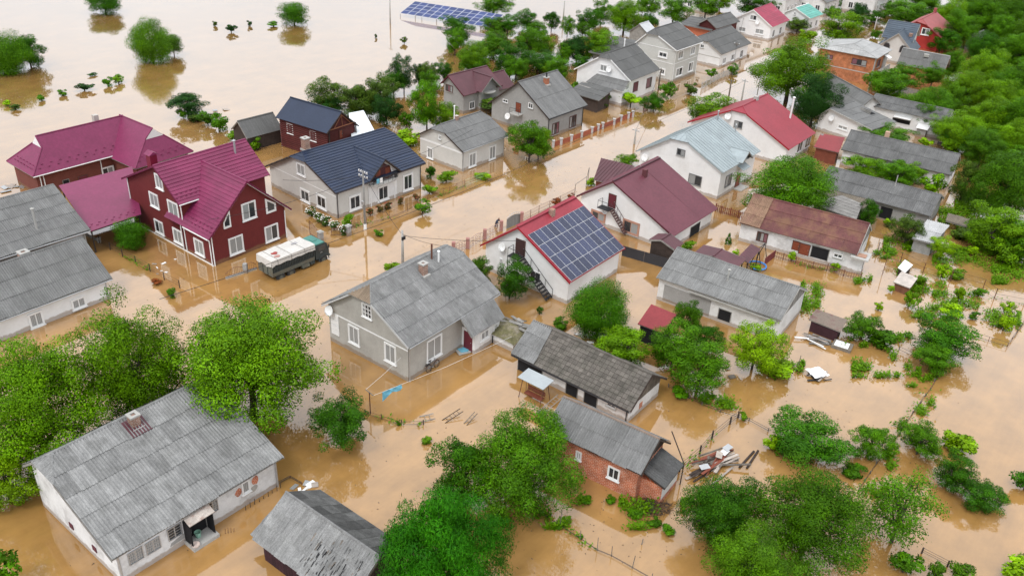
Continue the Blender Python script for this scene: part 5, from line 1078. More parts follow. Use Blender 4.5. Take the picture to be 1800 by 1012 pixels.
def snow_guards(roof, poly_eave, up, n, rows, mat):
    a, b = Vector(poly_eave[0]), Vector(poly_eave[1]); up = Vector(up).normalized(); sdir = (b - a).normalized(); nn = sdir.cross(up).normalized()
    if nn.z < 0: nn = -nn
    m = MB()
    for j in range(rows):
        for i in range(n):
            p = a + (b - a) * ((i + .3 + .4 * (j % 2)) / n) + up * (.7 + .45 * j) + nn * .1
            for k in (-1, 1): m.prism([p + sdir * .1 * k - nn * .08, p + sdir * .04 * k - nn * .08, p + sdir * .04 * k + nn * .05, p + sdir * .1 * k + nn * .03], up * .1)
    o = m.build('snow_guards', mat, roof); o['kind'] = 'stuff'
snow_guards(roof, ((-L / 2, -W / 2, e), (-1.8, -W / 2, e)), (0, W / 2 + ro, r - e), 7, 2, crimson_s)
snow_guards(roof, ((cxw - Ww / 2, yfw - .4, ew), (cxw - Ww / 2, yfw + 3.6, ew)), (Ww / 2, 0, rz - ew), 6, 2, crimson_s)

# long russet building with crimson hip roofs (two wings at right angles)
x, y, az, L, W, e, r, i0, i1, ro, de = H['crimson_hip']
root = empty('farm_building', 'low russet building with a smooth crimson hipped roof and white gablets, upper left', 'building', (x, y, 0), R(az))
h, wf, kg = L / 2, W / 2, .33
def RP(xx, k, s_): return Vector((xx, ro + ((-wf - ro) if s_ == 0 else (wf - ro)) * k, r + (e - r) * k))
H0 = Vector((-h + i0, ro, r)); H1 = Vector((h - i1, ro, r))
xg = -h + i0
polys = [[Vector((xg, -wf, e)), Vector((h, -wf, e)), H1, H0], [Vector((-h, -wf, e)), Vector((xg, -wf, e)), RP(xg, kg, 0)], [Vector((h, wf, e)), Vector((xg, wf, e)), H0, H1], [Vector((xg, wf, e)), Vector((-h, wf, e)), RP(xg, kg, 1)], [Vector((-h, wf, e)), Vector((-h, -wf, e)), RP(-h + i0, kg, 0), RP(-h + i0, kg, 1)]]
m = MB()
for p in polys: m.prism(p, (0, 0, -.1))
# second wing
xb, yb, azb, Lb, Wb, eb, rb, _, ib, rob, _ = H['crimson_hipB']
TB = Matrix.Rotation(R(-az), 4, 'Z') @ Matrix.Translation((xb - x, yb - y, 0)) @ Matrix.Rotation(R(azb), 4, 'Z')
hb, wb = Lb / 2, Wb / 2
rb = r; eb = e - .25
def RB(xx, k, s_): return Vector((xx, rob + ((-wb - rob) if s_ == 0 else (wb - rob)) * k, rb + (eb - rb) * k))
G0 = Vector((-hb + 3.4, rob, rb)); G1 = Vector((hb - ib, rob, rb))
xh = hb - ib
polb = [[Vector((-hb + 3, -wb, eb)), Vector((xh, -wb, eb)), G1, G0], [Vector((xh, -wb, eb)), Vector((hb, -wb, eb)), RB(xh, .3, 0)], [Vector((xh, wb, eb)), Vector((-hb + 2, wb, eb)), G0, G1], [Vector((hb, wb, eb)), Vector((xh, wb, eb)), RB(xh, .3, 1)], [Vector((hb, -wb, eb)), Vector((hb, wb, eb)), RB(hb - ib, .3, 1), RB(hb - ib, .3, 0)]]
for p in polb: m.prism([TB @ q for q in p], (0, 0, -.1))
roof = m.build('roof', woodg, root)
for p in polys: slope(roof, p, 'sheet', crimson_s, 100, 100)
for p in polb: slope(roof, p, 'sheet', crimson_s, 100, 100, TB)
MB().prism([RP(-h + i0, kg, 0), RP(-h + i0, kg, 1), H0], (-.05, 0, 0)).build('gablet', trim, roof)
MB().prism([TB @ RB(hb - ib, .3, 0), TB @ RB(hb - ib, .3, 1), TB @ G1], TB.to_3x3() @ Vector((.05, 0, 0))).build('gablet', trim, roof)
c = MB(); up = Vector((0, 0, .06))
for a, b in ((H0, H1), (H0, RP(-h + i0, kg, 0)), (RP(-h + i0, kg, 0), Vector((-h, -wf, e))), (RP(-h + i0, kg, 1), Vector((-h, wf, e))), (TB @ G0, TB @ G1), (TB @ G1, TB @ RB(hb - ib, .3, 0)), (TB @ RB(hb - ib, .3, 0), TB @ Vector((hb, -wb, eb))), (TB @ RB(hb - ib, .3, 1), TB @ Vector((hb, wb, eb)))): c.tube([a + up, b + up], .09, 5)
c.build('ridge_cap', crimson_s, roof)
MB().box((-h + .5, -wf + .5, -1.2), (h - .5, wf - .5, e - .02)).build('wall', russet, root)
MB().box((-hb + 3, -wb + .5, -1.2), (hb - .5, wb - .5, eb - .02)).build('wall', russet, root, mw=TB)
for (f, cc, z, w_, h_, st) in WIN['crimson_hip']: window(root, f, cc, z, w_, h_, st, h - .5, wf - .5)
MB().tube([(-h, -wf - .06, e - .06), (h - 3, -wf - .06, e - .06)], .07, 6).build('gutter', trim, root)
for xx in (-h + .9, 1.0, -h + 1.3): MB().tube([(xx, -wf + .43, e - .1), (xx, -wf + .43, -.5)], .06, 6).build('downpipe', trim, root)
snow_guards(roof, ((-h + .8, -wf, e), (h - 4, -wf, e)), (0, wf + ro, r - e), 9, 2, crimson_s); snow_guards(roof, ((-h, wf - 1.4, e), (-h, -wf + .6, e)), (i0, 0, r - e), 6, 2, crimson_s)
snow_guards(roof, (TB @ Vector((hb, -wb + .6, eb)), TB @ Vector((hb, wb - .6, eb))), TB.to_3x3() @ Vector((-ib, 0, rb - eb)), 7, 2, crimson_s)
chimney(roof, 3.2, ro + 1.2, r - .5, 1.0, .6, M('pale_chimney', (.45, .42, .38), .9, .1, 1), False)
# crimson carport roof on posts
cp = empty('carport', 'flat crimson metal lean-to roof between the russet building and the oxblood house', 'carport', (-46, 88.5, 0), 0)
pc = [Vector(p) - Vector((-46, 88.5, 0)) for p in ((-44.5, 81.2, 2.7), (-41.0, 85.9, 2.7), (-46.3, 96.9, 3.6), (-51.9, 90.3, 3.6))]
dk = MB().prism(pc, (0, 0, -.1)).build('roof', woodd, cp); F_ = slope(dk, pc, 'sheet', crimson_s, 100, 100)
snow_guards(dk, (pc[0], pc[1]), pc[3] - pc[0], 7, 2, crimson_s)
for k in range(4): MB().tube([(pc[k] * .93).to_tuple()[:2] + (-.6,), (pc[k] * .93).to_tuple()[:2] + (pc[k].z - .1,)], .08, 6).build('post', woodd, cp)

# grey barns at the left edge
x, y, az, L, W, e, r, i0, i1, ro, de = H['barn_left']
H['barn_left'] = (x - 2 * math.cos(R(az)), y - 2 * math.sin(R(az)), az, L + 4, W, e, r, i0, i1, ro, de)
root, roof, zf, zk = house('barn_left', 'barn', 'large grey corrugated barn roof at the left edge, upper of two', 'barn', greyr2, 'slate', slate, gut=metal, cap=slate)
pipe(roof, 3.6, -4.6, zf(-4.6) - .4, zf(-4.6) + 2.3, .12, conc)
MB().tube([(3.6, -W / 2 + .2, -.5), (3.6, -W / 2 - .3, 2.0), (3.6, -4.6, zf(-4.6))], .1, 6).build('flue_pipe', conc, roof)
x, y, az, L, W, e, r, i0, i1, ro, de = H['house_left']
H['house_left'] = (x - 2 * math.cos(R(az)), y - 2 * math.sin(R(az)), az, L + 4, W, e, r, i0, i1, ro, de)
WIN['house_left'] = [(f, c + 2, z, w_, h_, s_) for f, c, z, w_, h_, s_ in WIN['house_left']]
root, roof, zf, zk = house('house_left', 'house', 'white house with a corrugated grey roof at the left edge, behind the broad trees', 'house', white, 'slate', slate, gut=metal, cap=slate)
chimney(roof, 2.6, ro + .6, zk(ro + .6), .5, .8)

# old plank barn at the bottom
root, roof, zf, zk = house('wood_barn', 'barn', 'old plank barn with a broken grey corrugated roof, bottom centre', 'barn', wood, 'slate', slate_c, cw=1.1, ch=1.15, gm=woodd, gm_z=.2, rk2='shingle', rm2=M('rotten_shingle', (.085, .085, .083), .95, .3, 2, rnd=.4, bump=.8), fascia=wood)
x, y, az, L, W, e, r, i0, i1, ro, de = H['wood_barn']
rndbits = MB()
for k in range(120):      # broken slate splinters scattered over the front slope
    s_, t_ = random.uniform(-.5, L / 2 - .2), random.uniform(-W / 2 + .1, -.5); a = random.uniform(-.5, .5)
    m = MB().cbox((s_, t_, zf(t_) + .09), (random.uniform(.06, .14), random.uniform(.2, .6), .025), a, math.atan2(r - e, W / 2)).build('loose_slate', random.choice((slate_d, slate_n, wood)), roof)
for k in range(26):      # gaps where slates are missing
    s_, t_ = random.uniform(.3, L / 2 - .3), random.triangular(-W / 2 + .15, -.5, -W / 2 + .5); l = random.uniform(.15, .5)
    MB().cbox((s_, t_, zf(t_) + .14), (random.uniform(.03, .07), l, .012), random.uniform(-.15, .15), math.atan2(r - e, W / 2)).build('missing_slate', darkin, roof)
for k in range(int(L / .3)):
    MB().box((-L / 2 + .45 + k * .28, -W / 2 + .42, -.8), (-L / 2 + .7 + k * .28, -W / 2 + .448 - .04, e + .1)).build('wall_board', M('maroon_board', (.035, .013, .017), .9, .2, 2, rnd=.2), root) if k * .28 < L - 1.0 else None
pe = [Vector((-L / 2 - 1.1, -W / 2 + .6, 1.1)), Vector((-L / 2 - .05, -W / 2 + .6, 1.15)), Vector((-L / 2 - .05, .8, 2.4)), Vector((-L / 2 - 1.1, .8, 2.35))]
pr = MB().prism(pe, (0, 0, -.06)).build('lean_to_roof', woodg, root); slope(pr, pe, 'slate', slate_n, 1.1, 1.2)

# mossy tiled barn
x, y, az, L, W, e, r, i0, i1, ro, de = H['mossy_barn']
root, roof, zf, zk = house('mossy_barn', 'barn', 'low white barn with a mossy tiled roof and dark doorways, centre', 'barn', white2, 'shingle', moss, cw=.42, ch=.42, gm=wood, rk2='sheet', rm2=moss, fascia=woodd, wins=False)
pe = [Vector((-L / 2 - .02, -W / 2 - .02, e)), Vector((-L / 2 + 2.5, -W / 2 - .02, e)), Vector((-L / 2 + 2.1, ro, r)), Vector((-L / 2 - .02, ro, r))]
slope(roof, [p + Vector((0, 0, .07)) for p in pe], 'slate', slate_n, 1.25, 1.25)
for (c, z, w_, h_, st) in ((-4.36, .55, 2.6, 1.3, 'open'), (.15, .55, 1.15, 1.35, 'open'), (2.09, .55, 1.25, 1.35, 'open'), (4.13, 1.0, .9, .3, 'n')): window(root, 's0', c, z, w_, h_, st, 0, W / 2 - .45)
gutter(root, L, W, e, .4, .45, iron, ((1, 0),))
MB().cbox((L / 2 - .38, -.5, .75), (.05, .45, .6)).build('brick_patch', brick, root)

# brick shed
x, y, az, L, W, e, r, i0, i1, ro, de = H['brick_house']
root, roof, zf, zk = house('brick_house', 'shed', 'small worn red brick shed with a corrugated roof, right of bottom centre', 'shed', brick, 'slate', slate, cw=1.1, ch=1.6, gm=woodd, fascia=woodd, cap=M('rusty_ridge', (.2, .15, .12), .8, .2, 2))
ax0, ax1 = L / 2 - .398, L / 2 + 1.3
MB().box((ax0, -W / 2 + 1.15, -1.2), (ax1, W / 2 - .9, 1.75)).build('annex_wall', brick, root)
MB().box((ax1 + .002, -W / 2 + 1.2, .5), (ax1 + .02, W / 2 - 1.0, 1.75)).build('annex_plaster', white2, root)
pe = [Vector((ax1 + .25, W / 2 - .7, 1.85)), Vector((ax1 + .25, -W / 2 + .95, 1.85)), Vector((ax0 + .0, -W / 2 + .95, 2.5)), Vector((ax0 + .0, W / 2 - .7, 2.5))]
pe = [pe[1], pe[0], pe[3], pe[2]]
pr = MB().prism(pe, (0, 0, -.08)).build('annex_roof', woodd, root); slope(pr, pe, 'slate', slate_d, 1.0, 1.7)
MB().tube([(L / 2, W / 2 - .2, r - .6), (ax1 + .25, W / 2 - .7, 2.0), (ax1 + .25, W / 2 - .75, -.5)], .05, 5).build('prop', woodd, root)

# solar roof house
x, y, az, L, W, e, r, i0, i1, ro, de = H['solar_house']
root, roof, zf, zk = house('solar_house', 'house', 'white house with a red roof covered by blue solar panels, right of centre', 'house', white, 'sheet', redm, cw=100, ch=100, fascia=M('red_trim', (.3, .012, .022), .45, .08, 1), cap=redm)
s, t = CH['solar_house']; chimney(roof, s, t, zf(t), .7, .5, chim, False)
sl = math.hypot(W / 2 + ro, r - e); ux = Vector((1, 0, 0)); ut = Vector((0, (W / 2 + ro) / sl, (r - e) / sl)); un = ux.cross(ut)
pw, ph = (L - .35) / 10, (sl - 1.35) / 4
fm = MB().box((0, 0, .06), (pw - .015, ph - .025, .1)); fme = fm.mesh('solar_panel'); cme = MB().box((.014, .014, .1), (pw - .029, ph - .039, .108)).mesh('cells')
for j in range(4):
    for i in range(10):
        o_ = Vector((-L / 2 + .18 + i * pw, -W / 2, e)) + ut * (.08 + j * ph) + un * .05
        mw = Matrix(((ux.x, ut.x, un.x, o_.x), (ux.y, ut.y, un.y, o_.y), (ux.z, ut.z, un.z, o_.z), (0, 0, 0, 1)))
        p_ = ob('solar_panel', fme, alu, root, mw); q_ = ob('cells', cme, solarm, p_)
dish(root, (-L / 2 + .1, 3.0, 3.6), FACE['g0'], .45)
# outside iron stair down the gable
st = empty('outdoor_stair', 'black iron staircase with railings on the gable of the solar panel house', 'staircase', (x, y, 0), R(az))
xs = -L / 2 + .4
def stair(st, xs, y0, z0, y1, z1, n, wd, mat):
    for sx in (xs - .05, xs - wd):
        MB().tube([(sx, y0, z0), (sx, y1, z1)], .05, 5).build('stringer', mat, st)
        MB().tube([(sx, y0, z0 + .95), (sx, y1, z1 + .95)], .03, 5).build('handrail', mat, st)
        for k in range(5):
            f = k / 4; yy, zz = y0 + (y1 - y0) * f, z0 + (z1 - z0) * f; MB().tube([(sx, yy, zz), (sx, yy, zz + .95)], .022, 4).build('baluster', mat, st)
    for k in range(n):
        f = (k + .5) / n; MB().cbox((xs - wd / 2 - .02, y0 + (y1 - y0) * f, z0 + (z1 - z0) * f), (wd, .24, .04)).build('tread', mat, st)
stair(st, xs - .02, .3, 3.35, -3.6, .1, 13, 1.0, iron)
lp = MB().box((xs - 1.05, .3, 3.3), (xs - .02, 1.7, 3.38)).build('landing', iron, st)
for yy in (.35, 1.65): MB().tube([(xs - 1.0, yy, 3.3), (xs - 1.0, yy, -.6)], .04, 5).build('post', iron, st)
for p in ((xs - 1.0, .35), (xs - 1.0, 1.65), (xs - .1, 1.65)): MB().tube([(*p, 3.38), (*p, 4.3)], .025, 4).build('baluster', iron, st)
MB().tube([(xs - 1.0, .35, 4.3), (xs - 1.0, 1.65, 4.3), (xs - .1, 1.65, 4.3)], .03, 5).build('handrail', iron, st)

# maroon roofed house
x, y, az, L, W, e, r, i0, i1, ro, de = H['brown_house']
root, roof, zf, zk = house('brown_house', 'house', 'white house with a big plain maroon roof and outside stair, right of the street', 'house', white, 'sheet', M('maroon_plain_metal', (.125, .036, .05), .5, .1, .4, rnd=.03), cw=2.2, ch=100, gut=None, fascia=M('maroon_trim', (.09, .018, .026), .6, .1, 1), cap=maroon)
s, t = CH['brown_house']; chimney(roof, s, t, zf(t), .9, .5, M('maroon_chimney', (.12, .04, .045), .7, .15, 2), False)
dish(root, (-L / 2 + .1, 2.6, 2.2), FACE['g0'], .42)
st = empty('outdoor_stair', 'rusty steel stair leading up to the maroon attic door of the white gable', 'staircase', (x, y, 0), R(az))
stair(st, -L / 2 + .38, 1.7, 2.65, -.6, .3, 10, .7, M('brown_steel', (.09, .05, .05), .7, .15, 2))
MB().box((-L / 2 - .7, 1.7, 2.62), (-L / 2 + .36, 3.3, 2.7)).build('landing', iron, st)
for p in ((-L / 2 - .65, 1.75), (-L / 2 - .65, 3.25), (-L / 2 + .3, 3.25)): MB().tube([(*p, 2.7), (*p, 3.6)], .025, 4).build('baluster', iron, st)
MB().tube([(-L / 2 - .65, 1.75, 3.6), (-L / 2 - .65, 3.25, 3.6), (-L / 2 + .3, 3.25, 3.6)], .03, 4).build('handrail', iron, st)

# pale blue seam roof house
x, y, az, L, W, e, r, i0, i1, ro, de = H['paleblue_house']
root, roof, zf, zk = house('paleblue_house', 'house', 'white house with a pale blue standing seam roof and a wooden front door', 'house', white, 'seam', pale, .21, 0, cw=.62, fascia=pale, cap=pale)
dish(root, (-L / 2 + .05, 5.1, 2.7), FACE['g0'], .5)
pipe(roof, 4.3, .0, zf(0) - .2, zf(0) + 1.3, .09, metal); pipe(roof, 4.9, -2.6, zf(-2.6) - .2, zf(-2.6) + 1.1, .07, metal)
yw = -W / 2 + .45
pts = [Vector((-.4, yw - 1.0, 2.9)), Vector((1.7, yw - 1.0, 2.9)), Vector((1.7, yw, 3.3)), Vector((-.4, yw, 3.3))]
MB().prism(pts, (0, 0, .05)).build('canopy', pale, root); MB().box((-.4, yw - 1.2, -.6), (1.8, yw - .003, .12)).build('step', conc, root)
T = Matrix.Translation((.65, -W / 2 + .9, 0)) @ Matrix.Rotation(R(-90), 4, 'Z')
block(root, 'porch_roof', 2.6, 3.0, e + .1, e + 1.3, og=.3, oe=.2, wall=white, rk='sheet', rm=pale, cw=100, ch=100, T=T, roof=roof, walls=False)

# red smooth roof house
x, y, az, L, W, e, r, i0, i1, ro, de = H['red_house']
root, roof, zf, zk = house('red_house', 'house', 'white house under a broad plain red metal roof, upper right of centre', 'house', white, 'sheet', redm, .15, 0, cw=100, ch=100, fascia=M('red_trim', (.3, .012, .022), .45, .08, 1), cap=redm)
dish(root, (-L / 2 + .05, 1.9, 5.0), FACE['g0'], .5); pipe(roof, 3.2, -4.4, zf(-4.4) - .3, zf(-4.4) + 3.2, .14, trim)
s, t = CH['red_house']; chimney(roof, s, t, zf(t), .5, .6, conc, False)

# barns on the right
root, roof, zf, zk = house('long_barn', 'barn', 'long white barn with a light grey corrugated roof and a short flue, right of centre', 'barn', white2, 'slate', slate_l, cw=1.1, ch=1.55, gm=woodg, og=.15, cap=slate_l, fascia=conc)
pipe(roof, .0, -1.6, zf(-1.6) - .3, zf(-1.6) + 1.3, .1, conc)
x, y, az, L, W, e, r, i0, i1, ro, de = H['long_barn']
MB().box((-L / 2 + .8, -W / 2 + .42, .2), (-.6, -W / 2 + .447, 2.0)).build('grey_panel', greyr2, root)
MB().box((-L / 2 + 3.6, -W / 2 - .02, e - .35), (L / 2 - .4, -W / 2 + .3, e - .2)).build('ledge', conc, root)
root, roof, zf, zk = house('rusty_barn', 'barn', 'low white outbuilding with a rusty red sheet roof behind the picket fence', 'barn', worn, 'sheet', rusty, cw=1.9, ch=1.35, gm=woodg, og=.1, fascia=conc, cap=rusty)
x, y, az, L, W, e, r, i0, i1, ro, de = H['rusty_barn']
pe = [Vector((-L / 2 - .02, -W / 2 - .02, e + .07)), Vector((-L / 2 + 2.4, -W / 2 - .02, e + .07)), Vector((-L / 2 + 2.4, ro, r + .07)), Vector((-L / 2 - .02, ro, r + .07))]
slope(roof, pe, 'slate', M('ochre_lichen_slate', (.24, .15, .1), .9, .25, 1.5, rnd=.12, dirt=(.17, .08, .07), dirtamt=.6, streak=True), 1.2, 1.4)
MB().box((L / 2 - .6, -W / 2 - .5, e - .35), (L / 2 + 1.3, -W / 2 + 1.6, e - .15)).build('ledge', conc, root); MB().box((L / 2 - .7, -W / 2 + .3, -1.2), (L / 2 + .8, -W / 2 + 1.5, e - .36)).build('annex_wall', worn, root)
MB().cbox((L / 2 + .4, -W / 2 + .4, e - .1), (1.1, .9, .06)).build('tray', M('clay_tray', (.35, .2, .14), .9, .2, 2), root)
root, roof, zf, zk = house('barn_20', 'barn', 'long grey barn with a corrugated roof, middle of the three right hand barns', 'barn', greyr2, 'slate', slate_r, cw=1.1, ch=1.9, og=.2, cap=slate_r, fascia=woodg, gm=woodg)
x, y, az, L, W, e, r, i0, i1, ro, de = H['barn_20']
pe = [Vector((-L / 2 + 1.5, -W / 2 - 2.2, e - .75)), Vector((.3, -W / 2 - 2.2, e - .75)), Vector((.3, -W / 2 - .02, e - .02)), Vector((-L / 2 + 1.5, -W / 2 - .02, e - .02))]
pr = MB().prism(pe, (0, 0, -.08)).build('lean_to_roof', woodg, root); slope(pr, pe, 'slate', slate_w, 1.1, 2.3)
MB().box((-L / 2 + 1.8, -W / 2 - 1.9, -1.2), (.1, -W / 2 + .44, e - .8)).build('lean_to_wall', woodg, root)
MB().tube([(1.6, -.4, r - .4), (1.6, -.4, r + 1.3)], .06, 6).build('flue_pipe', conc, roof)
root, roof, zf, zk = house('barn_21', 'barn', 'long white barn with a corrugated roof and brick chimney, uppermost of the right hand barns', 'barn', white2, 'slate', slate_r, cw=1.1, ch=1.9, og=.2, cap=slate_r, fascia=woodg, gm=wood)
s, t = CH['barn_21']; chimney(roof, s, t, zf(t), .7, .6, M('pinkish_chimney', (.45, .3, .22), .9, .15, 2), False)
root, roof, zf, zk = house('barn_28', 'barn', 'white outbuilding with a ribbed grey roof and blue door at the woodland edge', 'barn', white, 'slate', slate_r, cw=1.1, ch=1.6, og=.1, cap=slate_r, fascia=conc)
x, y, az, L, W, e, r, i0, i1, ro, de = H['barn_28']
MB().box((2.2, -W / 2 - .7, -1), (3.6, -W / 2 + .44, 1.3)).build('porch_wall', greyr2, root); MB().prism([(2.0, -W / 2 - 1.0, 1.35), (3.8, -W / 2 - 1.0, 1.35), (3.8, -W / 2 + .4, 1.75), (2.0, -W / 2 + .4, 1.75)], (0, 0, .05)).build('porch_roof', trim, root)
MB().box((-1.8, -W / 2 - .5, 2.15), (.8, -W / 2 + .4, 2.2)).build('awning', trim, root)
root, roof, zf, zk = house('lhouse', 'house', 'white house with a broken grey sheet roof and big white gable behind the red roof', 'house', white, 'sheet', felt, cw=1.7, ch=1.6, cap=felt, fascia=conc)
x, y, az, L, W, e, r, i0, i1, ro, de = H['lhouse']
dish(root, (-L / 2 + .05, 2.2, 2.5), FACE['g0'], .45)
MB().prism([(1.4, -1.6, zf(-1.6) + .05), (2.6, -1.7, zf(-1.7) + .05), (2.5, .3, zf(.3) + .05), (1.5, .4, zf(.4) + .05)], (0, 0, .02)).build('roof_hole', darkin, roof)
for k in range(4): MB().cbox((1.3 + k * .4, -.6 + .2 * k, zf(-.4) + .15), (.06, 1.8, .08), .1 * k, .15).build('rafter', woodg, roof)
house('lhouse_back', 'house', 'long low house with a grey sheet roof half hidden by the very dark tree', 'house', white2, 'sheet', felt, cw=1.7, ch=1.5, cap=felt)
root, roof, zf, zk = house('brick2', 'house', 'two storey orange brick house with a pale low hipped roof, upper right', 'house', brick_o, 'sheet', felt_l, .999, .999, cw=1.9, ch=1.6, cap=felt_l, fascia=conc, oe=.45)
x, y, az, L, W, e, r, i0, i1, ro, de = H['brick2']
MB().box((-L / 2 + .34, -W / 2 + .4, 2.0), (-L / 2 + .398, W / 2 - .46, 2.15)).build('string_course', conc, root)
MB().box((-L / 2 + .4, -W / 2 + .39, -1), (-L / 2 + 1.2, -W / 2 + .447, e - .1)).build('corner_render', conc, root); MB().box((1.6, -W / 2 + .39, -1), (L / 2 - .4, -W / 2 + .447, e - .1)).build('corner_render', conc, root)
bl = MB().box((-.6, -W / 2 - .7, 2.0), (3.0, -W / 2 + .44, 2.15)).build('balcony', conc, root); MB().box((-.6, -W / 2 - .7, 2.15), (3.0, -W / 2 - .62, 2.95)).build('parapet', conc, bl)
MB().prism([(1.2, -W / 2 - .8, 4.2), (2.6, -W / 2 - .8, 4.2), (2.6, -W / 2 + .3, 4.6), (1.2, -W / 2 + .3, 4.6)], (0, 0, .04)).build('awning', trim, root)
root, roof, zf, zk = house('grey30', 'outbuilding', 'brick outbuilding with a worn pale grey sheet roof right of the orange brick house', 'outbuilding', brick_o, 'sheet', felt, cw=1.5, ch=1.5, cap=felt_l, fascia=conc)
MB().cbox((.3, -1.2, zf(-1.2) + .35), (.9, .7, .5), .2).build('roof_vent', conc, roof)
root, roof, zf, zk = house('blue31', 'house', 'pale house with a blue grey tile roof and arched windows, upper right', 'house', cream, 'course', greyb, ch=.5, cap=greyb, fascia=conc)
x, y, az, L, W, e, r, i0, i1, ro, de = H['blue31']
T = Matrix.Translation((.5, -W / 2 + .3, 0)) @ Matrix.Rotation(R(-90), 4, 'Z') @ Matrix.Translation((.3, 0, 0))
block(root, 'gable_roof', 7.0, 7.6, 2.6, 6.0, og=.4, oe=.45, wall=cream, rk='course', rm=greyb, ch=.5, T=T, roof=roof, fascia=conc, cap=greyb)
for k in (-1.2, 2.0):
    yy = -W / 2 - 3.1; pts = [(k - .65, 2.3), (k + .65, 2.3), (k + .65, 3.3), (k + .35, 3.75), (k - .35, 3.75), (k - .65, 3.3)]
    o = MB().prism([(p[0], yy - .1, p[1]) for p in pts], (0, .098, 0)).build('window', greyw, root); MB().prism([(k + (p[0] - k) * .8, yy - .13, 3 + (p[1] - 3) * .85) for p in pts], (0, .02, 0)).build('pane', g_dark, o)
chimney(roof, 2.2, -2.3, 4.2, 1.2, .7, chim, False)
root, roof, zf, zk = house('red32', 'house', 'house with a faded light red roof and red gable wall near the woodland', 'house', M('red_painted_wall', (.33, .03, .025), .8, .1, 1), 'sheet', redm2, .3, 0, cw=100, ch=100, cap=redm2, fascia=redm2, i0=1.2)
x, y, az, L, W, e, r, i0, i1, ro, de = H['red32']; window(root, 'g0', -.3, 3.6, 1.7, 1.5, 'w', L / 2 - .4, 0); chimney(roof, L / 2 - 1, ro, r, .9, .6, redm2, False)
house('shed33', 'shed', 'tiny grey roofed shed under the woodland trees', 'shed', woodg, 'sheet', felt, cw=2, ch=1.5, og=.2, oe=.2)
root, roof, zf, zk = house('crimson34', 'house', 'white house with a raspberry red tile roof at the top edge', 'house', white, 'course', redt, ch=.45, cap=redt, fascia=trim)
x, y, az, L, W, e, r, i0, i1, ro, de = H['crimson34']; dish(root, (-L / 2 + .05, -2.0, 3.4), FACE['g0'], .45); window(root, 's0', -2.5, 1.2, 1.2, 1.6, 'n', 0, W / 2 - .45); window(root, 's0', 1.5, 1.2, 1.2, 1.6, 'n', 0, W / 2 - .45)
root, roof, zf, zk = house('teal35', 'house', 'small white house with a teal green roof at the top edge', 'house', white, 'course', teal, ch=.6, cap=trim, fascia=trim)
x, y, az, L, W, e, r, i0, i1, ro, de = H['teal35']; window(root, 's0', -1.5, 1.5, 1, 1.3, 'n', 0, W / 2 - .45); window(root, 's0', 1.5, 1.5, 1, 1.3, 'n', 0, W / 2 - .45)
root, roof, zf, zk = house('wood37', 'house', 'dark brown wooden house with a grey roof behind the two storey house', 'house', logm, 'sheet', felt_d, cw=2, ch=1.4, cap=felt_d)
x, y, az, L, W, e, r, i0, i1, ro, de = H['wood37']; window(root, 'g0', .3, 2.0, 1.3, 1.7, 'w', L / 2 - .4, 0)
root, roof, zf, zk = house('white38', 'house', 'white cottage with a dark grey roof at the end of the grey picket fence', 'house', white, 'sheet', felt_d, .35, 0, cw=2.1, ch=1.9, cap=felt_d)
x, y, az, L, W, e, r, i0, i1, ro, de = H['white38']; MB().box((-L / 2 + .36, -W / 2 + .46, 1.75), (-L / 2 + .398, W / 2 - .46, 1.85)).build('string_course', greyr, root); window(root, 's0', 3.4, 1.06, 1.3, 1.5, 'n', 0, W / 2 - .45)
root, roof, zf, zk = house('storey39', 'house', 'two storey house with pale siding and a grey roof, beside the street at top', 'house', siding, 'sheet', felt_d, .3, 0, cw=2.2, ch=1.9, cap=felt_d, gut=trim, fascia=trim)
x, y, az, L, W, e, r, i0, i1, ro, de = H['storey39']
for zz in (3.3, 5.7): MB().box((-L / 2 + .36, -W / 2 + .46, zz), (-L / 2 + .398, W / 2 - .5, zz + .1)).build('string_course', trim, root); MB().box((-L / 2 + .42, -W / 2 + .41, zz), (L / 2 - .42, -W / 2 + .447, zz + .1)).build('string_course', trim, root)
MB().box((-L / 2 + .35, -W / 2 + .40, -1), (L / 2 - .38, -W / 2 + .446, .55)).build('plinth', greyr, root)
house('metal40', 'shed', 'small shed with a shiny metal gable roof behind the two storey house', 'shed', woodg, 'sheet', M('shiny_sheet', (.5, .51, .52), .4, .08, 1, metal=.3), cw=.9, ch=100, og=.2, oe=.2)
root, roof, zf, zk = house('white41', 'house', 'white house with a grey half hipped roof and a front porch, upper centre', 'house', white, 'sheet', felt_d, .22, 0, cw=2.1, ch=1.85, cap=felt_d, fascia=trim)
x, y, az, L, W, e, r, i0, i1, ro, de = H['white41']
dish(root, (-L / 2 + .05, -1.2, 5.0), FACE['g0'], .5); pipe(roof, 1.4, ro + .2, r - .2, r + 1.3, .1, trim)
MB().box((-L / 2 - 1.5, -W / 2 + .5, -1.2), (-L / 2 + .398, 1.4, 2.55)).build('porch_wall', white, root)
pe = [Vector((-L / 2 - 1.9, 1.8, 2.6)), Vector((-L / 2 - 1.9, -W / 2 + .1, 2.6)), Vector((-L / 2 + .35, -W / 2 + .5, 3.7)), Vector((-L / 2 + .35, 1.2, 3.7))]
pr = MB().prism(pe, (0, 0, -.1)).build('porch_roof', trim, root); slope(pr, pe, 'sheet', felt, 1.6, 1.3); window(root, 'g0', -1.5, 1.4, 2.2, 1.3, 'w', L / 2 + 1.5, 0)
root, roof, zf, zk = house('grey42', 'house', 'unpainted grey gabled house with a lined grey roof behind the brick red street fence', 'house', greyr2, 'sheet', felt, cw=.85, ch=3.0, cap=felt, fascia=woodd, gut=iron)
x, y, az, L, W, e, r, i0, i1, ro, de = H['grey42']
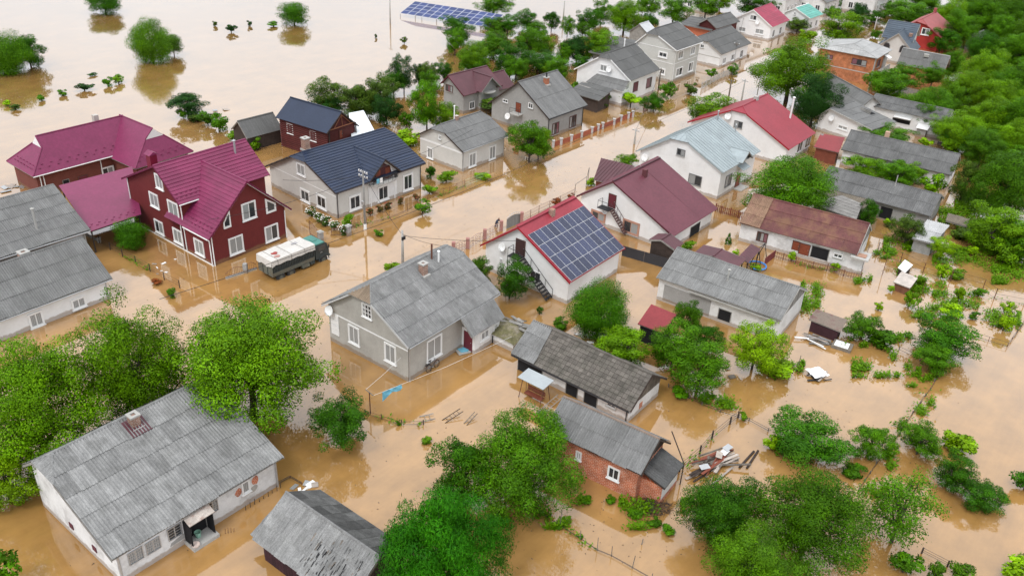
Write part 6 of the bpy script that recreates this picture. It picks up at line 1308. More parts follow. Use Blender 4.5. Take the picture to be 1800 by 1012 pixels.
s, t = CH['grey42']; chimney(roof, s, t, zf(t), .9, .65, M('red_chimney', (.36, .14, .08), .9, .15, 2)); pipe(roof, s, t, zf(t) + .9, zf(t) + 1.6, .12, iron)
bl = MB().box((-L / 2 - .7, -.7, 2.45), (-L / 2 + .398, 1.1, 2.58)).build('balcony', conc, root)
for p in ((-L / 2 - .65, -.65), (-L / 2 - .65, 1.05)): MB().tube([(*p, 2.58), (*p, 3.45)], .025, 4).build('baluster', iron, bl)
MB().tube([(-L / 2 - .65, -.65, 3.45), (-L / 2 - .65, 1.05, 3.45)], .03, 4).build('railing', iron, bl)
dish(root, (-L / 2 - .1, 1.9, 1.7), FACE['g0'], .5)
root, roof, zf, zk = house('purple43', 'house', 'grey house with a plum coloured roof and a dormer, among the trees', 'house', greyr2, 'sheet', maroon, cw=100, ch=100, cap=maroon, fascia=M('maroon_trim', (.09, .018, .026), .6, .1, 1))
x, y, az, L, W, e, r, i0, i1, ro, de = H['purple43']
T = Matrix.Translation((.9, -1.3, 0)) @ Matrix.Rotation(R(-90), 4, 'Z')
block(root, 'dormer_roof', 4.6, 4.6, e + .2, e + 2.2, og=.7, oe=.5, wall=greyr2, rk='sheet', rm=maroon, cw=100, ch=100, T=T, roof=roof, cap=maroon)
bl = MB().lathe([(0, 2.75), (1.2, 2.75), (1.25, 2.95), (0, 2.95)], 14, (.9, -2.8, 0)).build('balcony', conc, root)
MB().box((L / 2 - .38, -1.6, -1), (L / 2 + 3.2, 2.4, 2.2)).build('annex_wall', greyr2, root)
T = Matrix.Translation((L / 2 + 1.4, .4, 0)); block(root, 'annex_roof', 4.2, 5.2, 2.2, 4.3, wall=greyr2, rk='sheet', rm=maroon, cw=100, ch=100, T=T, roof=roof, walls=False, cap=maroon)
root, roof, zf, zk = house('bung44', 'bungalow', 'pale bungalow with a low grey half hipped roof facing the street', 'house', cream, 'sheet', felt, .3, .28, cw=2.0, ch=1.7, cap=felt, gut=metal, fascia=woodd)
x, y, az, L, W, e, r, i0, i1, ro, de = H['bung44']
s, t = CH['bung44']; chimney(roof, s - .9, t, zf(t), .5, .55, chim, False); pipe(roof, s - 1.2, t + .1, zf(t), zf(t) + 1.9, .08, trim); MB().box((-L / 2 + .36, -W / 2 + .46, 2.5), (-L / 2 + .398, W / 2 - .46, 2.75)).build('string_course', trim, root)
root, roof, zf, zk = house('log45', 'log_house', 'dark red log house with a plain navy roof and an open truss gable, upper left', 'house', logm, 'sheet', bluem_s, cw=100, ch=100, cap=bluem_s, fascia=woodd, og=.3)
x, y, az, L, W, e, r, i0, i1, ro, de = H['log45']
for k in range(14):
    zz = .15 + k * .28
    MB().tube([(-L / 2 + .3, -W / 2 + .43, zz), (L / 2 - .3, -W / 2 + .43, zz)], .13, 6).build('log', logm, root)
for sx in (-1, 1):
    MB().tube([(L / 2 - .1, sx * (W / 2 - .5), -.6), (L / 2 - .1, sx * (W / 2 - .5), e)], .09, 6).build('porch_post', woodd, root)
tr = MB().tube([(L / 2 - .1, -W / 2 + .6, e + .2), (L / 2 - .1, W / 2 - .6, e + .1)], .07, 5)
for a in (-1.6, 0, 1.6): tr.tube([(L / 2 - .1, ro, r - .4), (L / 2 - .1, a, e + .2)], .05, 5)
tr.build('truss', M('truss_wood', (.25, .1, .05), .8, .2, 2), root)
house('shed46', 'shed', 'small dark roofed shed left of the log house', 'shed', woodd, 'sheet', felt_d, cw=1.2, ch=100, og=.2, oe=.2, cap=felt_d)
root, roof, zf, zk = house('kiosk', 'kiosk', 'small dark plank kiosk with a maroon roof behind the dark metal fence', 'kiosk', woodd, 'sheet', maroon, cw=100, ch=100, og=.2, oe=.2, cap=maroon)
root, roof, zf, zk = house('gazebo', 'arbour', 'open arbour with a maroon two slope roof in front of the rusty barn', 'arbour', woodd, 'sheet', maroon, cw=100, ch=100, og=.2, oe=.2, cap=maroon, walls=False)
x, y, az, L, W, e, r, i0, i1, ro, de = H['gazebo']
for sx in (-1, 1):
    for sy in (-1, 1): MB().tube([(sx * (L / 2 - .2), sy * (W / 2 - .3), -.6), (sx * (L / 2 - .2), sy * (W / 2 - .3), e - .05)], .07, 6).build('post', woodd, root)

# small lean roofed sheds: roof corners given front-left, front-right, back-right, back-left
def shed(name, label, pts, z0, z1, wall, rk, rm, cw=1.1, ch=1.5, inset=.15, posts=False, cat='shed', fascia=None, wallz=None):
    c = sum((Vector((*p, 0)) for p in pts), Vector()) / 4
    root = empty(name, label, cat, c, 0)
    q = [Vector((*p, z)) - c for p, z in zip(pts, (z0, z0, z1, z1))]
    roof = MB().prism(q, (0, 0, -.07)).build('roof', fascia or woodg, root); slope(roof, q, rk, rm, cw, ch)
    b = [Vector((p.x * (1 - inset), p.y * (1 - inset), p.z - .08)) for p in q]
    if posts:
        for p in b: MB().tube([(p.x, p.y, -.6), (p.x, p.y, p.z)], .06, 6).build('post', wall, root)
    else:
        m = MB(); m.add([(p.x, p.y, -1) for p in b] + b, [(0, 1, 5, 4), (1, 2, 6, 5), (2, 3, 7, 6), (3, 0, 4, 7)]); m.build('wall', wall, root)
    return root
shed('tin_roof_shed', 'shed with a bright white tin roof behind the log house', [(-22.85, 112.74), (-20.05, 115.7), (-23.0, 122.6), (-24.8, 121.0)], 2.4, 3.4, woodg, 'sheet', M('bright_tin', (.68, .72, .75), .45, .05, 1), 100, 100)
shed('garden_swing_shelter', 'maroon sloped roof on posts over a garden swing beside the arbour', [(24.42, 84.74), (25.2, 83.5), (27.0, 85.95), (26.24, 87.2)], 2.0, 2.5, woodd, 'sheet', maroon, 100, 100, posts=True, cat='swing')
s24 = shed('tin_shed', 'grey corrugated tin shed among reeds at right', [(46.25, 92.5), (48.3, 91.3), (51.95, 95.9), (49.8, 97.2)], 1.7, 2.1, M('grey_tin_wall', (.25, .25, .24), .7, .2, 1.5), 'slate', M('pale_tin', (.3, .3, .3), .6, .12, 1, rnd=.55), 1.2, 2.6)
shed('tin_shed', 'low brown shed with a bent tin roof in the flooded yard at right', [(29.2, 73.5), (31.7, 71.5), (32.8, 73.3), (30.3, 75.1)], 1.3, 1.6, M('maroon_dark_board', (.05, .02, .025), .9, .2, 2), 'sheet', M('brown_bent_tin', (.2, .16, .13), .8, .2, 1.5, dirt=(.12, .05, .05), dirtamt=.8, dscale=1.5), 1.3, 100)
shed('plank_shed', 'grey plank shed with a flat slate roof behind the rusty barn', [(36.5, 100.9), (41.0, 96.6), (43.1, 101.0), (41.3, 103.4)], 1.9, 2.1, woodg, 'sheet', M('flat_grey_slate', (.22, .21, .2), .9, .2, 1, rnd=.1), .8, .9)
shed('red_roof_shed', 'open shed with a plain dark red roof beside the uppermost long barn', [(42.6, 121.05), (45.6, 119.2), (47.8, 124.05), (44.7, 125.4)], 2.1, 2.7, woodr, 'sheet', M('dark_red_metal', (.22, .03, .035), .5, .1, .5), 100, 100)
shed('hutch', 'small hutch with a white flat roof in the flooded garden', [(42.65, 86.3), (43.0, 85.2), (44.4, 86.8), (43.97, 88.0)], .95, 1.15, woodd, 'sheet', trim, 100, 100, cat='hutch')
shed('hutch', 'rusty hutch with a curved pale roof below the white roofed hutch', [(40.9, 82.8), (42.2, 81.6), (43.7, 83.6), (42.5, 85.0)], 1.0, 1.2, M('rust_board', (.16, .07, .04), .9, .25, 2), 'sheet', M('pale_curved_tin', (.45, .4, .36), .6, .2, 2), .7, 100, cat='hutch')
shed('lean_to', 'small lean-to with an ochre corrugated roof below the middle barn', [(37.8, 97.0), (39.0, 96.2), (40.1, 98.0), (39.0, 98.8)], 1.4, 1.6, wood, 'slate', slate_w, .8, 2, posts=True, cat='shelter')
shed('lean_to', 'grey and ochre lean-to at the right end of the middle barn', [(53.2, 99.4), (55.2, 97.9), (56.0, 99.4), (54.0, 100.9)], 1.1, 1.5, woodd, 'slate', slate_w, .9, 2, posts=True, cat='shelter')
shed('street_shelter', 'small roadside building with a ribbed maroon roof behind the maroon roofed house', [(9.6, 103.0), (11.6, 101.9), (15.0, 106.1), (10.8, 108.3)], 2.6, 3.5, woodr, 'seam', maroon, .45, 2, cat='building')
sh = shed('hut', 'small hut with a red pyramid like roof beside the long barn', [(12.0, 70.0), (14.2, 68.6), (15.6, 70.6), (13.4, 72.2)], 1.9, 2.8, darkin, 'sheet', M('dark_red_metal', (.2, .026, .03), .5, .1, .5), 100, 100, cat='hut')
shed('low_shed', 'low shed with a long grey felt roof left of the white porch house', [(12, 165.5), (20, 160.0), (24.5, 171), (17.5, 176)], 2.6, 3.4, woodg, 'sheet', felt_d, 2.2, 2, cat='shed')
shed('low_shed', 'orange walled shed with a flat grey roof behind the wooden house', [(33, 192), (39, 187.5), (43, 196), (36.5, 199.5)], 2.8, 3.1, M('orange_wall', (.42, .13, .07), .9, .1, 1), 'sheet', felt_d, 2.2, 2)
shed('lean_shed', 'low dark roofed shed behind the unpainted grey gabled house', [(7.5, 141.0), (12.3, 137.0), (15.0, 141.5), (10, 145)], 2.2, 2.9, woodd, 'sheet', felt_d, 2, 2)
# far white houses cut by the top edge
for (px, py, az, LL, WW, ee, rr, lab) in ((62, 224, 52, 9, 8, 4.5, 7, 'tall white house cut by the top edge behind the teal roof'), (73, 228, 52, 10, 8, 3.2, 5.5, 'low white house with a grey roof at the top edge, right of the teal roof'), (86, 232, 52, 10, 9, 5.5, 8, 'white house with dark windows at the top edge above the upper street'), (100, 236, 52, 10, 9, 5, 8, 'pale house at the top edge left of the woodland'), (43, 222, 52, 7, 7, 5.5, 8, 'tall grey house with a garage door at the top edge')):
    rt = empty('house', lab, 'house', (px, py, 0), R(az)); block(rt, 'roof', LL, WW, ee, rr, wall=white2, rk='sheet', rm=felt, cw=2.2, ch=2)
    for k in (-2.2, 0, 2.2): window(rt, 's0', k, 1.6, 1.2, 1.5, 'w', 0, WW / 2 - .45)
    for k in (-1.8, 1.8): window(rt, 'g0', k, 1.6, 1.2, 1.5, 'n', LL / 2 - .4, 0)
# ------------------------------------------------------------------ trees and shrubs
def crown_mesh(name, seed, nl, leaf, nb, style):
    g = np.random.default_rng(seed)
    # clump centres through the crown volume
    d = g.normal(size=(nb, 3)); d /= np.linalg.norm(d, axis=1)[:, None]
    if style == 'airy': rad = g.uniform(.35, .85, nb); br = g.uniform(.16, .3, nb)
    elif style == 'round': rad = g.uniform(.4, .76, nb); br = g.uniform(.2, .34, nb)
    elif style == 'small': rad = g.uniform(.2, .72, nb); br = g.uniform(.22, .42, nb)
    else: rad = g.uniform(.3, .9, nb); br = g.uniform(.15, .29, nb) * (60 / nb) ** .12
    ph = g.uniform(0, 6.28, 6); fq = g.normal(size=(6, 3)) * 2.2
    lob = 1 + .15 * np.sin(d @ fq.T + ph).sum(1) / 1.5      # uneven, lobed outline
    c = d * (rad * np.clip(lob, .68, 1.12))[:, None]
    if style == 'cone':
        z = g.uniform(-1, .9, nb); a = g.uniform(0, 6.28, nb); rr = (1 - (z + 1) / 2) * .75; c = np.stack([rr * np.cos(a), rr * np.sin(a), z], 1); br = .18 + .12 * (1 - (z + 1) / 2)
    elif style == 'small': c[:, 2] = np.maximum(c[:, 2], -.7)
    else:
        low = c[:, 2] < -.6; c[low, 2] *= .85
    wgt = br ** 2; wgt /= wgt.sum()
    bi = g.choice(nb, nl, p=wgt)
    u = g.normal(size=(nl, 3)); u[:, 2] += .25; u /= np.linalg.norm(u, axis=1)[:, None]
    rr = br[bi] * (.45 + .55 * np.sqrt(g.uniform(0, 1, nl))) * g.uniform(.85, 1.12, nl)
    flat = np.array([1, 1, .75])
    p = c[bi] + u * rr[:, None] * flat
    # stray twigs beyond the outline
    k = g.random(nl) < .05; p[k] += u[k] * g.uniform(.02, .1, (k.sum(), 1))
    nrm = u * .55 + np.array([0, 0, .55]) + g.normal(size=(nl, 3)) * .5
    if style == 'willow': nrm = u * .6 + g.normal(size=(nl, 3)) * .45
    nrm /= np.linalg.norm(nrm, axis=1)[:, None]
    pd = p / np.maximum(np.linalg.norm(p, axis=1), .05)[:, None]
    vn = u * .75 + pd * .45 + np.array([0, 0, .12]) + g.normal(size=(nl, 3)) * .28; vn /= np.linalg.norm(vn, axis=1)[:, None]
    fl = (nrm * vn).sum(1) < 0; nrm[fl] *= -1
    ax = g.normal(size=(nl, 3))
    if style == 'willow': ax = ax * .5 + u * .5 + np.array([0, 0, -1.0])
    ax -= (ax * nrm).sum(1)[:, None] * nrm; ax /= np.linalg.norm(ax, axis=1)[:, None]
    bx = np.cross(nrm, ax)
    ln = leaf * g.uniform(.6, 1.35, nl); wd = ln * (.28 if style == 'willow' else .52); ln = ln * (1.7 if style == 'willow' else 1)
    # the leaf plane winds so that its face normal is nrm
    a0 = p - ax * (ln * .5)[:, None]; a1 = p + bx * (wd * .5)[:, None] - nrm * (ln * .08)[:, None]; a2 = p + ax * (ln * .5)[:, None]; a3 = p - bx * (wd * .5)[:, None] - nrm * (ln * .08)[:, None]
    V = np.stack([a0, a3, a2, a1], 1).reshape(-1, 3).astype(np.float32)
    me = bpy.data.meshes.new(name)
    me.vertices.add(nl * 4); me.vertices.foreach_set('co', V.ravel())
    me.loops.add(nl * 4); me.loops.foreach_set('vertex_index', np.arange(nl * 4, dtype=np.int32))
    me.polygons.add(nl); me.polygons.foreach_set('loop_start', np.arange(0, nl * 4, 4, dtype=np.int32)); me.polygons.foreach_set('loop_total', np.full(nl, 4, dtype=np.int32))
    at = me.attributes.new('clump', 'FLOAT', 'POINT'); cv = g.random(nb); at.data.foreach_set('value', np.repeat(cv[bi], 4).astype(np.float32))
    me.update(); me.validate()
    me.polygons.foreach_set('use_smooth', np.ones(nl, dtype=bool)); me.normals_split_custom_set_from_vertices(np.repeat(vn, 4, axis=0).astype(np.float32))
    # limbs
    t = MB(); t.tube([(0, 0, 0), (.015, .01, .25), (-.02, .02, .5), (.02, 0, .8)], [.055, .042, .03, .01], 7)
    order = np.argsort(-c[:, 2])
    for j in range(min(9, nb)):
        q = c[(j * 7) % nb]; zt = .5 + .42 * q[2]; zs = .22 + .25 * (j / 9)
        t.tube([(0, 0, zs), (q[0] * .45, q[1] * .45, zs + (zt - zs) * .55), (q[0] * .85, q[1] * .85, zt)], [.032, .02, .006], 5)
    tm = t.mesh('trunk', True); tm.materials.append(bark)
    return me, tm
CR = {}
def crown(kind, style, var):
    key = (kind, style, var)
    if key not in CR:
        nl, leaf, nb = {'L': (64000, .031, 140), 'M': (20000, .05, 74), 'S': (1500, .17, 14), 'C': (2500, .12, 40)}[kind]
        if style == 'airy': nl = int(nl * .45)
        if style == 'round': nl = int(nl * 1.15); nb = int(nb * 1.5)
        if style == 'willow': nl = int(nl * 1.2)
        CR[key] = crown_mesh('crown', 100 + var * 17 + ord(kind), nl, leaf, nb, style)
    return CR[key]
roses = []
for i, (nm, x, y, Rr, Hc, zb, kind, colr, lab, grp) in enumerate(TREES):
    style = {'willow': 'willow', 'airy': 'airy', 'round': 'round'}.get(colr, 'round' if 'flood' in lab and kind != 'S' and 'garden' not in lab and 'street' not in lab else 'std')
    if kind == 'C': style = 'cone'
    elif kind == 'S': style = 'small'
    if kind == 'L' and style != 'std': var = 0
    elif kind == 'L': var = (0, 3, 1, 2, 4)[i % 5]
    else: var = i % 4
    far = math.hypot(x, y) > 115
    k2 = 'M' if (kind == 'L' and Rr < 3.0 and style == 'std') else kind
    if kind == 'M' and Rr < 1.0: k2 = 'S' if style == 'std' else 'M'
    if k2 == 'S': style = 'small'
    cm, tm = crown(k2, style, var if k2 != 'L' else var)
    root = empty(nm, lab, 'tree' if nm.endswith('tree') or nm in ('sapling', 'thuja') else 'shrub', (x, y, 0), 0, grp)
    a = random.uniform(0, 6.28)
    sq = random.uniform(.9, 1.1)
    c_ = ob('crown', cm, LEAF[colr], root, Matrix.Translation((0, 0, zb * .55 + Hc * (.72 if style == 'round' else .92))) @ Matrix.Rotation(a, 4, 'Z') @ Matrix.Diagonal((Rr * sq * (1.03 if kind == 'L' else 1.1), Rr / sq * (1.03 if kind == 'L' else 1.1), Hc * 1.08, 1)))
    tz = zb + Hc * 1.9
    ob('trunk', tm, bark, root, Matrix.Translation((0, 0, -.5)) @ Matrix.Rotation(a, 4, 'Z') @ Matrix.Diagonal((Rr * .95, Rr * .95, tz + .5, 1)))
    if colr in ('rose', 'whiterose'):
        m = MB()
        for k in range(34 if colr == 'whiterose' else 9):
            q = rng.normal(size=3); q /= np.linalg.norm(q); q[2] = abs(q[2]); p = Vector((q[0] * Rr * .85, q[1] * Rr * .85, zb + Hc * (.9 + .9 * q[2])))
            m.lathe([(0, -.03), (.055, 0), (.05, .03), (0, .045)], 6, p)
        m.build('blossoms', petal_w if colr == 'whiterose' else petal_r, root)['kind'] = 'stuff'

# ------------------------------------------------------------------ weeds in the water
def weeds():
    P_ = []
    for q in VEG:
        A, B, C_, D_ = [np.array(p) for p in q]
        ar = np.linalg.norm(B - A) * np.linalg.norm(D_ - A); n = int(ar * 75)
        cs = [(rng.random(), rng.random()) for _ in range(max(3, int(ar * .5)))]
        for k in range(n):
            s_, t_ = cs[rng.integers(len(cs))]; s_ = min(1, max(0, s_ + rng.normal() * .13)); t_ = min(1, max(0, t_ + rng.normal() * .13))
            p = (A * (1 - s_) + B * s_) * (1 - t_) + (D_ * (1 - s_) + C_ * s_) * t_; P_.append((p[0], p[1], abs(rng.normal()) * .2))
    for key, wd in (('garden_b', .5), ('yard_c', .5), ('right_mesh2', .6), ('garden_a', .5), ('yard_a', .25), ('yard_b', .25), ('rusty_front', .2), ('blue_front', .2), ('yard_d', .2), ('garden_c', .2), ('truck_wire', .2)):
        f_ = FENCE[key]
        for a, b in zip(f_[:-1], f_[1:]):
            a, b = np.array(a), np.array(b); n = int(np.linalg.norm(b - a) * 16)
            for k in range(n):
                q = rng.random(); c0 = a + (b - a) * q
                if math.sin(c0[0] * 1.7 + c0[1] * 1.1) + math.sin(c0[0] * .6) < .1: continue
                P_.append((c0[0] + rng.normal() * wd, c0[1] + rng.normal() * wd, abs(rng.normal()) * .16))
    m = MB()
    for p in P_:
        l = random.uniform(.14, .3); a = random.uniform(0, 6.28); d = Vector((math.cos(a), math.sin(a), random.uniform(-.1, .9))) * l; w_ = Vector((-math.sin(a), math.cos(a), 0)) * l * .3; p = Vector(p)
        m.add([p, p + d * .5 + w_, p + d, p + d * .5 - w_], [(0, 1, 2, 3)])
    o = ob('floating_weeds', me_from('floating_weeds', m.v, m.f), LEAF['bright2']); o['kind'] = 'stuff'; tag(o, 'loose green weeds and vegetable leaves breaking the surface of the flooded gardens', 'weeds')
weeds()
def litter():
    m = MB()
    for (cx, cy, rr, n) in ((-24, 37, 6, 60), (-12, 60, 9, 40), (5, 46, 6, 90), (12, 47, 5, 90), (20, 60, 9, 60), (33, 66, 8, 60), (-30, 78, 6, 60), (44, 88, 8, 50), (0, 75, 6, 30), (26, 54, 8, 50), (-5, 50, 6, 40)):
        for k in range(n):
            a = random.uniform(0, 6.28); q = rr * math.sqrt(random.random()); p = Vector((cx + q * math.cos(a), cy + q * math.sin(a), .006)); l = random.uniform(.03, .1); b = random.uniform(0, 6.28); d = Vector((math.cos(b), math.sin(b), 0)) * l; w_ = Vector((-math.sin(b), math.cos(b), .1)) * l * .5
            m.add([p - d, p + w_, p + d, p - w_], [(0, 1, 2, 3)])
    for k in range(260):      # pale scum drifting down the street
        q = random.uniform(0, 1); c0 = Vector((-30, 62, 0)) * (1 - q) + Vector((30, 140, 0)) * q; p = c0 + Vector((random.gauss(0, 3), random.gauss(0, 3), .006)); l = random.uniform(.04, .16); b = R(52) + random.gauss(0, .5); d = Vector((math.cos(b), math.sin(b), 0)) * l; w_ = Vector((-math.sin(b), math.cos(b), 0)) * l * .3
        m.add([p - d, p + w_, p + d, p - w_], [(0, 1, 2, 3)])
    o = ob('floating_litter', me_from('floating_litter', m.v, m.f), M('twig_litter', (.09, .06, .035), .9, .3, 5)); o['kind'] = 'stuff'; tag(o, 'leaf and twig litter drifting on the brown water', 'litter')
litter()
def undergrowth():
    # low scrub that closes the ground between the woodland trunks
    g = np.random.default_rng(3); Q = [np.array(p, float) for p in ((72, 118), (100, 128), (160, 235), (118, 262), (98, 205), (84, 152))]
    m = MB(); n = 0
    while n < 900:
        x, y = g.uniform(70, 150), g.uniform(115, 255)
        if not all((Q[(i + 1) % 6] - Q[i])[0] * (y - Q[i][1]) - (Q[(i + 1) % 6] - Q[i])[1] * (x - Q[i][0]) > 0 for i in range(6)): continue
        n += 1; hh = g.uniform(.5, 2.0)
        for k in range(34):
            d = g.normal(size=3); d /= np.linalg.norm(d); p = Vector((x + d[0] * 1.4, y + d[1] * 1.4, abs(d[2]) * hh)); l = g.uniform(.25, .5); a = g.uniform(0, 6.28); e1 = Vector((math.cos(a), math.sin(a), g.uniform(-.3, .5))) * l; e2 = Vector((-math.sin(a), math.cos(a), g.uniform(-.3, .5))) * l * .5
            m.add([p - e1, p + e2, p + e1, p - e2], [(0, 1, 2, 3)])
    o = ob('undergrowth', me_from('undergrowth', m.v, m.f), LEAF['mid']); o['kind'] = 'stuff'; tag(o, 'low green scrub filling the ground under the upper right woodland', 'undergrowth')
undergrowth()

# ------------------------------------------------------------------ poles and cables
PLAB = ['concrete power pole with white insulators in front of the navy roofed house', 'short concrete pole standing in the flooded street behind the grey stucco house', 'concrete pole at the street edge by the pale blue roof', 'wooden pole behind the light green street tree', 'concrete pole right of the light green street tree', 'wooden pole in front of the two storey house corner', 'pole with a cross arm in front of the white cottage at top', 'thin street lamp by the big bright broad tree', 'dark wooden pole at the left edge in front of the white house', 'pole with a cross arm in front of the raspberry roofed house', 'pale pole at the upper street, at the top edge', 'pale pole standing in the upper street water', 'pale braced pole behind the blue grey roof', 'thin slanting white mast in front of the big bright broad tree', 'lone pole in the open flood at the top edge', 'thin pole on the upper bank near the top edge']
for i, (x, y, h_, k) in enumerate(POLES):
    rt = empty('utility_pole' if k != 'l' else 'street_lamp', PLAB[i], 'pole' if k != 'l' else 'lamp', (x, y, 0), R(52), 'poles along the street' if k in 'cwp' else None)
    mt = {'p': M('grey_pole_concrete', (.24, .235, .225), .9, .12, 1.2), 'c': conc, 'w': wood, 'l': metal, 's': trim}[k]; rr = {'p': .11, 'c': .13, 'w': .12, 'l': .06, 's': .06}[k]
    MB().tube([(0, 0, -1), (0, 0, h_ * .5), (0, 0, h_)], [rr * 1.25, rr * 1.1, rr * .8], 8).build('shaft', mt, rt, True)
    if k in 'pwc' and i not in (1, 15):
        for zz in ((h_ - .25, h_ - .8) if k == 'p' else (h_ - .3,)):
            MB().cbox((0, 0, zz), (.09, 1.5 if k == 'p' else 1.2, .1)).build('cross_arm', wood if k == 'w' else metal, rt)
            for yy in (-.65, -.3, .3, .65) if k == 'p' else (-.5, .5): MB().lathe([(.02, 0), (.05, .03), (.075, .1), (.06, .17), (0, .2)], 8, (0, yy, zz + .05)).build('insulator', trim, rt)
    if k == 'l': MB().tube([(0, 0, h_), (.5, 0, h_ + .15)], .03, 5).lathe([(0, 0), (.14, 0), (.1, .1), (0, .12)], 8, (.55, 0, h_ + .08)).build('lamp_head', metal, rt)
    if i == 0: MB().lathe([(.19, -.3), (.18, .75)], 8).build('white_base', trim, rt); MB().cbox((-.2, 0, 3.4), (.2, .3, .4)).build('junction_box', metal, rt)
    if i == 1: MB().cbox((0, -.18, 3.1), (.5, .12, .35)).build('bracket', iron, rt)
def cable(label, a, b, sag, r=.028, n=14):
    a, b = Vector(a), Vector(b); pts = [a + (b - a) * (k / n) + Vector((0, 0, -4 * sag * (k / n) * (1 - k / n))) for k in range(n + 1)]
    tag(MB().tube(pts, r, 4).build('power_cable', iron), label, 'cable', 'overhead cables')
pz = lambda i, dz=.2: Vector((POLES[i][0], POLES[i][1], POLES[i][2] - dz))
cable('black cable crossing the street in front of the grey stucco house roof', (-30.5, 64.5, 5.2), (17.05, 124.06, 5.4), 1.7)
cable('cable from the insulator pole to the concrete street pole', pz(0), pz(1, .5), .4, .022)
cable('cable from the short concrete pole to the white solar house', pz(1, .6), (1.3, 78.5, 5.8), .3, .022)
cable('cable along the street from the insulator pole towards the bungalow', pz(0), (-6, 107, 7.0), .5, .022)
cable('cable between the poles at the street tree', pz(4), pz(2), .3, .022)
cable('cable from the insulator pole to the navy roofed house gable', pz(0, .6), (-26.5, 91, 5.5), .3, .022)

cable('cable running up the street from the pole by the pale blue roof', pz(2), pz(5), .4, .025)
cable('cable across the upper street behind the street tree', pz(3), pz(6), .5, .025)
cable('cable from the upper cross arm pole to the raspberry roofed house', pz(6), pz(9), .5, .025)
cable('cable from the left edge pole across the corrugated roof', pz(8), (-62, 52, 5.5), .4, .022)
cable('cable from the insulator pole down to the truck yard', pz(0, .7), (-31.5, 80.5, 5.2), .6, .022)
cable('cable from the short concrete pole to the stucco house ridge', pz(1, .4), (-6.0, 73.5, 7.2), .3, .02)
# ------------------------------------------------------------------ fences
def seg(pts, step):
    out_ = []
    for (a, b) in zip(pts[:-1], pts[1:]):
        a, b = Vector((*a, 0)), Vector((*b, 0)); n = max(1, round((b - a).length / step))
        for k in range(n): out_.append(a + (b - a) * (k / n))
    out_.append(Vector((*pts[-1], 0))); return out_
def wire_fence(key, label, h_=.9, step=2.4, mat=None, wires=(.25, .55, .85), r=.05, wr=.014, name='wire_fence', jit=.0, group=None, mesh=False, tilt=0):
    q = seg(FENCE[key], step); rt = empty(name, label, 'fence', q[0], 0, group); q = [p - q[0] for p in q]
    for p in q:
        hh = h_ * random.uniform(1 - jit, 1 + jit); lx, ly = random.uniform(-tilt, tilt), random.uniform(-tilt, tilt)
        MB().tube([(p.x, p.y, -.6), (p.x + lx, p.y + ly, hh)], [r, r * .85], 6).build('post', mat or woodd, rt)
    for f in wires:
        MB().tube([(p.x, p.y, h_ * f) for p in q], wr, 4).build('wire', mat if mesh else iron, rt)
    if mesh:
        m = MB()
        for a, b in zip(q[:-1], q[1:]):
            n = int((b - a).length / .16)
            for k in range(1, n): p = a + (b - a) * (k / n); m.tube([(p.x, p.y, -.1), (p.x, p.y, h_ * .95)], .009, 3, False)
        m.build('mesh_wires', mat or iron, rt)['kind'] = 'stuff'
    return rt
def picket_fence(key, label, h_, mat, step=2.5, sp=.2, pw=.05, posts=None, name='picket_fence', pr=.07, rails=(.25, .85)):
    q = seg(FENCE[key], step); rt = empty(name, label, 'fence', q[0]); q = [p - q[0] for p in q]
    for p in q: MB().box((p.x - pr, p.y - pr, -.6), (p.x + pr, p.y + pr, h_ + .1)).build('post', posts or mat, rt)
    for f in rails: MB().tube([(p.x, p.y, h_ * f) for p in q], .03, 4).build('rail', mat, rt)
    cnt = 0
    pm = MB().box((-pw / 2, -.012, -.3), (pw / 2, .012, h_)).mesh('picket')
    for a, b in zip(q[:-1], q[1:]):
        d = b - a; n = max(2, int(d.length / sp)); an = math.atan2(d.y, d.x)
        for k in range(1, n):
            p = a + d * (k / n); ob('picket', pm, mat, rt, Matrix.Translation((p.x, p.y, random.uniform(-.02, .02))) @ Matrix.Rotation(an, 4, 'Z'))
    return rt
def panel_fence(key, label, h_, mat, pil, name='fence', step=100, ph=None, pw=.28):
    q = seg(FENCE[key], step); rt = empty(name, label, 'fence', q[0]); q = [p - q[0] for p in q]
    for p in q:
        if pil: MB().box((p.x - pw / 2, p.y - pw / 2, -.8), (p.x + pw / 2, p.y + pw / 2, h_ + .15)).box((p.x - pw / 2 - .05, p.y - pw / 2 - .05, h_ + .15), (p.x + pw / 2 + .05, p.y + pw / 2 + .05, h_ + .23)).build('pillar', pil, rt)
    for a, b in zip(q[:-1], q[1:]):
        d = b - a; an = math.atan2(d.y, d.x); L = d.length
        MB().cbox((a + d / 2) + Vector((0, 0, (ph or h_) / 2 - .3)), (L - (pw if pil else .03), .05, (ph or h_) + .6), an).build('panel', mat, rt)
    return rt
redp = M('brick_red_panel', (.3, .085, .045), .85, .15, 2, rnd=.12); dkm = M('dark_grey_sheet', (.035, .035, .04), .6, .1, 1, rnd=.06)
panel_fence('brick_street', 'street fence of brick red panels between grey pillars before the unpainted house', .75, redp, M('grey_pillar', (.4, .38, .37), .9, .12, 2), pw=.4)
picket_fence('grey_picket', 'grey concrete picket fence along the street at the top', 1.1, conc, 2.4, .42, .2, name='picket_fence')
wire_fence('blue_front', 'thin rusty mesh fence in front of the navy roofed house', .95, 2.6, rust, (.15, .95), .035, .016, mesh=True, name='mesh_fence')
wire_fence('green_front', 'pale green mesh fence in front of the bungalow', .95, 2.0, M('pale_green_paint', (.3, .4, .25), .6, .1, 1), (.15, .5, .95), .03, .016, mesh=True, name='mesh_fence')
wire_fence('truck_wire', 'wire fence on dark posts below the oxblood house', .9, 100, woodd, (.3, .6, .95), .055, .016)
panel_fence('low_wall', 'low concrete wall stub beside the carport', .35, conc, conc)
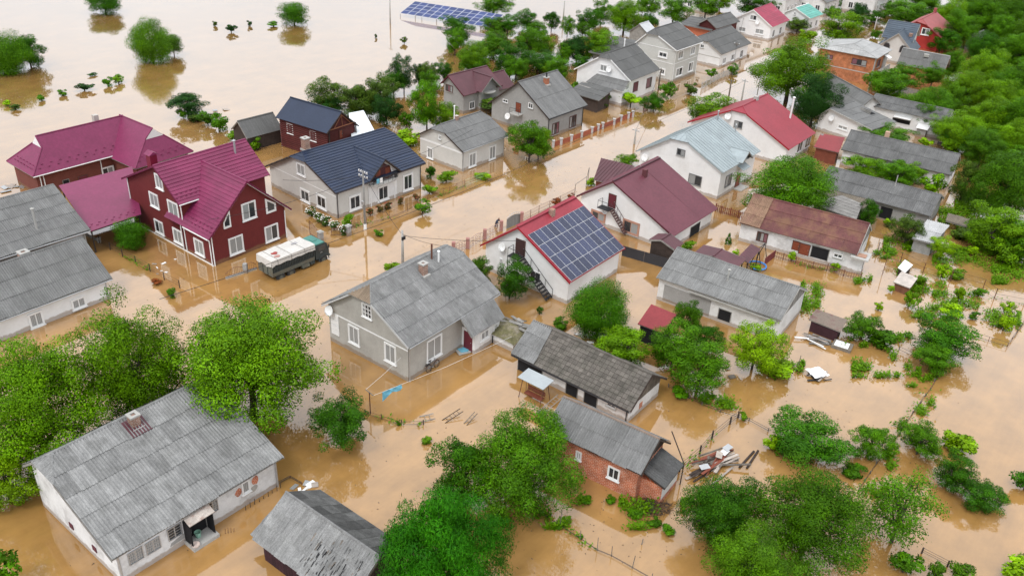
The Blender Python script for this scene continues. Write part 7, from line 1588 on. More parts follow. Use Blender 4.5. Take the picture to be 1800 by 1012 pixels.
panel_fence('dark_metal', 'dark grey sheet metal fence right of the solar panel house', 1.25, dkm, None, step=2.1)
picket_fence('brown_picket', 'brown picket fence behind the small thuja', .95, woodr, 2.2, .22, .1)
picket_fence('rusty_front', 'rusty bar fence in front of the rusty roofed outbuilding', .8, rust, 2.6, .24, .03, pr=.04)
panel_fence('rusty_side', 'short maroon boarded fence beside the blue hoop', .9, M('maroon_fence_board', (.14, .03, .03), .8, .15, 2, rnd=.1), None, step=1)
wire_fence('right_mesh2', 'mesh fence on dark posts across the flooded garden at right', 1.3, 2.6, rust, (.1, .55, .98), .05, .014, mesh=False, jit=.05)
wire_fence('garden_a', 'leaning wire fence below the twin tree', .5, 2, wood, (.3, .9), .05, .016, tilt=.1)
wire_fence('garden_b', 'diagonal half sunk fence running down the right hand gardens', .3, 1.5, wood, (.2, .9), .06, .012, tilt=.15)
wire_fence('garden_c', 'wire fence corner in the open water at the right edge', .55, 1.6, rust, (.2, .95), .03, .016)
wire_fence('yard_a', 'rope of wire fence on crooked sticks at the bottom centre', 1.0, 1.8, wood, (.1, .16), .03, .016, jit=.35, tilt=.12)
wire_fence('yard_b', 'mesh fence on dark posts above the heap of planks', .8, 2.4, woodd, (.2, .55, .95), .08, .016, jit=.2)
wire_fence('yard_c', 'weedy half sunk fence behind the mossy barn', .35, 1.4, wood, (.3, .85), .05, .02, tilt=.08)
wire_fence('yard_d', 'sagging wire fence by the clothes line post', .5, 1.6, woodd, (.15, .7), .05, .016, tilt=.06)
wire_fence('yard_e', 'sunken board edge between the white cottage and the plank barn', .25, 1.3, rust, (.4, .9), .04, .03)
wire_fence('corner_f', 'wire fence with a thick post at the bottom right', .55, 1.7, woodd, (.3, .6, .95), .07, .016)
wire_fence('solar_mesh', 'mesh fence along the street behind the solar panel house', 1.0, 2.2, rust, (.1, .5, .95), .04, .016, mesh=True, name='mesh_fence')
wire_fence('brown_street', 'bent pipe fence at the street corner of the maroon roofed house', 1.6, 3, iron, (.98,), .035, .03)
# ornamental fence and gate before the solar house
def ring_panel(rt, a, b, h_, mat):
    d = b - a; an = math.atan2(d.y, d.x); m = MB(); n = 5
    for j in range(3):
        for k in range(n):
            p = a + d * ((k + .5) / n); c = Vector((p.x, p.y, .2 + j * .3)); rr = min(.19, d.length / n * .5); pts = [c + Vector((math.cos(an) * rr * math.cos(q), math.sin(an) * rr * math.cos(q), rr * math.sin(q))) for q in np.linspace(0, 6.283, 9)]
            if c.z + rr > h_ * (.75 + .25 * math.sin(math.pi * (k + .5) / n)): continue
            m.tube(pts, .03, 4, False)
    arc = [a + d * f + Vector((0, 0, h_ * (.72 + .3 * math.sin(math.pi * f)))) for f in np.linspace(0, 1, 9)]; m.tube(arc, .04, 5)
    m.build('lattice_panel', mat, rt)
q = [Vector((*p, 0)) for p in FENCE['solar_front']]; rt = empty('lattice_fence', 'pinkish concrete lattice fence with pillars between street and solar panel house', 'fence', q[0]); q0 = q[0]; q = [p - q0 for p in q]
pinkc = M('pinkish_concrete', (.42, .3, .26), .9, .12, 2)
for p in q: MB().box((p.x - .2, p.y - .2, -.6), (p.x + .2, p.y + .2, 1.25)).build('pillar', M('pink_pillar', (.34, .17, .15), .85, .12, 2), rt)
for a, b in zip(q[:-1], q[1:]): ring_panel(rt, a, b, 1.15, pinkc)
a, b = [Vector((*p, 0)) for p in FENCE['solar_gate']]; rt = empty('gate', 'arched grey metal gate beside the wading person', 'gate', a); d = b - a; n = 9
for k in range(n): f = (k + .5) / n; MB().cbox(d * f + Vector((0, 0, .35 + .12 * math.sin(math.pi * f))), (d.length / n * .94, .04, 1.7 + .3 * math.sin(math.pi * f)), math.atan2(d.y, d.x)).build('board', M('grey_gate_sheet', (.2, .2, .195), .6, .1, 1, rnd=.08), rt)
MB().tube([d * f + Vector((0, 0, 1.35 + .35 * math.sin(math.pi * f) + .06 * math.sin(f * 40))) for f in np.linspace(0, 1, 30)], .03, 4).build('scroll', metal, rt)
MB().box((d.x - .02, d.y - .2, -.6), (d.x + .38, d.y + .2, 1.45)).build('pillar', M('pink_pillar', (.34, .17, .15), .85, .12, 2), rt)
# iron gates by the truck
def iron_gate(label, a, b, h0, h1, pillar_at=None):
    a, b = Vector((*a, 0)), Vector((*b, 0)); d = b - a; rt = empty('iron_gate', label, 'gate', a)
    top = [d * f + Vector((0, 0, h0 + (h1 - h0) * (f ** 1.6))) for f in np.linspace(0, 1, 8)]
    MB().tube(top, .03, 5).tube([Vector((0, 0, .1)), d + Vector((0, 0, .1))], .03, 5).tube([Vector((0, 0, -.5)), top[0]], .035, 5).tube([d + Vector((0, 0, -.5)), top[-1]], .035, 5).build('gate_frame', rust, rt)
    n = int(d.length / .16)
    for k in range(1, n): f = k / n; MB().tube([d * f + Vector((0, 0, .1)), d * f + Vector((0, 0, h0 + (h1 - h0) * (f ** 1.6)))], .014, 4).build('bar', rust, rt)
    return rt
iron_gate('open rusty iron gate leaf behind the truck cab', FENCE['gate_left'][0], FENCE['gate_left'][1], 1.7, 1.0)
iron_gate('rusty iron gate leaf under the white rose hedge', FENCE['gate_right'][0], FENCE['gate_right'][1], .9, .9)
for kk, lb in (('pillar2', 'grey stone gate pillar behind the truck cab'), ('pillar3', 'grey stone gate pillar at the end of the white rose hedge')):
    rt = empty('gate_pillar', lb, 'pillar', (*PT[kk], 0), R(50)); MB().box((-.24, -.24, -.6), (.24, .24, 1.15)).build('shaft', greyr2, rt); MB().box((-.32, -.32, 1.15), (.32, .32, 1.22)).box((-.2, -.2, 1.22), (.2, .2, 1.3)).build('cap', conc, rt)
q = [Vector((*p, 0)) for p in FENCE['truck_arch']]; rt = empty('iron_fence', 'arched iron bar fence on a low plinth left of the truck', 'fence', q[0]); q = [p - q[0] for p in q]
for a, b in zip(q[:-1], q[1:]):
    d = b - a; MB().cbox(a + d / 2 + Vector((0, 0, .02)), (d.length, .16, .3), math.atan2(d.y, d.x)).build('plinth', conc, rt)
    ar = lambda f: .55 + .45 * math.sin(math.pi * f)
    MB().tube([a + d * f + Vector((0, 0, ar(f))) for f in np.linspace(0, 1, 9)], .025, 4).tube([a + Vector((0, 0, .25)), b + Vector((0, 0, .25))], .02, 4).build('rail', rust, rt)
    n = int(d.length / .18)
    for k in range(n): f = (k + .5) / n; MB().tube([a + d * f + Vector((0, 0, .15)), a + d * f + Vector((0, 0, ar(f)))], .013, 4).build('bar', rust, rt)
for p in (q[1],): MB().box((p.x - .2, p.y - .2, -.5), (p.x + .2, p.y + .2, 1.05)).build('pillar', greyr2, rt)

# ------------------------------------------------------------------ truck
tk = empty('truck', 'dark green military style truck with a white tarpaulin standing in the flooded drive', 'truck', (-23.15, 80.95, 0), R(51.4))
MB().box((-3.55, -1.2, .55), (1.75, 1.2, .7)).build('bed_floor', bed_t, tk)
for sy in (-1, 1):
    y0 = sy * 1.2; MB().box((-3.55, y0 - .03, .7), (1.75, y0 + .03, 1.0)).build('side_board', bed_t, tk)
    for k in range(26): xx = -3.45 + k * .205; MB().box((xx, y0 - .025, 1.0), (xx + .13, y0 + .025, 1.9)).build('stake', dark_t, tk)
    for zz in (1.0, 1.45): MB().box((-3.55, y0 - .04, zz), (1.75, y0 + .04, zz + .06)).build('rail', dark_t, tk)
MB().box((-3.6, -1.2, .55), (-3.54, 1.2, 1.75)).build('tailgate', bed_t, tk)
for k in (-.4, .4): MB().box((-3.64, k - .03, .6), (-3.6, k + .03, 1.5)).build('hinge_strap', dark_t, tk)
t_ = MB(); nx, ny = 12, 6; X0, X1 = -3.66, 1.85
top = [[(X0 + (X1 - X0) * i / nx, -1.27 + 2.54 * j / ny, 2.42 + .05 * math.sin(i * 1.7) * math.sin(j * 1.1) - .07 * math.sin(math.pi * i / nx) * math.sin(math.pi * j / ny)) for j in range(ny + 1)] for i in range(nx + 1)]
vs = [p for r_ in top for p in r_]; fs = [(i * (ny + 1) + j, (i + 1) * (ny + 1) + j, (i + 1) * (ny + 1) + j + 1, i * (ny + 1) + j + 1) for i in range(nx) for j in range(ny)]
t_.add(vs, fs)
hem = lambda i, s_: 1.83 + .05 * math.sin(i * 2.1 + s_) - (.15 if i < 1 else 0)
for j, s_ in ((0, 0), (ny, 2)):
    lo = [(top[i][j][0], top[i][j][1] + (-.04 if j == 0 else .04), hem(i, s_)) for i in range(nx + 1)]; hi = [top[i][j] for i in range(nx + 1)]
    t_.add(hi + lo, [(k, k + 1, nx + 2 + k, nx + 1 + k) for k in range(nx)])
for i, s_ in ((0, 1), (nx, 3)):
    hi = top[i]; lo = [(p[0] + (-.05 if i == 0 else .05), p[1], 1.68 + .12 * math.sin(j * 1.9 + s_)) for j, p in enumerate(hi)]
    t_.add(hi + lo, [(k, k + 1, ny + 2 + k, ny + 1 + k) for k in range(ny)])
tp = t_.build('tarpaulin', tarp, tk)
for (cx, cy, a, b, mt) in ((-2.3, .1, .38, .28, M('red_stain', (.3, .06, .05), .6, .2, 3)), (-2.5, -.65, .34, .24, M('pink_stain', (.42, .22, .19), .6, .2, 3)), (.7, .5, .55, .22, M('grey_puddle', (.33, .32, .33), .3, .1, 3))):
    MB().prism([(cx + a * math.cos(q), cy + b * math.sin(q) * (1 + .2 * math.sin(3 * q)), 2.44 - .06 * math.sin(math.pi * (cx + 3.66) / 5.5) * math.sin(math.pi * (cy + 1.27) / 2.54)) for q in np.linspace(0, 6.28, 15)[:-1]], (0, 0, .012)).build('stain', mt, tp)
for k in (-2.9, -1.2, .5): MB().tube([(k, -1.33, 1.8), (k, -1.3, 2.43), (k, 0, 2.42), (k, 1.3, 2.43), (k, 1.33, 1.8)], .018, 4).build('rope', wood, tp)
for k in (-2.05, -.35, 1.2): MB().tube([(k, -1.3, 1.86), (k, -1.285, 2.4)], [.05, .02], 5).build('fold', tarp, tp)
# cab
cb = MB().prism([(1.95, -1.15, .45), (3.75, -1.15, .45), (3.75, -1.15, 1.15), (3.5, -1.15, 2.0), (3.35, -1.15, 2.1), (1.95, -1.15, 2.1)], (0, 2.3, 0)).build('cab', dark_t, tk)
MB().prism([(1.93, -1.1, 2.1), (3.3, -1.1, 2.1), (3.2, -1.1, 2.22), (2.0, -1.1, 2.22)], (0, 2.2, 0)).build('cab_roof', green_t, tk)
MB().box((2.3, -.3, 2.22), (2.9, .3, 2.27)).build('roof_hatch', green_t, tk)
for sy in (-1, 1):
    MB().prism([(2.35, sy * 1.15, 1.35), (3.35, sy * 1.15, 1.35), (3.25, sy * 1.15, 1.95), (2.35, sy * 1.15, 1.95)], (0, sy * .012, 0)).build('side_window', g_dark, cb)
    MB().tube([(3.55, sy * 1.2, 1.3), (3.7, sy * 1.4, 1.6), (3.6, sy * 1.4, 1.95)], .025, 5).build('mirror_arm', iron, cb)
    MB().box((3.5, sy * 1.4 - .06, 1.5), (3.55, sy * 1.4 + .06, 1.9)).build('mirror', iron, cb)
    MB().lathe([(0, .03), (.12, .02), (.13, -.03)], 12).build('headlight', trim, cb, True, Matrix.Translation((3.77, sy * .85, .75)) @ Matrix.Rotation(R(90), 4, 'Y'))
    MB().cbox((2.7, sy * 1.17, 1.15), (.3, .02, .05)).build('door_handle', metal, cb)
for sy in (-.52, .52): MB().prism([(3.757, sy - .47, 1.25), (3.757, sy + .47, 1.25), (3.545, sy + .45, 1.93), (3.545, sy - .45, 1.93)], (.012, 0, .004)).build('windscreen', g_dark, cb)
MB().box((3.75, -1.15, .35), (3.9, 1.15, .55)).build('bumper', bed_t, tk)
MB().tube([(1.86, -1.0, 1.0), (1.86, -1.0, 2.0)], .09, 8).build('air_intake', rust, tk)
for sy in (-1, 1):
    for xx in (-2.55, -1.25, 3.0):
        w_ = MB().lathe([(.28, -.16), (.46, -.16), (.52, -.1), (.52, .1), (.46, .16), (.28, .16)], 20).build('wheel', rubber, tk, True, Matrix.Translation((xx, sy * 1.0, .12)) @ Matrix.Rotation(R(90), 4, 'X'))
        MB().lathe([(0, -.1), (.2, -.12), (.29, -.15), (.29, .15), (.2, .12), (0, .1)], 14).build('rim', bed_t, w_, True)
    a = [(3.0 + .68 * math.cos(q), sy * 1.17, .12 + .68 * math.sin(q)) for q in np.linspace(math.pi * .98, .02, 9)]
    MB().tube(a, .05, 5).build('fender', dark_t, tk)
    MB().box((.1, sy * 1.1 - .2, .2), (1.0, sy * 1.1 + .1, .52)).build('tool_box', bed_t, tk); MB().box((1.15, sy * 1.1 - .2, .25), (1.7, sy * 1.1 + .1, .52)).build('fuel_tank', dark_t, tk)

# ------------------------------------------------------------------ wading person
def person(label, loc, rz):
    J = {'pelvis': (0, 0, .45, .16), 'waist': (.06, 0, .62, .15), 'chest': (.2, 0, .86, .19), 'neck': (.3, 0, 1.02, .075), 'head': (.37, 0, 1.13, .105), 'crown': (.39, 0, 1.22, .085),
         'hl': (0, .1, .4, .11), 'kl': (.1, .12, .02, .085), 'fl': (-.02, .13, -.4, .06), 'hr': (0, -.1, .4, .11), 'kr': (-.06, -.12, .02, .085), 'fr': (-.2, -.13, -.4, .06),
         'sl': (.22, .19, .9, .075), 'el': (.38, .25, .66, .052), 'wl': (.58, .16, .62, .038), 'pl': (.66, .14, .62, .04), 'sr': (.22, -.19, .9, .075), 'er': (.4, -.24, .68, .052), 'wr': (.6, -.14, .7, .038), 'pr': (.68, -.12, .71, .04)}
    ed = [('pelvis', 'waist'), ('waist', 'chest'), ('chest', 'neck'), ('neck', 'head'), ('head', 'crown'), ('pelvis', 'hl'), ('hl', 'kl'), ('kl', 'fl'), ('pelvis', 'hr'), ('hr', 'kr'), ('kr', 'fr'), ('chest', 'sl'), ('sl', 'el'), ('el', 'wl'), ('wl', 'pl'), ('chest', 'sr'), ('sr', 'er'), ('er', 'wr'), ('wr', 'pr')]
    names = list(J); v = [J[k][:3] for k in names]; rad = [J[k][3] for k in names]; e = [(names.index(a), names.index(b)) for a, b in ed]
    for s_, base in ((1, 'pl'), (-1, 'pr')):        # fingers and thumbs
        bx, by, bz = J[base][:3]
        for k, (dy, l) in enumerate(((-.03, .065), (-.01, .075), (.01, .072), (.03, .055))):
            i = len(v); v += [(bx + .04, by + dy, bz + .005), (bx + .04 + l * .6, by + dy, bz - .01), (bx + .04 + l, by + dy, bz - .04)]; rad += [.013, .011, .009]; e += [(names.index(base), i), (i, i + 1), (i + 1, i + 2)]
        i = len(v); v += [(bx + .0, by - s_ * .045, bz), (bx + .04, by - s_ * .07, bz - .02)]; rad += [.014, .011]; e += [(names.index(base), i), (i, i + 1)]
    me = bpy.data.meshes.new('body_skeleton'); me.from_pydata(v, e, []); tmp = bpy.data.objects.new('body_skeleton', me); COL.objects.link(tmp)
    sk = tmp.modifiers.new('skin', 'SKIN'); ss = tmp.modifiers.new('sub', 'SUBSURF'); ss.levels = 2; ss.render_levels = 2
    for i, s_ in enumerate(me.skin_vertices[0].data): s_.radius = (rad[i], rad[i]); s_.use_root = (i == 0)
    dg = bpy.context.evaluated_depsgraph_get(); bm_ = bpy.data.meshes.new_from_object(tmp.evaluated_get(dg)); bpy.data.objects.remove(tmp)
    skin = M('skin', (.42, .22, .15), .6, .08, 3); navy = M('navy_jacket', (.045, .055, .085), .85, .15, 4); trs = M('dark_trousers', (.03, .03, .035), .85, .15, 4); hair = M('dark_hair', (.03, .022, .018), .7, .2, 8)
    bm_.materials.clear()
    for mt in (navy, skin, trs, hair): bm_.materials.append(mt)
    for p in bm_.polygons:
        c = p.center; p.use_smooth = True; k = 0
        if c.z < .5 and c.x < .3: k = 2
        if c.z > 1.04: k = 1
        if c.z > 1.19 or (c.z > 1.1 and c.x < .34): k = 3
        if c.x > .6 and c.z < .9: k = 1
        p.material_index = k
    rt = empty('person', label, 'person', loc, rz); ob('body', bm_, None, rt)
    MB().lathe([(0, -.02), (.016, 0), (0, .025)], 6, (.475, 0, 1.12)).build('nose', skin, rt)
    for s_ in (-1, 1):
        MB().lathe([(0, -.012), (.012, 0), (0, .012)], 6, (.462, s_ * .035, 1.155)).build('eye', darkin, rt); MB().cbox((.365, s_ * .105, 1.13), (.04, .02, .055)).build('ear', skin, rt)
    MB().cbox((.463, 0, 1.075), (.012, .045, .01)).build('mouth', M('lips', (.3, .1, .09), .6, .05, 3), rt)
person('person in a navy jacket wading bent over beside the arched gate', (*PT['person'], 0), R(-35))

# ------------------------------------------------------------------ bicycle leaning on the stucco wall
def bicycle(label, loc, rz):
    b = empty('bicycle', label, 'bicycle', loc, rz); rr = .34
    for xx in (-.52, .52):
        w_ = MB().tube([(xx + rr * math.cos(q), 0, rr * math.sin(q)) for q in np.linspace(0, 2 * math.pi, 25)], .028, 6, False).build('wheel', rubber, b)
        m = MB()
        for k in range(10): q = k * math.pi / 5; m.tube([(xx, 0, 0), (xx + rr * math.cos(q), 0, rr * math.sin(q))], .006, 3, False)
        m.tube([(xx, -.06, 0), (xx, .06, 0)], .03, 6); m.build('spokes', metal, w_)
        MB().tube([(xx + (rr + .05) * math.cos(q), 0, (rr + .05) * math.sin(q)) for q in np.linspace(.3, 2.6, 10)], .025, 5).build('mudguard', rust, b)
    fm = M('bicycle_paint', (.12, .12, .13), .4, .1, 2)
    MB().tube([(-.52, 0, 0), (-.06, 0, -.03), (-.2, 0, .5), (-.52, 0, 0)], .022, 6).tube([(-.06, 0, -.03), (.38, 0, .45), (-.18, 0, .46)], .024, 6).tube([(.52, 0, 0), (.4, 0, .4), (.36, 0, .62)], .022, 6).build('frame', fm, b)
    MB().tube([(.36, 0, .62), (.36, .22, .68), (.2, .28, .66)], .018, 5).tube([(.36, 0, .62), (.36, -.22, .68), (.2, -.28, .66)], .018, 5).build('handlebar', metal, b)
    MB().prism([(-.36, -.09, .6), (-.36, .09, .6), (-.06, .02, .62), (-.06, -.02, .62)], (0, 0, .06)).tube([(-.21, 0, .48), (-.21, 0, .61)], .02, 5).build('saddle', rubber, b)
    MB().tube([(-.06, -.1, -.03), (-.06, .1, -.03)], .02, 5).lathe([(0, -.01), (.1, -.01), (.1, .01), (0, .01)], 12, (-.06, -.05, -.03)).build('crank', metal, b)
    MB().box((-.85, -.08, .4), (-.35, .08, .43)).build('rack', iron, b)
    return b
bx = H['grey_bungalow']; _a = R(bx[2]); uu = Vector((math.cos(_a), math.sin(_a), 0)); vv = Vector((-math.sin(_a), math.cos(_a), 0))
bp = Vector((bx[0], bx[1], 0)) + uu * -3.0 + vv * (-bx[4] / 2 + .45 - .3)
bk = bicycle('old dark bicycle leaning on the grey stucco wall under the window', (bp.x, bp.y, .33), _a)
bk.rotation_euler = (R(-10), 0, _a)

# ------------------------------------------------------------------ clothes line
cp_ = Vector((*PT['cloth_post'], 0)); rt = empty('clothes_line_post', 'rusty clothes line post with a cross bar in the yard water', 'post', cp_)
MB().tube([(0, 0, -.6), (0, 0, 2.2)], .05, 6).build('post', rust, rt); ddir = (Vector((-6.8, 60.8, 0)) - cp_).normalized(); sd2 = Vector((-ddir.y, ddir.x, 0))
MB().tube([tuple(sd2 * -.55 + Vector((0, 0, 2.2))), tuple(sd2 * .55 + Vector((0, 0, 2.15)))], .04, 5).build('cross_bar', woodg, rt)
e0 = cp_ + sd2 * .5 + Vector((0, 0, 2.2)); e1 = Vector((-9.2, 61.8, 2.3)); tag(MB().tube([e0, (e0 + e1) / 2 - Vector((0, 0, .1)), e1], .012, 4).build('clothes_line', trim), 'white clothes line from the rusty post to the stucco house corner', 'line')
e0 = cp_ - sd2 * .5 + Vector((0, 0, 2.15)); e1 = Vector((.2, 66.5, 2.0)); tag(MB().tube([e0, (e0 + e1) / 2 - Vector((0, 0, .25)), e1], .012, 4).build('clothes_line', trim), 'white clothes line running past the bicycle towards the mossy mound', 'line')
dl = (e1 - e0); m = MB(); n = 9
tops = [e0 + dl * (.06 + .13 * k / n) - Vector((0, 0, .06)) for k in range(n + 1)]; lows = [p - Vector((.05 * math.sin(k * 1.3), .05, .75 + .18 * math.sin(k * .9 + 1) - .05 * k)) for k, p in enumerate(tops)]; mids = [(a + b) / 2 + Vector((.07 * math.sin(k * 2), .07 * math.cos(k * 2), 0)) for k, (a, b) in enumerate(zip(tops, lows))]
m.add(tops + mids + lows, [(k + r_ * (n + 1), k + 1 + r_ * (n + 1), k + 1 + (r_ + 1) * (n + 1), k + (r_ + 1) * (n + 1)) for k in range(n) for r_ in (0, 1)])
tag(m.build('hanging_cloth', bluec), 'torn light blue cloth hanging on the clothes line', 'cloth')

# ------------------------------------------------------------------ yard things
mp = Vector((*PT['mat'], 0)); rt = empty('platform', 'small floating platform with a blue rag before the maroon door of the stucco house', 'platform', mp, R(30))
for k in range(5): MB().box((-.8, -.6 + k * .25, .05), (.8, -.38 + k * .25, .16)).build('plank', conc, rt)
MB().prism([(-.5, -.4, .17), (.1, -.5, .17), (.6, -.1, .17), (.3, .4, .17), (-.2, .2, .17), (-.6, .3, .17)], (0, 0, .05)).build('rag', bluec, rt)
# mossy cellar mound
mo = Vector((*PT['mound'], 0)); rt = empty('cellar', 'white cellar mound with a mossy roof and scrap boards beside the stucco house', 'cellar', mo, R(-36))
MB().box((-1.7, -1.5, -1), (1.7, 1.3, .95)).build('wall', white2, rt)
m = MB(); nx, ny = 10, 8
for i in range(nx + 1):
    for j in range(ny + 1):
        fx, fy = i / nx * 2 - 1, j / ny * 2 - 1; m.v.append((fx * 1.95, fy * 1.7, .9 + .75 * max(0, (1 - fx * fx * .8)) * max(0, (1 - fy * fy * .8)) + random.uniform(-.03, .03)))
m.f = [(i * (ny + 1) + j, (i + 1) * (ny + 1) + j, (i + 1) * (ny + 1) + j + 1, i * (ny + 1) + j + 1) for i in range(nx) for j in range(ny)]
mr_ = ob('roof', me_from('roof', m.v, m.f, True), M('moss_and_earth', (.13, .12, .06), .95, .4, 3, dirt=(.28, .24, .2), dirtamt=.7, dscale=1.2, bump=.8), rt)
for k in range(9): MB().cbox((random.uniform(-.6, 1.6), random.uniform(.0, 1.6), 1.5 + random.uniform(-.1, .15)), (random.uniform(.8, 1.7), .3, .04), random.uniform(-.3, .5), random.uniform(-.2, .2)).build('scrap_board', random.choice((woodg, slate_d, wood)), rt)
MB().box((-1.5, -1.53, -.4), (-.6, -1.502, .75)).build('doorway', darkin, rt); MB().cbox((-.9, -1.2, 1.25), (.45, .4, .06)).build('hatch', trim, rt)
# swing bench under a pale sheet
sp = Vector((2.4, 60.1, 0)); rt = empty('garden_swing', 'garden swing bench under a flat pale tin sheet beside the mossy barn', 'swing', sp, R(-37))
rf = MB().prism([(-1.35, -.75, 1.95), (1.35, -.75, 1.95), (1.35, .75, 2.1), (-1.35, .75, 2.1)], (0, 0, .04)).build('roof', M('pale_tin_sheet', (.33, .36, .375), .5, .06, 1), rt)
for sx in (-1, 1):
    for sy in (-1, 1): MB().tube([(sx * 1.15, sy * .85, -.6), (sx * 1.05, sy * .3, 1.95)], .035, 5).build('leg', rust, rt)
MB().box((-.9, -.3, .3), (.9, .25, .36)).build('seat', woodr, rt)
for k in range(3): MB().box((-.9, .26, .45 + k * .16), (.9, .29, .57 + k * .16)).build('back_slat', woodr, rt)
for sx in (-1, 1): MB().tube([(sx * .88, -.05, .36), (sx * .95, 0, 1.95)], .015, 4).build('hanger', iron, rt)
def ladder(label, a, b, wd, mat):
    a, b = Vector(a), Vector(b); d = (b - a).normalized(); s_ = d.cross(Vector((0, 0, 1))).normalized() * wd / 2; rt = empty('ladder', label, 'ladder', a)
    for k in (-1, 1): MB().tube([s_ * k, b - a + s_ * k], .035, 5).build('rail', mat, rt)
    n = int((b - a).length / .35)
    for k in range(1, n): p = (b - a) * (k / n); MB().tube([p - s_, p + s_], .022, 4).build('rung', mat, rt)
ladder('grey wooden ladder lying in the water in front of the mossy barn', (2.6, 57.6, .05), (4.6, 60.2, .35), .5, woodg)
ladder('dark short ladder leaning in the wire fence at the yard edge', (-5.0, 56.3, .0), (-3.6, 57.4, .45), .45, woodd)
ladder('pale bed frame like ladder lying in the yard water', (-6.9, 56.4, .05), (-5.8, 56.8, .15), .7, woodg)
ladder('dark ladder on the bank left of the white tree by the stucco house', (-3.2, 56.1, .02), (-2.4, 57.2, .4), .3, wood)
# heaps
def heap(name, label, c, rz, n, size, mats, spread, hgt_=.5, cat='debris'):
    rt = empty(name, label, cat, (*c, 0), rz)
    for k in range(n):
        l = random.uniform(*size); MB().cbox((random.gauss(0, spread[0]), random.gauss(0, spread[1]), .06 + hgt_ * k / n * random.uniform(.6, 1)), (l, random.uniform(.08, .24), .05), random.gauss(0, .35), random.uniform(-.08, .08), random.uniform(-.1, .1)).build('board', random.choice(mats), rt)
    return rt
palew = M('pale_board', (.38, .33, .29), .85, .2, 2, rnd=.2)
h1 = heap('plank_heap', 'heap of broken planks and tin sheets floating right of the brick shed', PT['planks'], R(38), 36, (1.4, 3.6), (wood, woodr, palew, woodd, wood), (.8, .42), .55)
for k, (dx, dy, a, mt) in enumerate(((1.3, .35, .2, trim), (-1.4, .0, -.3, metal), (.6, .3, .6, palew), (1.8, .5, .1, metal))): MB().cbox((dx, dy, .55 + .03 * k), (.8, .5, .03), a, .1).build('tin_sheet', mt, h1)
for k in range(2): MB().cbox((2.6 + .4 * k, -.9 - .25 * k, .08), (2.6, .16, .08), .25 + .1 * k).build('beam', woodd, h1)
heap('board_heap', 'pile of boards and pale sheets beside the low brown shed', PT['boards'], R(-35), 14, (1.2, 2.6), (palew, metal, wood, trim), (.4, .35), .45)
h2 = heap('rubbish_heap', 'heap of rubbish under a white plastic sheet in the open water at right', PT['tarp'], R(20), 16, (.6, 1.4), (woodd, iron, palew), (.4, .4), .25)
m = MB(); nx = ny = 7
for i in range(nx + 1):
    for j in range(ny + 1): fx, fy = i / nx * 2 - 1, j / ny * 2 - 1; m.v.append((fx * .8, fy * .75 + .25, .35 + .3 * (1 - fx * fx) * (1 - fy * fy) + random.uniform(-.06, .06)))
m.f = [(i * (ny + 1) + j, (i + 1) * (ny + 1) + j, (i + 1) * (ny + 1) + j + 1, i * (ny + 1) + j + 1) for i in range(nx) for j in range(ny)]
ob('plastic_sheet', me_from('plastic_sheet', m.v, m.f, True), trim, h2)
rt = empty('brush_pile', 'dark pile of brushwood at the corner of the brick shed', 'brushwood', (*PT['twigs'], 0)); m = MB()
for k in range(420):
    a = random.uniform(0, 6.28); q = 1.25 * math.sqrt(random.random()); p = Vector((q * math.cos(a) * 1.15, q * math.sin(a) * .8, .02 + .55 * (1 - q / 1.3) * random.random())); b = random.uniform(0, 6.28); l = random.uniform(.2, .7); m.tube([p, p + Vector((math.cos(b) * l, math.sin(b) * l, random.uniform(-.1, .22)))], [.014, .005], 3, False)
m.build('twigs', woodd, rt)['kind'] = 'stuff'
wl = Vector((*PT['whitelid'], 0)); rt = empty('cold_frame', 'wooden cold frame with a white lid beside the low brown shed', 'cold frame', wl, R(-30)); MB().box((-.9, -.7, -.4), (.9, .7, .3)).build('frame', wood, rt); MB().cbox((-.05, -.1, .34), (1.3, .95, .05), 0, .1).build('lid', trim, rt)
# blue hoop and play frame beside the arbour
tr_ = Vector((*PT['trampoline'], 0)); rt = empty('paddling_pool', 'blue hoop of a paddling pool beside the swing roof', 'pool', tr_)
MB().tube([(1.0 * math.cos(q), 1.0 * math.sin(q), .25) for q in np.linspace(-2.2, 2.4, 20)], .1, 6).build('rim', bluep, rt)
rt = empty('play_frame', 'dark metal frame of a swing set behind the swing roof', 'frame', (27.6, 87.6, 0), R(55))
for sx in (-.9, .9):
    for sy in (-.8, .8): MB().tube([(sx, sy, -.6), (sx, 0 if abs(sy) else 0, 2.1)], .045, 5).build('leg', iron, rt)
MB().tube([(-.9, 0, 2.1), (.9, 0, 2.1)], .045, 5).build('beam', iron, rt)
# boat-like tray, tarp bits, white debris
def debris(label, c, col, n, s_, spread, name='debris'):
    rt = empty(name, label, 'debris', (*c, 0))
    for k in range(n): MB().cbox((random.gauss(0, spread), random.gauss(0, spread), .04 + .05 * random.random()), (random.uniform(.3, 1) * s_, random.uniform(.15, .5) * s_, .05), random.uniform(0, 6.28), random.uniform(-.2, .2)).build('scrap', random.choice(col), rt)
debris('grey washed up scrap beside the russet building corner at left', (-61.5, 97), (conc, metal, palew), 9, 1.4, .8)
debris('white scrap floating by the clipped round shrub', (-36.2, 79.6), (trim, palew), 7, .5, .9)
debris('pale plastic sheet at the corner of the plank barn', PT['tarp2'], (trim, palew, metal), 7, 1.0, .5)
debris('scrap boards sunk beside the dark trees right of the hip roof', (-46, 126), (metal, palew, wood), 9, 2.0, 2.2)
debris('floating board and flotsam behind the mossy barn ridge', (7.5, 70.5), (palew, trim, conc), 8, .7, .9)
debris('driftwood planks under the open yellow green tree', (19.5, 64.5), (wood, palew), 5, .9, 1.0)
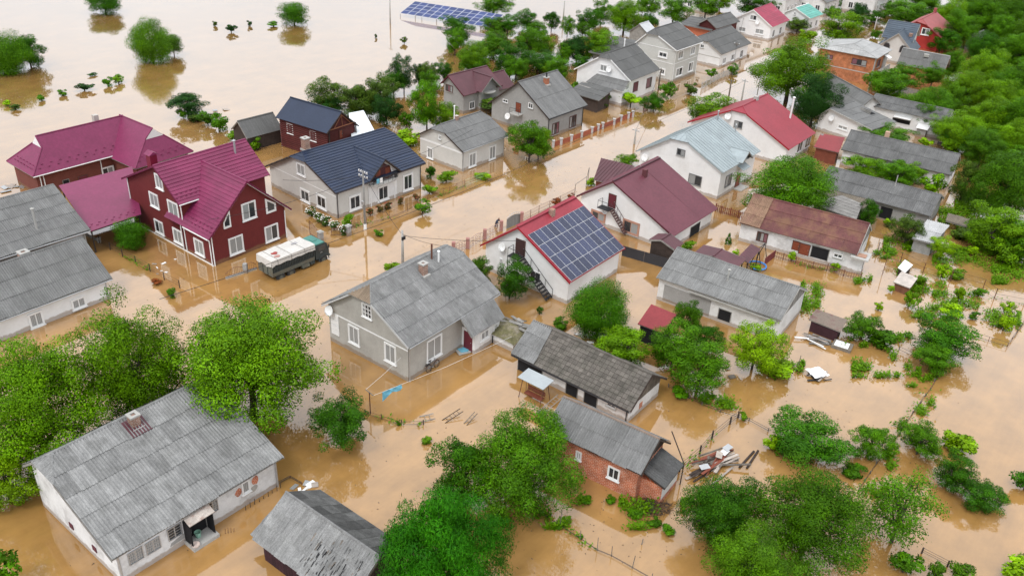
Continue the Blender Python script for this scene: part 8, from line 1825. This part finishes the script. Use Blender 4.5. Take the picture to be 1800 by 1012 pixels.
# doorstep pots of the cottage
cx_ = H['white_cottage']; _a = R(cx_[2]); u2 = Vector((math.cos(_a), math.sin(_a), 0)); v2 = Vector((-math.sin(_a), math.cos(_a), 0)); base = Vector((cx_[0], cx_[1], .28))
def wpos(s_, t_): return base + u2 * s_ + v2 * t_
yw = -cx_[4] / 2 + .45
p = wpos(-.75, yw - .35); tag(MB().lathe([(0, 0), (.16, 0), (.22, .42), (.235, .42), (.235, .44), (.2, .44), (.15, .05), (0, .05)], 14, p).build('bucket', M('green_white_bucket', (.25, .45, .35), .5, .2, 4)), 'pale green bucket on the doorstep of the white cottage', 'bucket')
p = wpos(-1.35, yw - .95); tag(MB().lathe([(0, 0), (.2, 0), (.3, .16), (.31, .16), (.2, .03), (0, .03)], 16, p).build('basin', M('enamel_basin', (.6, .5, .45), .4, .1, 4)), 'white enamel basin at the step corner of the white cottage', 'basin')
# stakes along the cottage wall
for k in range(9):
    p = wpos(3.0 + k * .38, yw - .35 - .05 * math.sin(k * 3)); tag(MB().tube([(p.x, p.y, -.3), (p.x + .03, p.y, random.uniform(.2, .6))], .025, 5).build('stake', woodd), 'thin dark stake in the row under the peeling wall of the white cottage', 'stake', 'stakes under the cottage wall')
for k in range(4):
    p = wpos(.75 + k * .16, yw - 1.15 - .1 * k); tag(MB().tube([(p.x, p.y, -.2), (p.x + .1, p.y - .1, random.uniform(.35, .6))], .018, 4).build('stake', rust), 'rusty rod standing in the water beside the cottage doorstep', 'rod', 'rusty rods beside the doorstep')
# crosswise pieces in the garden, leaning sticks
for i, (x, y, h_) in enumerate(((27.6, 75.5, 1.9), (28.6, 77.0, 1.7), (43.9, 82.2, 1.6), (39.8, 88.6, 2.4), (41.0, 86.1, 2.3), (26.6, 66.8, 1.4), (25.3, 64.9, 1.3), (9.9, 44.0, .5))):
    tag(MB().tube([(x, y, -.5), (x + .08, y + .05, h_)], .035, 5).build('garden_stick', wood if i % 2 else rust), 'thin upright stick standing in the flooded gardens at right', 'stick', 'garden sticks')
# post in the yard behind the stucco house
tag(MB().tube([(.35, 71.9, -.5), (.35, 71.9, .75)], .14, 7).build('stump_post', wood), 'short thick wooden post in the water between stucco house and stairs', 'post')

# ------------------------------------------------------------------ solar field in the open flood
A, B_, C_, D_ = [Vector(p) for p in ((-28.0, 197.5, .7), (-7.8, 188.8, .7), (-4.9, 192.3, 2.7), (-26.4, 202.2, 2.7))]
D_ = A + (C_ - B_); rt = empty('solar_array', 'long tilted field of blue solar panels standing in the open flood at the top', 'solar array', A)
ex = (B_ - A) / 12; ey = (D_ - A) / 4; un = ex.normalized().cross(ey.normalized()).normalized()
exn, eyn = ex.normalized(), (ey - ex.normalized() * ey.dot(ex.normalized())).normalized()
fme = MB().prism([Vector((0, 0, 0)), ex * .97, ex * .97 + ey * .97, ey * .97], un * .06).mesh('solar_panel')
bx2 = [ex * f + ey * g_ + un * .062 for f, g_ in ((.018, .02), (.952, .02), (.952, .95), (.018, .95))]
cme = MB().prism(bx2, un * .01).mesh('cells')
sol2 = M('far_solar_cells', (.035, .055, .16), .35, .12, .6, rnd=.18)
for j in range(4):
    for i in range(12):
        o_ = ob('solar_panel', fme, alu, rt); o_.location = ex * i + ey * j
        q_ = ob('cells', cme, sol2, o_)
for i in range(0, 13, 3):
    for j, zz in ((0, .6), (4, 2.6)):
        p = ex * i + ey * j; MB().tube([(p.x, p.y, -2.6), (p.x, p.y, zz - A.z)], .08, 5).build('post', metal, rt)
